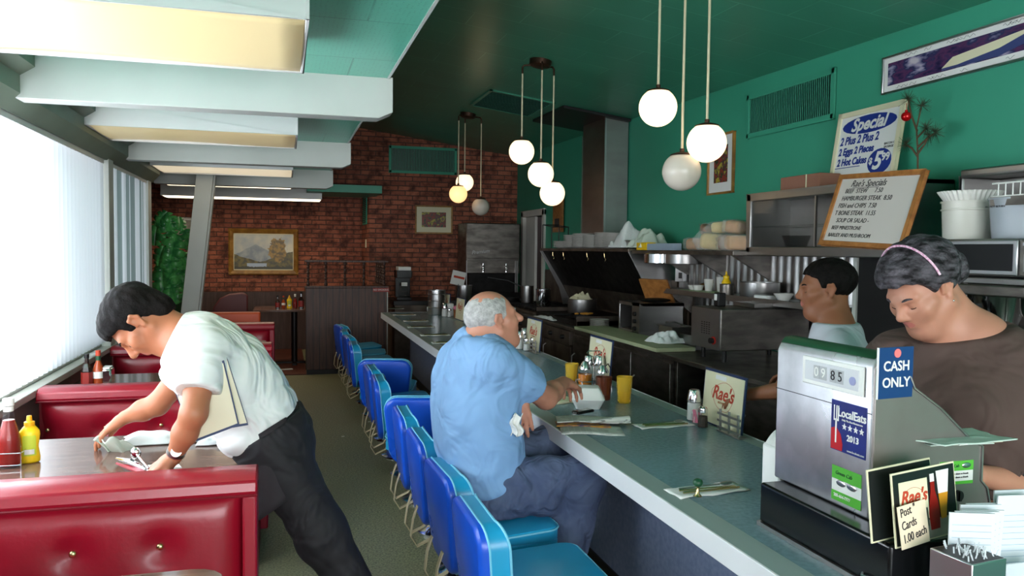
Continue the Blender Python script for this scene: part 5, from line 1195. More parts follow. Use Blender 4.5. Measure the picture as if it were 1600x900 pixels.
# ================================================================ cash register
t = thing('cash_drawer_base', 'black drawer base under the cash register with a steel foot strip', 'cash drawer', (1.31, 1.675, ZC))
B().box(0, .52, -.225, .285, .012, .125).build('drawer_box', 'black_gloss', t, bev=.008, seg=3)
B().box(-.004, .52, -.23, .29, 0, .012).build('foot_strip', 'steel', t); B().tube([(-.001, -.21, .03), (-.012, -.20, .03), (-.012, -.15, .03), (-.001, -.14, .03)], .003, 6).build('handle', 'alu', t)
mat('reg_metal', (206, 206, 210), .27, .9, noise=(5, .4), ns=(1, 1, 1)); mat('reg_side', (150, 142, 138), .34, .7, noise=(4, .2))
t = thing('cash_register', 'old steel cash register with a number window and stickers', 'cash register', (1.38, 1.60, .896))
prof = [(.0, .0), (.0, .375), (.012, .400), (.035, .408), (.085, .39), (.10, .36), (.115, .33), (.20, .275), (.30, .19), (.34, .17), (.34, .08), (.36, .06), (.37, .02), (.37, 0)]
B().prism(prof, lambda u, v, d: (u, d, v), .004, .396).build('body', 'reg_metal', t, bev=.006, seg=3)
B().prism([(u*.995+.001, v*.995) for u, v in prof], lambda u, v, d: (u, d, v), -.004, .004).build('side_plate', 'reg_side', t, bev=.002)
B().tube([(u*.97+.004, -.006, v*.985) for u, v in prof[5:]], .003, 6).build('side_piping', 'alu', t)
B().prism([(.006, .396), (.02, .412), (.04, .416), (.092, .397), (.085, .385), (.03, .403)], lambda u, v, d: (u, d, v), .01, .39).build('green_cover', 'green_dark', t, bev=.003)
B().box(-.001, .001, .004, .396, .262, .264).build('seam_line', 'black', t)
L = lambda u, v, d=-.004: frame3((d, u, v), (0, -1, 0), (0, 0, 1))
B().box(-.006, .0, .03, .27, .30, .375).build('window_bezel', 'white_plastic', t, bev=.003); B().box(-.008, -.005, .045, .255, .312, .364).build('number_window', mat('window_grey', (214, 216, 220), .2), t)
for k, ch in enumerate('0985'):
    y = .205-.028*k-.01*(k > 1); B().box(-.0095, -.0078, y-.012, y+.012, .32, .355).build('digit_wheel', mat('wheel_grey', (176, 178, 180), .4), t); text('digit', ch, .036, 'paper' if k < 2 else 'ink', t, None, local_m=L(y, .337, -.0100))
B().cyl((-.0078, .065, .335), (-.0105, .065, .335), .011, n=16).build('round_badge', mat('badge_blue', (150, 154, 196), .4), t)
# stickers on the customer side
s_ = B().box(-.0015, .0, .02, .15, .145, .275).build('award_sticker', mat('sticker_blue', (30, 44, 120), .35, noise=(9, .4)), t)
text('lettering', 'LocalEats', .030, 'paper', s_, None, bold=.0006, sx=.92, local_m=L(.072, .245, -.0022)); text('lettering', 'Only The Best Restaurants', .007, 'paper', s_, None, local_m=L(.07, .228, -.0022)); text('lettering', '2013', .022, 'paper', s_, None, bold=.0005, local_m=L(.066, .185, -.0022)); text('lettering', 'www.localeats.com', .008, 'paper', s_, None, local_m=L(.055, .153, -.0022))
for k in range(4):
    cy_, cz_ = .098-.021*k, .212; pts = [(cy_+.009*(1 if i % 2 == 0 else .42)*math.sin(i*PI/5), cz_+.009*(1 if i % 2 == 0 else .42)*math.cos(i*PI/5)) for i in range(10)]
    B().prism(pts, lambda u, v, d: (d, u, v), -.0028, -.0018).build('star', 'paper', s_)
B().prism([(.148, .147), (.105, .147), (.104, .165), (.112, .19), (.13, .206), (.148, .20)], lambda u, v, d: (d, u, v), -.0024, -.0016).build('red_plate', mat('sticker_red', (190, 24, 34), .4), s_)
B().box(-.003, -.002, .127, .132, .165, .225).box(-.003, -.002, .120, .139, .222, .227).box(-.003, -.002, .120, .123, .227, .262).box(-.003, -.002, .1265, .1295, .227, .262).box(-.003, -.002, .136, .139, .227, .262).build('white_fork', 'paper', s_)
def card_sticker(par, y0, y1, z0, z1, plane, nm):
    g = mat('sticker_green', (88, 180, 60), .4)
    if plane == 'x':
        o = B().box(-.0015, 0, y0, y1, z0, z1).build(nm, 'paper', par); zm = z0+(z1-z0)*.62
        B().box(-.0022, -.0012, y0, y1, zm, z1).box(-.0022, -.0012, y0, y1, z0, z0+.025).build('green_band', 'sticker_green', o)
        for k in (0, 1): B().ell((-.002, (y0+y1)/2+.02-.04*k, zm-.008), (.002, .018, .008), 14, 8).build('pictured_car', 'alu', o)
        text('lettering', 'Green Cab', .014, 'green_dark', o, None, shear=.2, local_m=L((y0+y1)/2+.01, (zm+z1)/2, -.0026)); text('lettering', '205-664-7777', .011, 'paper', o, None, bold=.0003, local_m=L((y0+y1)/2+.014, z0+.014, -.0026))
    else:
        o = B().box(y0, y1, -.0065, -.004, z0, z1).build(nm, 'paper', par); zm = z0+(z1-z0)*.58
        B().box(y0, y1, -.0072, -.006, zm, z1).box(y0, y1, -.0072, -.006, z0, z0+.008).build('green_band', 'sticker_green', o)
        B().ell((y1-.022, -.0075, (zm+z1)/2), (.014, .002, .007), 14, 8).build('pictured_car', 'alu', o)
        text('lettering', 'Green Cab', .011, 'green_dark', o, None, shear=.2, local_m=frame3((y0+.035, -.0075, (zm+z1)/2), (1, 0, 0), (0, 0, 1)))
        for q in range(2): text('lettering', 'We treat our clients as friends', .006, 'ink', o, None, local_m=frame3(((y0+y1)/2, -.0072, zm-.008-.009*q), (1, 0, 0), (0, 0, 1)))
card_sticker(t, .03, .14, .015, .105, 'x', 'cab_sticker'); card_sticker(t, .20, .305, .075, .135, 'y', 'cab_sticker')
B().cyl((.262, -.004, .045), (.262, -.010, .045), .014, n=18).cbox((.262, -.012, .045), (.006, .006, .024)).build('key_lock', 'black', t)
t = thing('cash_only_sign', 'navy sign reading CASH ONLY taped on the cash register', 'sign', (1.375, 1.585, 1.20), rot=(0, 0, .12))
B().box(0, .115, -.004, 0, .0, .125).build('card', mat('sign_navy', (24, 60, 112), .4), t, bev=.0008); B().box(-.003, .0, -.0045, 0, 0, .125).build('edge', 'paper', t)
L2 = lambda u, v, d=-.0048: frame3((u, d, v), (1, 0, 0), (0, 0, 1))
text('lettering', 'CASH', .034, 'paper', t, None, bold=.0006, local_m=L2(.058, .078)); text('lettering', 'ONLY', .034, 'paper', t, None, bold=.0006, local_m=L2(.058, .038)); B().cyl((.060, -.004, .110), (.060, -.0055, .110), .011, n=20).build('red_dot', mat('dot_pink', (232, 120, 120), .6), t)
cloth('receipt_slips', 'pale green receipt slips lying on the register keys', (1.64, 1.60, 1.085), .24, .12, .004, mat('slip_green', (196, 214, 204), .8), 44, flat=True, cat='papers', rz=.1)
for k in range(3):
    o = B().box(-.09, .09, -.05, .05, 0, .002).build('paper_slip', ('slip_green', 'cream', 'paper')[k], None); tag_loc(o, (1.625+.02*k, 1.615-.01*k, 1.079+.004*k), ('bottom cream slip under the green receipts', 'middle slip sticking out under the green receipts', 'slip tucked beneath the green receipt sheet')[k], 'papers'); o.rotation_euler = (0, 0, .1*k-.1)
# postcards
def postcard(loc, rz, label, front):
    t = thing('postcard', label, 'postcard', loc, 0, rot=(-.10, -.03, rz))
    B().box(0, .215, -.0015, .0015, 0, .165).build('card', 'cream', t); B().box(.004, .211, -.003, -.001, .004, .161).build('dark_picture', mat('card_dark', (26, 30, 30), .3), t)
    if front:
        B().box(.02, .115, -.0038, -.0028, .05, .142).build('pictured_menu', 'cream', t); text('logo', "Rae's", .042, 'red_ink', t, None, shear=.3, bold=.001, local_m=L2(.066, .105, -.0042))
        B().tube([(.066+.036*math.cos(a), -.0038, .10+.026*math.sin(a)) for a in [2*PI*i/24 for i in range(24)]], .0005, 4, True).build('logo_outline', 'red_ink', t)
        B().box(.06, .211, -.0038, -.0028, .004, .045).build('pictured_table', 'notice_grey', t)
        B().prism([(.118, .022), (.148, .022), (.15, .06), (.146, .085), (.138, .11), (.138, .13), (.124, .13), (.124, .11), (.118, .085), (.114, .06)], lambda u, v, d: (u, d, v), -.0048, -.0038).build('pictured_ketchup', 'ketchup', t)
        B().prism([(.124, .13), (.138, .13), (.138, .148), (.124, .148)], lambda u, v, d: (u, d, v), -.0048, -.0038).build('pictured_cap', 'paper', t)
        B().prism([(.155, .042), (.172, .042), (.182, .10), (.150, .10)], lambda u, v, d: (u, d, v), -.0048, -.0038).build('pictured_tumbler', 'amber_solid', t)
        B().prism([(.150, .10), (.182, .10), (.19, .152), (.146, .152)], lambda u, v, d: (u, d, v), -.0047, -.0037).build('pictured_straws', 'paper', t)
        B().prism([(.09, .03), (.112, .03), (.110, .075), (.092, .075)], lambda u, v, d: (u, d, v), -.0047, -.0037).build('pictured_shaker', 'alu', t)
    return t
mat('amber_solid', (206, 140, 30), .4)
postcard((1.275, 1.47, .897), .18, 'rear postcard mostly hidden behind the front one', False)
postcard((1.305, 1.43, .897), .18, 'front postcard showing a ketchup bottle, straws and a menu', True)
t = thing('price_note', 'handwritten note reading Post Cards 1.00 each stuck on the postcard', 'note', (1.308, 1.415, .899), 0, rot=(-.10, -.10, .14))
B().box(0, .088, -.0015, 0, 0, .095).build('paper', mat('note_cream', (232, 214, 186), .7), t)
for k, s_ in enumerate(('Post "', 'Cards', '1.00 each')): text('handwriting', s_, .027, 'ink', t, None, shear=.15, align='LEFT', sx=.72, local_m=frame3((.006, -.0022, .078-.029*k), (1, 0, .12), (0, 0, 1)))
t = thing('toothpick_box', 'square brushed steel box of wrapped toothpicks at the bottom right', 'box', (1.335, 1.255, ZC), .1)
B().box(0, .10, 0, .10, 0, .155).build('box', 'alu', t, bev=.002); B().box(.004, .096, .004, .096, .148, .1555).build('opening', 'black', t)
mb = B()
for k in range(40):
    a, b = random.uniform(.01, .09), random.uniform(.01, .09); mb.cyl((a, b, .14), (a+random.uniform(-.012, .012), b+random.uniform(-.012, .012), .168), .0016, n=5)
mb.build('toothpicks', 'glass_clear', t)['kind'] = 'stuff'
t = thing('guest_check_rack', 'clear rack of upright guest check pads at the bottom right corner', 'rack', (1.42, 1.31, ZC))
B().box(-.03, .20, -.0, .13, 0, .006).box(.02, .20, -.002, .002, 0, .12).build('holder', 'glass_clear', t)
pp = [(at(1478, 800, y=1.24), at(1535, 815, y=1.24))]
for k in range(7):
    y = 1.365+.012*k; x = 1.385+.022*k
    if k > 4: x = 1.44+.02*k; y = 1.39+.012*(k-4)
    c = thing('guest_check_pad', ('pale ruled guest check pad, frontmost in the rack', 'guest check pad second from the front of the rack', 'guest check pad in the middle of the rack', 'guest check pad fourth from the front of the rack', 'curled guest check pad toward the back of the rack', 'taller receipt sheet standing behind the guest check pads', 'rearmost torn receipt sheet at the right edge of the rack')[k], 'guest check', (x, y, ZC+.008), 0, 'guest check pads standing in the rack', rot=(.04*(k % 3), 0, -.35+.04*k))
    h = .215 + (.02 if k > 4 else 0)
    B().box(0, .095, 0, .004, 0, h).build('pad', mat('check_white', (214, 220, 226), .8), c)
    mb = B()
    for q in range(13): mb.box(.006, .088, -.0005, 0, .02+q*.014, .0208+q*.014)
    mb.build('ruled_lines', mat('check_blue', (140, 170, 190), .8), c)
t = thing('napkin_dispenser', 'white napkin dispenser against the left side of the cash register', 'napkin holder', (1.46, 2.06, ZC)); B().box(-.05, .06, -.045, .045, 0, .20).build('shell', 'white_plastic', t, bev=.008); 
B().grid(lambda u, v: (-.045+.09*u, -.035+.07*v, .20+.035*math.sin(u*PI)*(1-.3*math.sin(v*12))), 10, 10).build('napkins', 'paper', t, smooth=True)
# ================================================================ people: smooth blended bodies
class Sdf:
    def __init__(s, k=.02): s.p = []; s.k = k
    def cone(s, a, b, r1, r2, k=None, sub=False): s.p.append(('c', np.array(a, float), np.array(b, float), r1, r2, k or s.k, sub)); return s
    def chain(s, pts, rs, k=None):
        for i in range(len(pts)-1): s.cone(pts[i], pts[i+1], rs[i], rs[i+1], k)
        return s
    def ell(s, c, r, R=None, k=None, sub=False): s.p.append(('e', np.array(c, float), np.array(r, float), np.eye(3) if R is None else np.array(R, float), 0, k or s.k, sub)); return s
    def mesh(s, vox, post=None, pad=.03):
        los, his = [], []
        for q in s.p:
            if q[0] == 'c': m = max(q[3], q[4]); los.append(np.minimum(q[1], q[2])-m); his.append(np.maximum(q[1], q[2])+m)
            else: m = q[2].max(); los.append(q[1]-m); his.append(q[1]+m)
        keep = [i for i, q in enumerate(s.p) if not q[6]]
        lo = np.min([los[i] for i in keep], 0)-pad; hi = np.max([his[i] for i in keep], 0)+pad
        n = np.ceil((hi-lo)/vox).astype(int)+1; V = np.full(n, .5, np.float32)
        ax = [(lo[i]+vox*np.arange(n[i])).astype(np.float32) for i in range(3)]
        for q, l, h in zip(s.p, los, his):
            m = q[5]+3*vox
            i0 = np.maximum(((l-m-lo)/vox).astype(int), 0); i1 = np.minimum(((h+m-lo)/vox).astype(int)+2, n)
            if (i1 <= i0).any(): continue
            X = ax[0][i0[0]:i1[0]][:, None, None]; Y = ax[1][i0[1]:i1[1]][None, :, None]; Z = ax[2][i0[2]:i1[2]][None, None, :]
            if q[0] == 'c':
                a, b = q[1], q[2]; d = b-a; L2 = max(d@d, 1e-9)
                t = ((X-a[0])*d[0]+(Y-a[1])*d[1]+(Z-a[2])*d[2])/L2; t = np.clip(t, 0, 1)
                D = np.sqrt((X-a[0]-t*d[0])**2+(Y-a[1]-t*d[1])**2+(Z-a[2]-t*d[2])**2)-(q[3]+(q[4]-q[3])*t)
            else:
                c, r, R = q[1], q[2], q[3]; x, y, z = X-c[0], Y-c[1], Z-c[2]
                u = (x*R[0,0]+y*R[1,0]+z*R[2,0]); v = (x*R[0,1]+y*R[1,1]+z*R[2,1]); w_ = (x*R[0,2]+y*R[1,2]+z*R[2,2])
                k0 = np.sqrt((u/r[0])**2+(v/r[1])**2+(w_/r[2])**2); k1 = np.sqrt((u/r[0]**2)**2+(v/r[1]**2)**2+(w_/r[2]**2)**2)
                D = k0*(k0-1)/np.maximum(k1, 1e-6)
            sl = V[i0[0]:i1[0], i0[1]:i1[1], i0[2]:i1[2]]; k = q[5]
            if q[6]: A = sl; Bq = -D; hh = np.maximum(k-np.abs(A-Bq), 0)/k; sl[...] = np.maximum(A, Bq)+hh*hh*k*.25
            else: hh = np.maximum(k-np.abs(sl-D), 0)/k; sl[...] = np.minimum(sl, D)-hh*hh*k*.25
        if post is not None: V = post(V, ax[0][:, None, None], ax[1][None, :, None], ax[2][None, None, :])
        V[0] = V[-1] = 1; V[:, 0] = V[:, -1] = 1; V[:, :, 0] = V[:, :, -1] = 1
        return nets(V, lo, vox)
def nets(V, lo, vox):
    ins = V < 0
    c = np.zeros(tuple(np.array(V.shape)-1), np.uint8)
    for dx in (0, 1):
        for dy in (0, 1):
            for dz in (0, 1): c += ins[dx:V.shape[0]-1+dx, dy:V.shape[1]-1+dy, dz:V.shape[2]-1+dz]
    act = (c > 0) & (c < 8); idx = np.argwhere(act); ids = np.full(c.shape, -1, np.int32); ids[act] = np.arange(len(idx))
    acc = np.zeros((len(idx), 3)); cnt = np.zeros(len(idx))
    off = [np.array(o) for o in ((0,0,0), (1,0,0), (0,1,0), (0,0,1), (1,1,0), (1,0,1), (0,1,1), (1,1,1))]
    val = {tuple(o): V[idx[:,0]+o[0], idx[:,1]+o[1], idx[:,2]+o[2]].astype(float) for o in off}
    for a in off:
        for b in off:
            if (b-a).sum() == 1 and (b >= a).all():
                va, vb = val[tuple(a)], val[tuple(b)]; m = (va < 0) != (vb < 0)
                t = np.where(m, va/np.where(m, va-vb, 1), 0)
                acc += np.where(m[:, None], a+(b-a)*t[:, None], 0); cnt += m
    verts = (idx+acc/cnt[:, None])*vox+lo
    faces = []
    for ax_ in range(3):
        o1, o2 = [(1, 2), (2, 0), (0, 1)][ax_]
        A = [slice(0, -1)]*3; Bs = [slice(0, -1)]*3; A = [slice(1, -1)]*3; Bs = [slice(1, -1)]*3; A[ax_] = slice(0, -1); Bs[ax_] = slice(1, None)
        s0, s1 = ins[tuple(A)], ins[tuple(Bs)]; e = np.argwhere(s0 != s1)
        fl = s0[e[:,0], e[:,1], e[:,2]]
        base = e.copy(); 
        for d_ in range(3):
            if d_ != ax_: base[:, d_] += 1
        def cid(d1, d2):
            q = base.copy(); q[:, o1] -= d1; q[:, o2] -= d2; return ids[q[:,0], q[:,1], q[:,2]]
        f = np.stack([cid(1, 1), cid(0, 1), cid(0, 0), cid(1, 0)], 1); f[~fl] = f[~fl][:, ::-1]
        faces.append(f)
    return verts, np.concatenate(faces)
def mesh_obj(name, vf, mats, parent, matfn=None, origin=(0,0,0), smooth_it=0):
    v, f = vf; f = f[(f >= 0).all(1)]
    if smooth_it:
        e = np.concatenate([f[:, [0,1]], f[:, [1,2]], f[:, [2,3]], f[:, [3,0]]])
        for _ in range(smooth_it):
            acc = np.zeros_like(v); cn = np.zeros(len(v))
            for a, b in ((0, 1), (1, 0)):
                np.add.at(acc, e[:, a], v[e[:, b]]); np.add.at(cn, e[:, a], 1)
            v = v*.5+.5*acc/np.maximum(cn, 1)[:, None]
    me = bpy.data.meshes.new(name); me.vertices.add(len(v)); me.vertices.foreach_set('co', (v-np.array(origin)).astype(np.float32).ravel())
    me.loops.add(len(f)*4); me.loops.foreach_set('vertex_index', f.astype(np.int32).ravel()); me.polygons.add(len(f)); me.polygons.foreach_set('loop_start', np.arange(0, len(f)*4, 4, dtype=np.int32))
    for m in mats: me.materials.append(MATS[m])
    if matfn is not None: me.polygons.foreach_set('material_index', matfn(v[f].mean(1)).astype(np.int32))
    me.update(); me.validate(); me.shade_smooth()
    o = bpy.data.objects.new(name, me); COL.objects.link(o); o.parent = parent; return o
def nrm(v): v = np.array(v, float); return v/np.linalg.norm(v)
def headframe(fwd, up):
    u = nrm(up); f = np.array(fwd, float); f = nrm(f-u*(f@u)); r = np.cross(f, u); return np.stack([r, f, u], 1)   # columns right, forward, up
def head(S_, o, R, s=1., full=0., nose=1., chinr=1.):
    o = np.array(o, float); W = lambda x, y, z: o+R@(np.array((x, y, z))*s)
    E = lambda c, r, k=.02, sub=False: S_.ell(W(*c), np.array(r)*s, R, k*s, sub)
    Cn = lambda a, b, r1, r2, k=.015, sub=False: S_.cone(W(*a), W(*b), r1*s, r2*s, k*s, sub)
    E((0, -.012, .035), (.076, .094, .083)); E((0, .03, -.01), (.066, .070, .090)); E((0, .035, -.05), (.052+.01*full, .058, .062))
    Cn((0, .066, -.092), (0, .060, -.100), .020*chinr, .018*chinr, .02)
    for q in (-1, 1):
        Cn((q*.058, .0, -.045), (q*.022, .062, -.095), .020+.006*full, .017+.006*full, .025); Cn((q*.045, .074, .022), (q*.016, .090, .017), .009, .010, .018)
        E((q*.041, .066, -.024), (.022+.006*full, .020, .022+.004*full), .02); Cn((q*.062, .042, -.012), (q*.048, .060, -.018), .012, .014, .02)
        E((q*.031, .094, .001), (.016, .012, .010), .012, True); E((q*.031, .0765, .001), (.0145, .013, .011), .006)
        Cn((q*.0095, .101, -.033), (q*.010, .094, -.036), .0075, .007, .006)
        # ear: rim and lobe
        for a0, a1 in ((0, 1), (1, 2), (2, 3), (3, 4)):
            P4 = [(q*.076, .010, -.006), (q*.083, .006, .022), (q*.086, -.012, .024), (q*.084, -.020, .004), (q*.078, -.006, -.026)]
            Cn(P4[a0], P4[a1], .0058, .0058, .006)
        E((q*.078, -.006, -.0), (.006, .013, .022), .006); E((q*.079, -.002, -.024), (.007, .009, .010), .006)
    Cn((0, .088, .018), (0, .106*nose+.006, -.022), .0085, .0115*nose, .010); E((0, .104*nose+.006, -.026), (.012*nose, .012, .010), .008)
    E((0, .078, -.056), (.026, .020, .016), .014)
    Cn((-.018, .086, -.0535), (0, .097, -.051), .0045, .0062, .006); Cn((.018, .086, -.0535), (0, .097, -.051), .0045, .0062, .006)
    Cn((-.016, .085, -.060), (0, .095, -.063), .0048, .0068, .006); Cn((.016, .085, -.060), (0, .095, -.063), .0048, .0068, .006)
    if full: E((0, .035, -.105), (.05, .05, .028), .03)
    return W
def hair_post(o, R, s, line, noise_amp=.004, fr=70, extra=None):
    o = np.array(o, float); ys, zs = zip(*line)
    def f(V, X, Y, Z):
        x, y, z = X-o[0], Y-o[1], Z-o[2]; u = (x*R[0,0]+y*R[1,0]+z*R[2,0])/s; v = (x*R[0,1]+y*R[1,1]+z*R[2,1])/s; w_ = (x*R[0,2]+y*R[1,2]+z*R[2,2])/s
        g = np.interp(v, ys, zs)
        V = np.maximum(V, (g-w_)*s*.8)
        V = V+noise_amp*(np.sin(fr*u+3*np.sin(fr*.4*v))*np.sin(fr*.8*v+2*np.sin(fr*.5*w_))*np.sin(fr*.9*w_+1.3))+noise_amp*.5*np.sin(fr*2.3*u+2)*np.sin(fr*2.1*v+w_*fr)
        return V.astype(np.float32)
    return f
def hand(S_, w_, d, n, s=1., curl=.5, side=1, thumb=.7, spread=.10, fc=None):
    "w_ wrist, d direction of the fingers, n normal out of the back of the hand, side=+1 thumb on d x n side"
    w_ = np.array(w_, float); d = nrm(d); n = np.array(n, float); n = nrm(n-d*(n@d)); t = np.cross(d, n)*side
    P = lambda a, b, c: w_+(d*a+t*b+n*c)*s
    S_.chain([P(0, .006, 0), P(.03, .014, 0), P(.080, .026, 0)], [.021*s, .020*s, .0135*s], .012*s)
    S_.chain([P(0, -.006, 0), P(.03, -.012, 0), P(.074, -.026, 0)], [.021*s, .019*s, .0125*s], .012*s)
    S_.cone(P(.03, 0, 0), P(.08, 0, 0), .016*s, .0135*s, .014*s)
    bs = [(.083, .030), (.088, .010), (.084, -.010), (.074, -.028)]; Ls = [(.040, .025, .020), (.045, .028, .021), (.041, .026, .020), (.032, .020, .018)]
    for i, ((a, b), L) in enumerate(zip(bs, Ls)):
        cu = (fc[i] if fc else curl); ang = cu*.55; p = P(a, b, 0); pts = [p]; sp = spread*(1.5-i)
        for k in range(3):
            dd = nrm(d*math.cos(ang)-n*math.sin(ang)+t*sp*(1-.2*k)); p = p+dd*L[k]*s; pts.append(p); ang += cu*(.85 if k == 0 else .6)
        S_.chain(pts, [.0095*s, .0088*s, .0080*s, .0068*s], .004*s)
    p0 = P(.018, .020, -.006); p1 = p0+(d*.028+t*.024*thumb-n*.010)*s*1.1; p2 = p1+(d*.030+t*.008*thumb-n*.008)*s; p3 = p2+(d*.022-t*.002-n*.008)*s
    S_.chain([p0, p1, p2, p3], [.014*s, .0118*s, .0098*s, .0082*s], .008*s)
def torso(S_, pts, lat, ws, rs, k=.05):
    "capsules across the body at points along the spine"
    lat = nrm(lat); C_ = []
    for i in range(len(pts)-1):
        for t in (0, .5):
            p = np.array(pts[i])*(1-t)+np.array(pts[i+1])*t; C_.append((p, ws[i]*(1-t)+ws[i+1]*t, rs[i]*(1-t)+rs[i+1]*t))
    C_.append((np.array(pts[-1], float), ws[-1], rs[-1]))
    for p, w_, r in C_: S_.cone(p-lat*max(w_-r, .001), p+lat*max(w_-r, .001), r, r, k)
def folds(V, X, Y, Z, amp, fr, ph=0., d=(1, .6, 1.4)):
    q = X*d[0]+Y*d[1]+Z*d[2]
    a = 1-2*np.abs(np.sin(fr*.5*q+2.2*np.sin(fr*.31*(X-Z)+ph)+ph))**.7; c = 1-2*np.abs(np.sin(fr*.36*(X*.7-Y*.35+Z*1.2)+2.6*np.sin(fr*.21*(Y+.6*X-.5*Z))+ph*2))**.7; mk = .55+.45*np.sin(7*X+5*Y+9*Z+ph)
    return amp*mk*(a*.8+c*.9+.3*np.sin(fr*1.7*(Z-.5*X)+3*np.sin(fr*.4*Y)))
mat('skin_tan', (176, 112, 80), .5, sub=.12, noise=(9, .12)); mat('skin_pink', (196, 136, 112), .5, sub=.12, noise=(8, .12)); mat('skin_brown', (150, 96, 68), .5, sub=.1, noise=(8, .1)); mat('skin_light', (190, 134, 110), .5, sub=.12, noise=(9, .14))
mat('lips', (176, 104, 94), .5); mat('hair_black', (20,16,15), .7, noise=(60, .5), bump=(120, .3), spec=.15); mat('hair_grey', (186, 184, 182), .7, noise=(55, .35), bump=(140, .5)); mat('hair_dark', (24,21,23), .65, noise=(26, .55, (92, 88, 94)), bump=(110, .8), spec=.2, ns=(1, 1, 2.5))
mat('shirt_white', (220, 223, 221), .75, bump=(5, .9, .05, 1.6)); mat('trouser_black', (24, 22, 26), .75, noise=(12, .3), bump=(5, .8, .05, 1.2)); mat('shirt_blue', (128, 168, 212), .8, noise=(3, .06), bump=(4.5, .9, .05, 1.5)); mat('denim', (92, 104, 132), .85, noise=(5, .25, (66, 78, 108)), bump=(8, .8, .035, 1.4)); mat('tee_grey', (206, 208, 218), .8, bump=(5, .7, .04, 1.3)); mat('tee_brown', (84, 66, 60), .85, noise=(5, .15), bump=(5, .8, .045, 1.4)); mat('shoe_black', (18, 17, 18), .35)
A3 = lambda px, py, y: np.array(at(px, py, y=y))
def lipmat(W, s=1.):
    c = W(0, .094, -.057)
    return lambda P: ((np.linalg.norm((P-c)/np.array((.019, .019, .0095))/s, axis=1) < 1)).astype(int)
def eye_parts(par, W, R, s, origin, brow='hair_black', open_=False):
    for q in (-1, 1):
        mb = B().tube([V3(W(q*(.031+.013*math.cos(a)), .0895-.004*abs(math.cos(a))*1.0, -.0045-.0035*math.sin(a)))-V3(origin) for a in [PI*k/8 for k in range(9)]], .0012*s, 5); mb.build('eyelashes', 'hair_black', par)
        mb = B().tube([V3(W(q*(.018+.030*k/5), .0985-.010*(k/5)**1.5-.003*k/5, .021+.005*math.sin(PI*k/6)))-V3(origin) for k in range(6)], [.0022*s, .0034*s, .0036*s, .0032*s, .0026*s, .0012*s], 6); mb.build('eyebrow', brow, par)

def person(name, label, base):
    return thing(name, label, 'person', base)
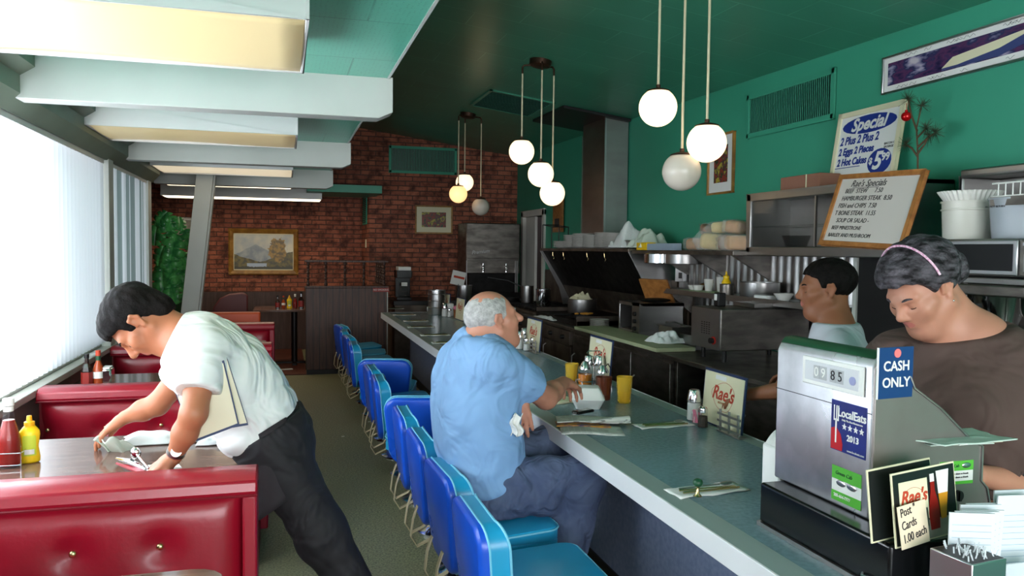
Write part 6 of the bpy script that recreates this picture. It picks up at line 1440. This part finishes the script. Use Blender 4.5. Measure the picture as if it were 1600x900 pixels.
# ---------------------------------------------------------------- waiter bending over the table
def waiter():
    base = (.18, 3.1, 0); t = person('person', 'person with short black hair in a white shirt bending to wipe a booth table', base); O = base
    pel, wai, che, nb = A3(417, 668, 3.1), A3(397, 636, 3.1), A3(352, 585, 3.1), A3(294, 530, 3.1)
    lat = np.array((0.05, 1, 0)); hc = A3(219, 501, 3.1); fwd, up = np.array((-.33, -.02, -.94)), np.array((-.92, 0, .36)); R = headframe(fwd, up)
    lsh, lel, lwr = A3(318, 556, 2.90), A3(303, 645, 2.79), A3(272, 714, 2.86)
    rsh, rel, rwr = A3(306, 560, 3.27), A3(246, 632, 3.33), A3(196, 652, 3.38)
    hipL, hipR = pel+np.array((0, -.09, -.03)), pel+np.array((0, .09, -.03))
    kL, kR = np.array((.13, 2.98, .50)), np.array((.10, 3.24, .49)); aL, aR = np.array((.36, 2.96, .09)), np.array((.30, 3.30, .09))
    b = Sdf(.02); W = head(b, hc, R, 1.05, .1, 1.05)
    b.cone(W(0, -.03, -.03), nb, .058, .06, .03); b.cone(W(0, .01, -.06), nb+np.array((-.01, 0, -.03)), .045, .055, .03)
    torso(b, [pel, wai, che, nb], lat, [.15, .14, .17, .12], [.105, .10, .105, .07])
    b.chain([lsh, lel], [.055, .042]).chain([lel, lel*.55+lwr*.45, lwr], [.042, .040, .0255]); b.chain([rsh, rel], [.055, .042]).chain([rel, rel*.55+rwr*.45, rwr], [.042, .040, .0255])
    hand(b, lwr, (-.62, -.05, -.42), (-.25, -.25, .95), 1.0, .75, -1, 1.0); hand(b, rwr, (-.72, .05, -.50), (-.35, -.1, .85), 1.0, .45, 1)
    b.chain([hipL, kL, aL], [.08, .052, .036]); b.chain([hipR, kR, aR], [.08, .052, .036])
    mesh_obj('body', b.mesh(.0042), ['skin_tan', 'lips'], t, lipmat(W, 1.05), O, 1); eye_parts(t, W, R, 1.05, O)
    h = Sdf(.02); h.ell(W(0, -.014, .040), (.092, .114, .098), R); h.ell(W(0, .045, .075), (.066, .056, .046), R, .03); h.ell(W(0, -.062, -.035), (.066, .055, .06), R, .03)
    mesh_obj('hair', h.mesh(.004, hair_post(hc, R, 1.05, [(-.14, -.085), (-.06, -.085), (-.035, -.06), (-.024, -.01), (.012, .0), (.022, -.02), (.034, -.015), (.042, .045), (.085, .062), (.12, .066)], .0028, 75)), ['hair_black'], t, None, O)
    # shirt
    s = Sdf(.03); torso(s, [pel*.8+wai*.2, wai, che*.55+wai*.45, che, nb*.6+che*.4, nb], lat, [.178, .172, .186, .200, .190, .100], [.126, .126, .136, .142, .125, .082], .05)
    s.chain([lsh+np.array((.0, .03, .01)), lsh*.35+lel*.65], [.092, .074], .05); s.chain([rsh, rsh*.45+rel*.55], [.094, .074], .05)
    s.ell(wai*.6+pel*.4+np.array((-.04, -.05, -.06)), (.10, .13, .08), None, .05)
    n1 = nrm(pel-wai); d1 = nrm(lel-lsh); d2 = nrm(rel-rsh); cl = lsh*.36+lel*.64; cr = rsh*.48+rel*.52; nn = nrm(W(0, 0, -.02)-nb)
    def post(V, X, Y, Z):
        V = V+folds(V, X, Y, Z, .006, 32, .5, (1, .5, 1.1))
        for c, d in ((pel+n1*.015, n1),): V = np.maximum(V, (X-c[0])*d[0]+(Y-c[1])*d[1]+(Z-c[2])*d[2])
        for c, d in ((cl, d1), (cr, d2)):
            oc = cr if c is cl else cl; pl = (X-c[0])*d[0]+(Y-c[1])*d[1]+(Z-c[2])*d[2]; D1 = (X-c[0])**2+(Y-c[1])**2+(Z-c[2])**2; near = (D1 < .16**2) & (D1 < (X-oc[0])**2+(Y-oc[1])**2+(Z-oc[2])**2)
            V = np.where(near & (pl > 0), np.maximum(V, pl), V)
        c = nb+nn*.050; V = np.where((X-nb[0])**2+(Y-nb[1])**2+(Z-nb[2])**2 < .15**2, np.maximum(V, (X-c[0])*nn[0]+(Y-c[1])*nn[1]+(Z-c[2])*nn[2]), V); return V.astype(np.float32)
    mesh_obj('shirt', s.mesh(.006, post), ['shirt_white'], t, None, O, 1)
    c = Sdf(.015); e1 = headframe((1, 0, 0), nn)
    cc = nb+nn*.046
    for k in range(20):
        a0, a1 = 2*PI*k/20, 2*PI*(k+1)/20; f = lambda a: cc+(e1[:, 0]*math.cos(a)+e1[:, 1]*math.sin(a))*.068-nn*.012*math.sin(a*1)
        c.cone(f(a0), f(a1), .017, .017, .01)
    mesh_obj('collar', c.mesh(.005), ['shirt_white'], t, None, O, 1)
    # trousers, belt, apron, shoes
    p = Sdf(.03); torso(p, [wai*.25+pel*.75, pel], lat, [.168, .175], [.118, .122], .05)
    p.chain([hipL+np.array((.01, 0, 0)), kL, aL+np.array((0, 0, -.02))], [.118, .088, .072], .06); p.chain([hipR+np.array((.01, 0, 0)), kR, aR+np.array((0, 0, -.02))], [.118, .088, .072], .06); p.ell(pel+np.array((.06, 0, -.05)), (.11, .16, .13), None, .05)
    def postp(V, X, Y, Z):
        V = V+folds(V, X, Y, Z, .005, 30, 2., (.6, .5, 1.2)); c = pel*.85+wai*.15
        return np.maximum(np.maximum(V, -((X-c[0])*n1[0]+(Y-c[1])*n1[1]+(Z-c[2])*n1[2])), .05-Z).astype(np.float32)
    mesh_obj('trousers', p.mesh(.007, postp), ['trouser_black'], t, None, O, 1)
    q = Sdf(.02); cb = pel*.84+wai*.16; torso(q, [cb, cb+n1*.001], lat, [.181, .181], [.131, .131], .02)
    def postb(V, X, Y, Z): pl = (X-cb[0])*n1[0]+(Y-cb[1])*n1[1]+(Z-cb[2])*n1[2]; return np.maximum(V, np.abs(pl)-.018).astype(np.float32)
    mesh_obj('belt', q.mesh(.006, postb), ['black'], t, None, O)
    ap = B(); c0 = A3(400, 675, 2.93); 
    ap.grid(lambda u, v: tuple(V3(A3(385+62*u+14*v, 690-38*u+128*v-6*u*v, 2.935-.03*math.sin(u*PI)-.015*v))-V3(O)), 10, 12); ap.build('apron_pocket_panel', mat('apron_black', (34, 28, 32), .8), t, smooth=True, solid=.006)
    for a, dx in ((aL, -.02), (aR, -.02)): B().ell(tuple(V3(a)-V3(O)+V3((-.06, 0, -.04))), (.14, .048, .05)).build('shoe', 'shoe_black', t)
    # watch
    ax_ = nrm(lwr-lel); wc = lwr-ax_*.022; R3 = V3(ax_).to_track_quat('Z', 'Y').to_matrix()
    B().lathe([(.0285, -.009), (.031, -.008), (.031, .008), (.0285, .009)], 28, tuple(V3(wc)-V3(O)), False, R=R3).build('watch_band', 'alu', t)
    nf = nrm(np.array((.1, -.95, .25))); c = wc+nf*.030; w0 = B().cyl(tuple(V3(c)-V3(O)), tuple(V3(c+nf*.007)-V3(O)), .017, n=24); w0.build('watch_face', 'alu', t); B().cyl(tuple(V3(c+nf*.007)-V3(O)), tuple(V3(c+nf*.0075)-V3(O)), .014, n=24).build('watch_dial', 'paper', t)
    return t
waiter()
# menus held under his arm (they hang from the arm: top-level)
def held_menu(label, pts, ys, m='cream'):
    P4 = [V3(A3(px, py, y)) for (px, py), y in zip(pts, ys)]; c = sum(P4, V3())/4; t = thing('menu_folder', label, 'menu', c)
    n = (P4[1]-P4[0]).cross(P4[3]-P4[0]).normalized()
    if n.y > 0: n = -n
    def sheet(sh, d0, d1):
        q = [(p-c)*sh for p in P4]; mb = B(); mb.add([v+n*d0 for v in q]+[v+n*d1 for v in q], [(0,1,2,3), (7,6,5,4), (0,4,5,1), (1,5,6,2), (2,6,7,3), (3,7,4,0)]); return mb
    sheet(1, -.003, .003).build('cover', 'navy', t); sheet(.93, .0028, .0045).build('page', m, t)
    return t
mat('cream_menu', (214, 206, 176), .35)
held_menu('cream menu folder with navy edges tucked under the waiter\'s arm, larger front one', [(298, 575), (350, 563), (374, 664), (306, 690)], [2.85, 2.85, 2.835, 2.835], 'cream_menu')
held_menu('second menu folder behind, its navy edge slanting down the waiter\'s chest', [(264, 588), (306, 576), (330, 665), (296, 672)], [3.0, 3.0, 2.97, 2.97], 'cream_menu')
held_menu('dark-edged menu folder sticking out behind the waiter\'s elbow', [(332, 566), (354, 556), (388, 664), (352, 670)], [2.875, 2.875, 2.86, 2.86], 'cream_menu')
wr = A3(170, 668, 3.36)
t = thing('wiping_rag', 'pale green rag under the waiter\'s wiping hand', 'rag', tuple(wr+np.array((.0, 0, -.02))))
B().grid(lambda u, v: ((u-.5)*.10+.10*v, (v-.5)*.05+.02*math.sin(u*9), -.02-.135*v+.012*math.sin(u*12+v*5)), 16, 16).build('rag', 'cloth_green', t, smooth=True, solid=.004)
# cutlery and red knives under his left hand
p = at(215, 728, y=2.95); 
t = thing('butter_knife', 'steel knife gathered under the waiter\'s left hand, pointing to the window', 'knife', (0, 0, 0)); q0, q1 = at(228, 733, z=.775), at(182, 716, z=.785); B().tube([q0, (q0+q1)/2+V3((0, 0, .006)), q1], [.007, .011, .004], 8).build('blade', 'chrome', t)
t = thing('table_knife_red', 'red-handled knife under the steel knife in the waiter\'s left hand', 'knife', (0, 0, 0)); q0, q1 = at(226, 739, z=.765), at(182, 724, z=.765); B().tube([q0, (q0+q1)/2, q1], [.009, .010, .004], 8).build('handle', 'red_vinyl', t)
t = thing('soup_spoon', 'steel spoon standing up from the waiter\'s left hand', 'spoon', (0, 0, 0)); q0, q1 = at(232, 732, z=.79), at(212, 708, z=.82); B().tube([q0, q1], .004, 6).ell(q1, (.018, .012, .022), 14, 10).build('spoon', 'chrome', t)
o = B().box(-.06, .05, -.03, .03, 0, .03).build('folded_napkin', 'paper', None, bev=.006); tag_loc(o, at(258, 741, z=.7505), 'folded white napkin beside the waiter\'s left hand', 'napkin'); o.rotation_euler = (0, .1, .3)

# ---------------------------------------------------------------- man seated at the counter
def diner():
    yb = 3.24; base = (.86, yb, .445); t = person('person', 'person with grey hair in a light blue T-shirt and jeans hunched on a counter stool', base); O = base
    Yc = 3.27
    pel = np.array((.83, Yc-.02, .545)); wai, che = A3(744, 690, Yc), A3(741, 605, Yc); nb = A3(748, 542, Yc); lat = nrm((-.10, 1, 0))
    hc = A3(769, 500, Yc-.02); fwd, up = np.array((.93, .12, -.28)), np.array((-.22, .02, .97)); R = headframe(fwd, up)
    rsh, rel, rwr = A3(779, 572, 3.06), A3(853, 621, 3.26), A3(880, 598, 3.46); lsh, lel, lwr = A3(752, 604, 3.47), np.array((1.03, 3.46, .80)), A3(812, 620, 3.14)
    hr, hl = pel+np.array((.04, -.10, 0)), pel+np.array((.04, .10, 0)); kr, kl = np.array((1.21, 3.08, .60)), np.array((1.20, 3.42, .66)); ar, al = np.array((1.09, 3.06, .16)), np.array((1.16, 3.46, .16))
    b = Sdf(.02); W = head(b, hc, R, 1.06, .5, 1.1, 1.1); b.cone(W(0, -.035, -.03), nb, .064, .075, .03); b.cone(W(0, .01, -.07), nb+np.array((.03, 0, -.02)), .052, .065, .03)
    torso(b, [pel, wai, che, nb], lat, [.17, .17, .19, .12], [.12, .14, .13, .08])
    b.chain([rsh, rel], [.062, .050]).chain([rel, rel*.6+rwr*.4, rwr], [.050, .046, .030]); b.chain([lsh, lel], [.062, .05]).chain([lel, lwr], [.045, .030])
    hand(b, rwr, (.50, .62, -.25), (-.2, .1, .95), 1.05, .85, 1, .8); hand(b, lwr, (.12, -.06, -1), (-.35, -.93, .05), 1.08, .35, 1, .6, .05)
    b.chain([hr, kr, ar], [.09, .06, .045]); b.chain([hl, kl, al], [.09, .06, .045])
    mesh_obj('body', b.mesh(.0046), ['skin_pink', 'lips'], t, lipmat(W, 1.06), O, 1); eye_parts(t, W, R, 1.06, O, 'hair_grey')
    h = Sdf(.02); h.ell(W(0, -.014, .030), np.array((.0825, .100, .084))*1.06, R)
    mesh_obj('hair', h.mesh(.0042, hair_post(hc, R, 1.06, [(-.12, -.065), (-.06, -.070), (-.028, -.055), (-.022, -.015), (.010, .0), (.018, -.035), (.034, -.03), (.040, .03), (.055, .075), (.07, .12), (.12, .13)], .0018, 80)), ['hair_grey'], t, None, O)
    s = Sdf(.03); torso(s, [pel+np.array((0, 0, .02)), wai, che*.5+wai*.5, che, nb*.55+che*.45, nb], lat, [.205, .215, .225, .235, .195, .105], [.150, .152, .150, .146, .122, .082], .06)
    s.ell(wai+np.array((.035, 0, -.02)), (.14, .19, .14), None, .08); d1 = nrm(rel-rsh); d2 = nrm(lel-lsh)
    s.chain([rsh+np.array((-.02, .02, .01)), rsh*.38+rel*.62], [.092, .088], .06); s.chain([lsh, lsh*.4+lel*.6], [.092, .086], .06)
    cr, cl = rsh*.40+rel*.60, lsh*.42+lel*.58; nn = nrm(W(0, 0, -.03)-nb)
    def post(V, X, Y, Z):
        V = V+folds(V, X, Y, Z, .0052, 30, 1.3, (.8, .4, 1.0))
        low = np.clip((.75-Z)/.2, 0, 1); V = V+low*.006*np.sin(60*(Z+.3*X)+5*np.sin(9*(X+Y)))
        for c, d in ((cr, d1), (cl, d2)):
            oc = cr if c is cl else cl; pl = (X-c[0])*d[0]+(Y-c[1])*d[1]+(Z-c[2])*d[2]; D1 = (X-c[0])**2+(Y-c[1])**2+(Z-c[2])**2; near = (D1 < .17**2) & (D1 < (X-oc[0])**2+(Y-oc[1])**2+(Z-oc[2])**2); V = np.where(near & (pl > 0), np.maximum(V, pl), V)
        c = nb+nn*.034; V = np.where((X-nb[0])**2+(Y-nb[1])**2+(Z-nb[2])**2 < .13**2, np.maximum(V, (X-c[0])*nn[0]+(Y-c[1])*nn[1]+(Z-c[2])*nn[2]), V); V = np.maximum(V, .478+.30*np.clip(X-.86, 0, 1)-Z); return V.astype(np.float32)
    mesh_obj('shirt', s.mesh(.0065, post), ['shirt_blue'], t, None, O, 1)
    p = Sdf(.03); torso(p, [pel, pel+np.array((0, 0, .06))], lat, [.19, .18], [.135, .13], .04)
    p.chain([hr, hr*.5+kr*.5, kr, ar+np.array((0, 0, -.02))], [.125, .112, .092, .078], .04); p.chain([hl, hl*.5+kl*.5, kl, al+np.array((0, 0, -.02))], [.125, .112, .092, .078], .04)
    def postp(V, X, Y, Z):
        V = V+folds(V, X, Y, Z, .0045, 42, .2, (1.2, .4, .4))+.004*np.exp(-((X-.95)/.08)**2)*np.sin(90*(X+.5*Z)); return np.maximum(V, .452-Z+10*(X > .98)*(-.05)).astype(np.float32)
    mesh_obj('jeans', p.mesh(.0065, postp), ['denim'], t, None, O, 1)
    for a in (ar, al): B().ell(tuple(V3(a)-V3(O)+V3((.06, 0, -.05))), (.14, .052, .055)).build('shoe', 'shoe_black', t)
    return t
diner()
t = thing('held_napkin', 'crumpled white napkin held in the seated man\'s lowered hand', 'napkin', tuple(A3(806, 664, 3.05)))
rs = random.Random(4)
B().grid(lambda u, v: ((u-.5)*.045+.008*math.sin(v*8), -.005+.010*math.sin(u*11+v*4), (v-.5)*.085+.008*math.sin(u*7)), 12, 12).build('napkin', 'paper', t, smooth=True, solid=.003)

# ---------------------------------------------------------------- cook
def cook():
    Y0 = 2.86; hc = A3(1290, 452, Y0); base = (hc[0]+.03, Y0-.02, 0); t = person('person', 'person with short black hair in a light grey T-shirt working at the cook line', base); O = base
    fwd, up = nrm((-.88, .42, -.12)), np.array((-.06, .03, 1)); R = headframe(fwd, up)
    nb = hc+np.array((.035, -.03, -.165)); che = nb+np.array((.02, -.02, -.20)); wai = np.array((che[0], che[1], 1.0)); pel = np.array((che[0], che[1], .90))
    lat = nrm(np.cross((0, 0, 1), (-.80, .60, 0))); sL, sR = nb+lat*.175+np.array((0, 0, -.075)), nb-lat*.175+np.array((0, 0, -.075))
    b = Sdf(.02); W = head(b, hc, R, 1.0, .1); b.cone(W(0, -.03, -.03), nb, .054, .062, .03)
    torso(b, [pel, wai, che, nb], lat, [.15, .14, .17, .11], [.10, .10, .11, .07])
    wr = A3(1176, 616, 2.98); el = A3(1248, 606, 2.80)
    near = sL if sL[0] < sR[0] else sR; far = sR if near is sL else sL
    b.chain([near, el], [.055, .043]).chain([el, wr], [.043, .027]); hand(b, wr, wr-el, (-.1, -.1, 1), 1.0, .5, 1)
    fe = far+np.array((.02, .10, -.26)); fw = np.array((2.30, 3.15, 1.0)); b.chain([far, fe, fw], [.055, .043, .027]); hand(b, fw, (-.2, .8, -.2), (0, 0, 1), 1.0, .5, -1)
    for s_ in (-1, 1): b.chain([pel+lat*.09*s_, pel+lat*.09*s_+np.array((0, 0, -.42)), pel+lat*.1*s_+np.array((0, 0, -.82))], [.08, .055, .04])
    mesh_obj('body', b.mesh(.0048), ['skin_brown', 'lips'], t, lipmat(W), O, 1); eye_parts(t, W, R, 1, O)
    h = Sdf(.02); h.ell(W(0, -.018, .042), (.090, .112, .092), R)
    mesh_obj('hair', h.mesh(.0045, hair_post(hc, R, 1, [(-.13, -.085), (-.06, -.085), (-.03, -.06), (-.02, -.01), (.012, .005), (.03, .01), (.042, .05), (.085, .068), (.12, .07)], .003, 70)), ['hair_black'], t, None, O)
    s = Sdf(.03); torso(s, [pel, wai, che, nb+np.array((0, 0, -.06)), nb], lat, [.18, .175, .20, .18, .09], [.125, .125, .135, .10, .07], .05)
    for sh, e in ((near, el), (far, fe)): s.chain([sh, sh*.38+e*.62], [.078, .072], .04)
    nn = np.array((0, 0, 1.))
    def post(V, X, Y, Z):
        V = V+folds(V, X, Y, Z, .004, 34, 3.)
        for sh, e in ((near, el), (far, fe)):
            c = sh*.4+e*.6; d = nrm(e-sh); pl = (X-c[0])*d[0]+(Y-c[1])*d[1]+(Z-c[2])*d[2]; nr = ((X-c[0])**2+(Y-c[1])**2+(Z-c[2])**2) < .14**2; V = np.where(nr & (pl > 0), np.maximum(V, pl), V)
        return np.maximum(np.maximum(V, Z-nb[2]-.028), .86-Z).astype(np.float32)
    mesh_obj('shirt', s.mesh(.007, post), ['tee_grey'], t, None, O, 1)
    p = Sdf(.03); torso(p, [pel, pel+np.array((0, 0, .08))], lat, [.175, .17], [.12, .12], .04)
    for s_ in (-1, 1): p.chain([pel+lat*.09*s_, pel+lat*.09*s_+np.array((0, 0, -.42)), pel+lat*.1*s_+np.array((0, 0, -.84))], [.10, .08, .07])
    mesh_obj('trousers', p.mesh(.01), ['trouser_black'], t, None, O, 1)
    for s_ in (-1, 1): B().ell(tuple(V3(pel+lat*.1*s_)-V3(O)+V3((-.04, .03, -.86))), (.11, .06, .045), R=Euler((0, 0, -.6)).to_matrix()).build('shoe', 'shoe_black', t)
cook()
# ---------------------------------------------------------------- cashier
def cashier():
    Y0 = 1.98; hc = A3(1442, 452, Y0); s0 = 1.06; base = (hc[0]+.10, Y0-.06, 0); t = person('person', 'person with grey-streaked dark hair, pink headband and brown T-shirt behind the register', base); O = base
    fwd, up = nrm(-np.array(RT)*.70+np.array((0, 0, -.60))-np.array(FW)*.26), nrm(-np.array(RT)*.52+np.array((0, 0, .80))-np.array(FW)*.12); R = headframe(fwd, up)
    nb = A3(1510, 528, Y0-.03); che = A3(1522, 640, Y0-.05); wai = np.array((che[0]+.01, che[1], 1.0)); pel = np.array((wai[0], wai[1], .88))
    lat = nrm((-.35, -.94, 0)) ; lat = nrm((.52, -.85, 0))
    b = Sdf(.02); W = head(b, hc, R, s0, 1.0, 1.0, 1.05)
    b.cone(W(0, -.035, -.03), nb, .060, .075, .035); b.cone(W(0, .0, -.075), nb+np.array((-.03, 0, -.02)), .055, .06, .03)
    torso(b, [pel, wai, che, nb], lat, [.19, .18, .19, .12], [.14, .14, .14, .08])
    sn, sf = nb+lat*.205+np.array((0, 0, -.085)), nb-lat*.205+np.array((0, 0, -.085))
    en, wn = sn+np.array((.0, .0, -.34)), np.array((1.86, 1.74, .94)); ef, wf = sf+np.array((-.05, .03, -.29)), np.array((1.70, 1.86, 1.03))
    b.chain([sn, en, wn], [.065, .052, .028]); b.chain([sf, ef, wf], [.065, .052, .028]); hand(b, wn, (-.8, .1, -.2), (0, 0, 1), .95, .5, -1); hand(b, wf, (-.8, -.1, -.2), (0, 0, 1), .95, .5, 1)
    for s_ in (-1, 1): b.chain([pel+lat*.09*s_, pel+lat*.09*s_+np.array((0, 0, -.42)), pel+lat*.1*s_+np.array((0, 0, -.80))], [.09, .06, .04])
    mesh_obj('body', b.mesh(.0036), ['skin_light', 'lips'], t, lipmat(W, s0), O, 1); eye_parts(t, W, R, s0, O, 'hair_dark')
    h = Sdf(.03); h.ell(W(0, -.020, .052), np.array((.102, .118, .098))*s0, R); h.ell(W(0, .055, .082), (.066, .050, .048), R, .04); h.ell(W(0, -.115, .0), (.055, .050, .06), R, .03)
    hp = hair_post(hc, R, s0, [(-.19, -.10), (-.10, -.09), (-.045, -.075), (-.024, -.03), (-.015, .012), (.012, .022), (.030, .012), (.046, .040), (.062, .062), (.085, .070), (.13, .072)], .0045, 52)
    mesh_obj('hair', h.mesh(.0042, hp), ['hair_dark'], t, None, O)
    # headband over the crown
    mb = B(); pts = []
    for k in range(21):
        a = -1.45+2.9*k/20; pts.append(V3(W(math.sin(a)*.106, .018-.012*math.cos(a), .045+math.cos(a)*.108))-V3(O))
    mb.tube(pts, .0035, 8); mb.build('headband', mat('band_pink', (206, 130, 170), .5, noise=(160, .5, (240, 210, 224))), t)
    e = W(-.083, -.002, -.040); e2 = W(.083, -.002, -.040); 
    for q in (e, e2): B().ell(tuple(V3(q)-V3(O)), (.0035, .0035, .0035), 12, 8).build('earring', 'chrome', t)
    s = Sdf(.03); torso(s, [pel, wai, che*.4+wai*.6, che, nb+np.array((0, 0, -.085)), nb], lat, [.205, .21, .215, .22, .21, .10], [.155, .165, .168, .16, .115, .065], .06)
    s.ell(che+np.array((-.10, .0, .02)), (.11, .19, .11), None, .06)
    for sh, e_ in ((sn, en), (sf, ef)): s.chain([sh, sh*.2+e_*.8], [.088, .088], .05)
    nn = nrm(W(0, -.02, -.05)-nb)
    def post(V, X, Y, Z):
        V = V+folds(V, X, Y, Z, .0045, 30, 4.1, (.7, .9, .8))
        for sh, e_ in ((sn, en), (sf, ef)):
            c = sh*.22+e_*.78; d = nrm(e_-sh); pl = (X-c[0])*d[0]+(Y-c[1])*d[1]+(Z-c[2])*d[2]; nr = ((X-c[0])**2+(Y-c[1])**2+(Z-c[2])**2) < .14**2; V = np.where(nr & (pl > 0), np.maximum(V, pl), V)
        c = nb+np.array((0, 0, .036)); d = nrm((-.40, -.1, 1)); return np.maximum(np.maximum(V, (X-c[0])*d[0]+(Y-c[1])*d[1]+(Z-c[2])*d[2]), .82-Z).astype(np.float32)
    pc = A3(1444, 598, Y0-.2); rtv = np.array(RT); fwv = np.array(FW)
    def printed(P):
        u = (P-pc)@rtv; v = P[:, 2]-pc[2]; f = (P-pc)@fwv
        rows = ((v > .035) & (v < .052) & (np.sin(u*420) > -.5)) | ((v > .008) & (v < .026) & (np.sin(u*380+1) > -.6)) | ((v < 0) & (v > -.05) & (np.abs(u-.01) < .028))
        return ((np.abs(u) < .05) & (f < .16) & rows).astype(int)
    mesh_obj('shirt', s.mesh(.0062, post), ['tee_brown', 'cream'], t, printed, O, 1)
    p = Sdf(.03); torso(p, [pel, pel+np.array((0, 0, .06))], lat, [.21, .21], [.16, .16], .04)
    for s_ in (-1, 1): p.chain([pel+lat*.09*s_, pel+lat*.09*s_+np.array((0, 0, -.42)), pel+lat*.1*s_+np.array((0, 0, -.82))], [.12, .09, .075])
    mesh_obj('trousers', p.mesh(.01), ['trouser_black'], t, None, O, 1)
    for s_ in (-1, 1): B().ell(tuple(V3(pel+lat*.1*s_)-V3(O)+V3((-.05, .0, -.84))), (.12, .055, .045)).build('shoe', 'shoe_black', t)
cashier()
for o in list(bpy.data.objects):
    if o.type == 'EMPTY' and not o.children: bpy.data.objects.remove(o)
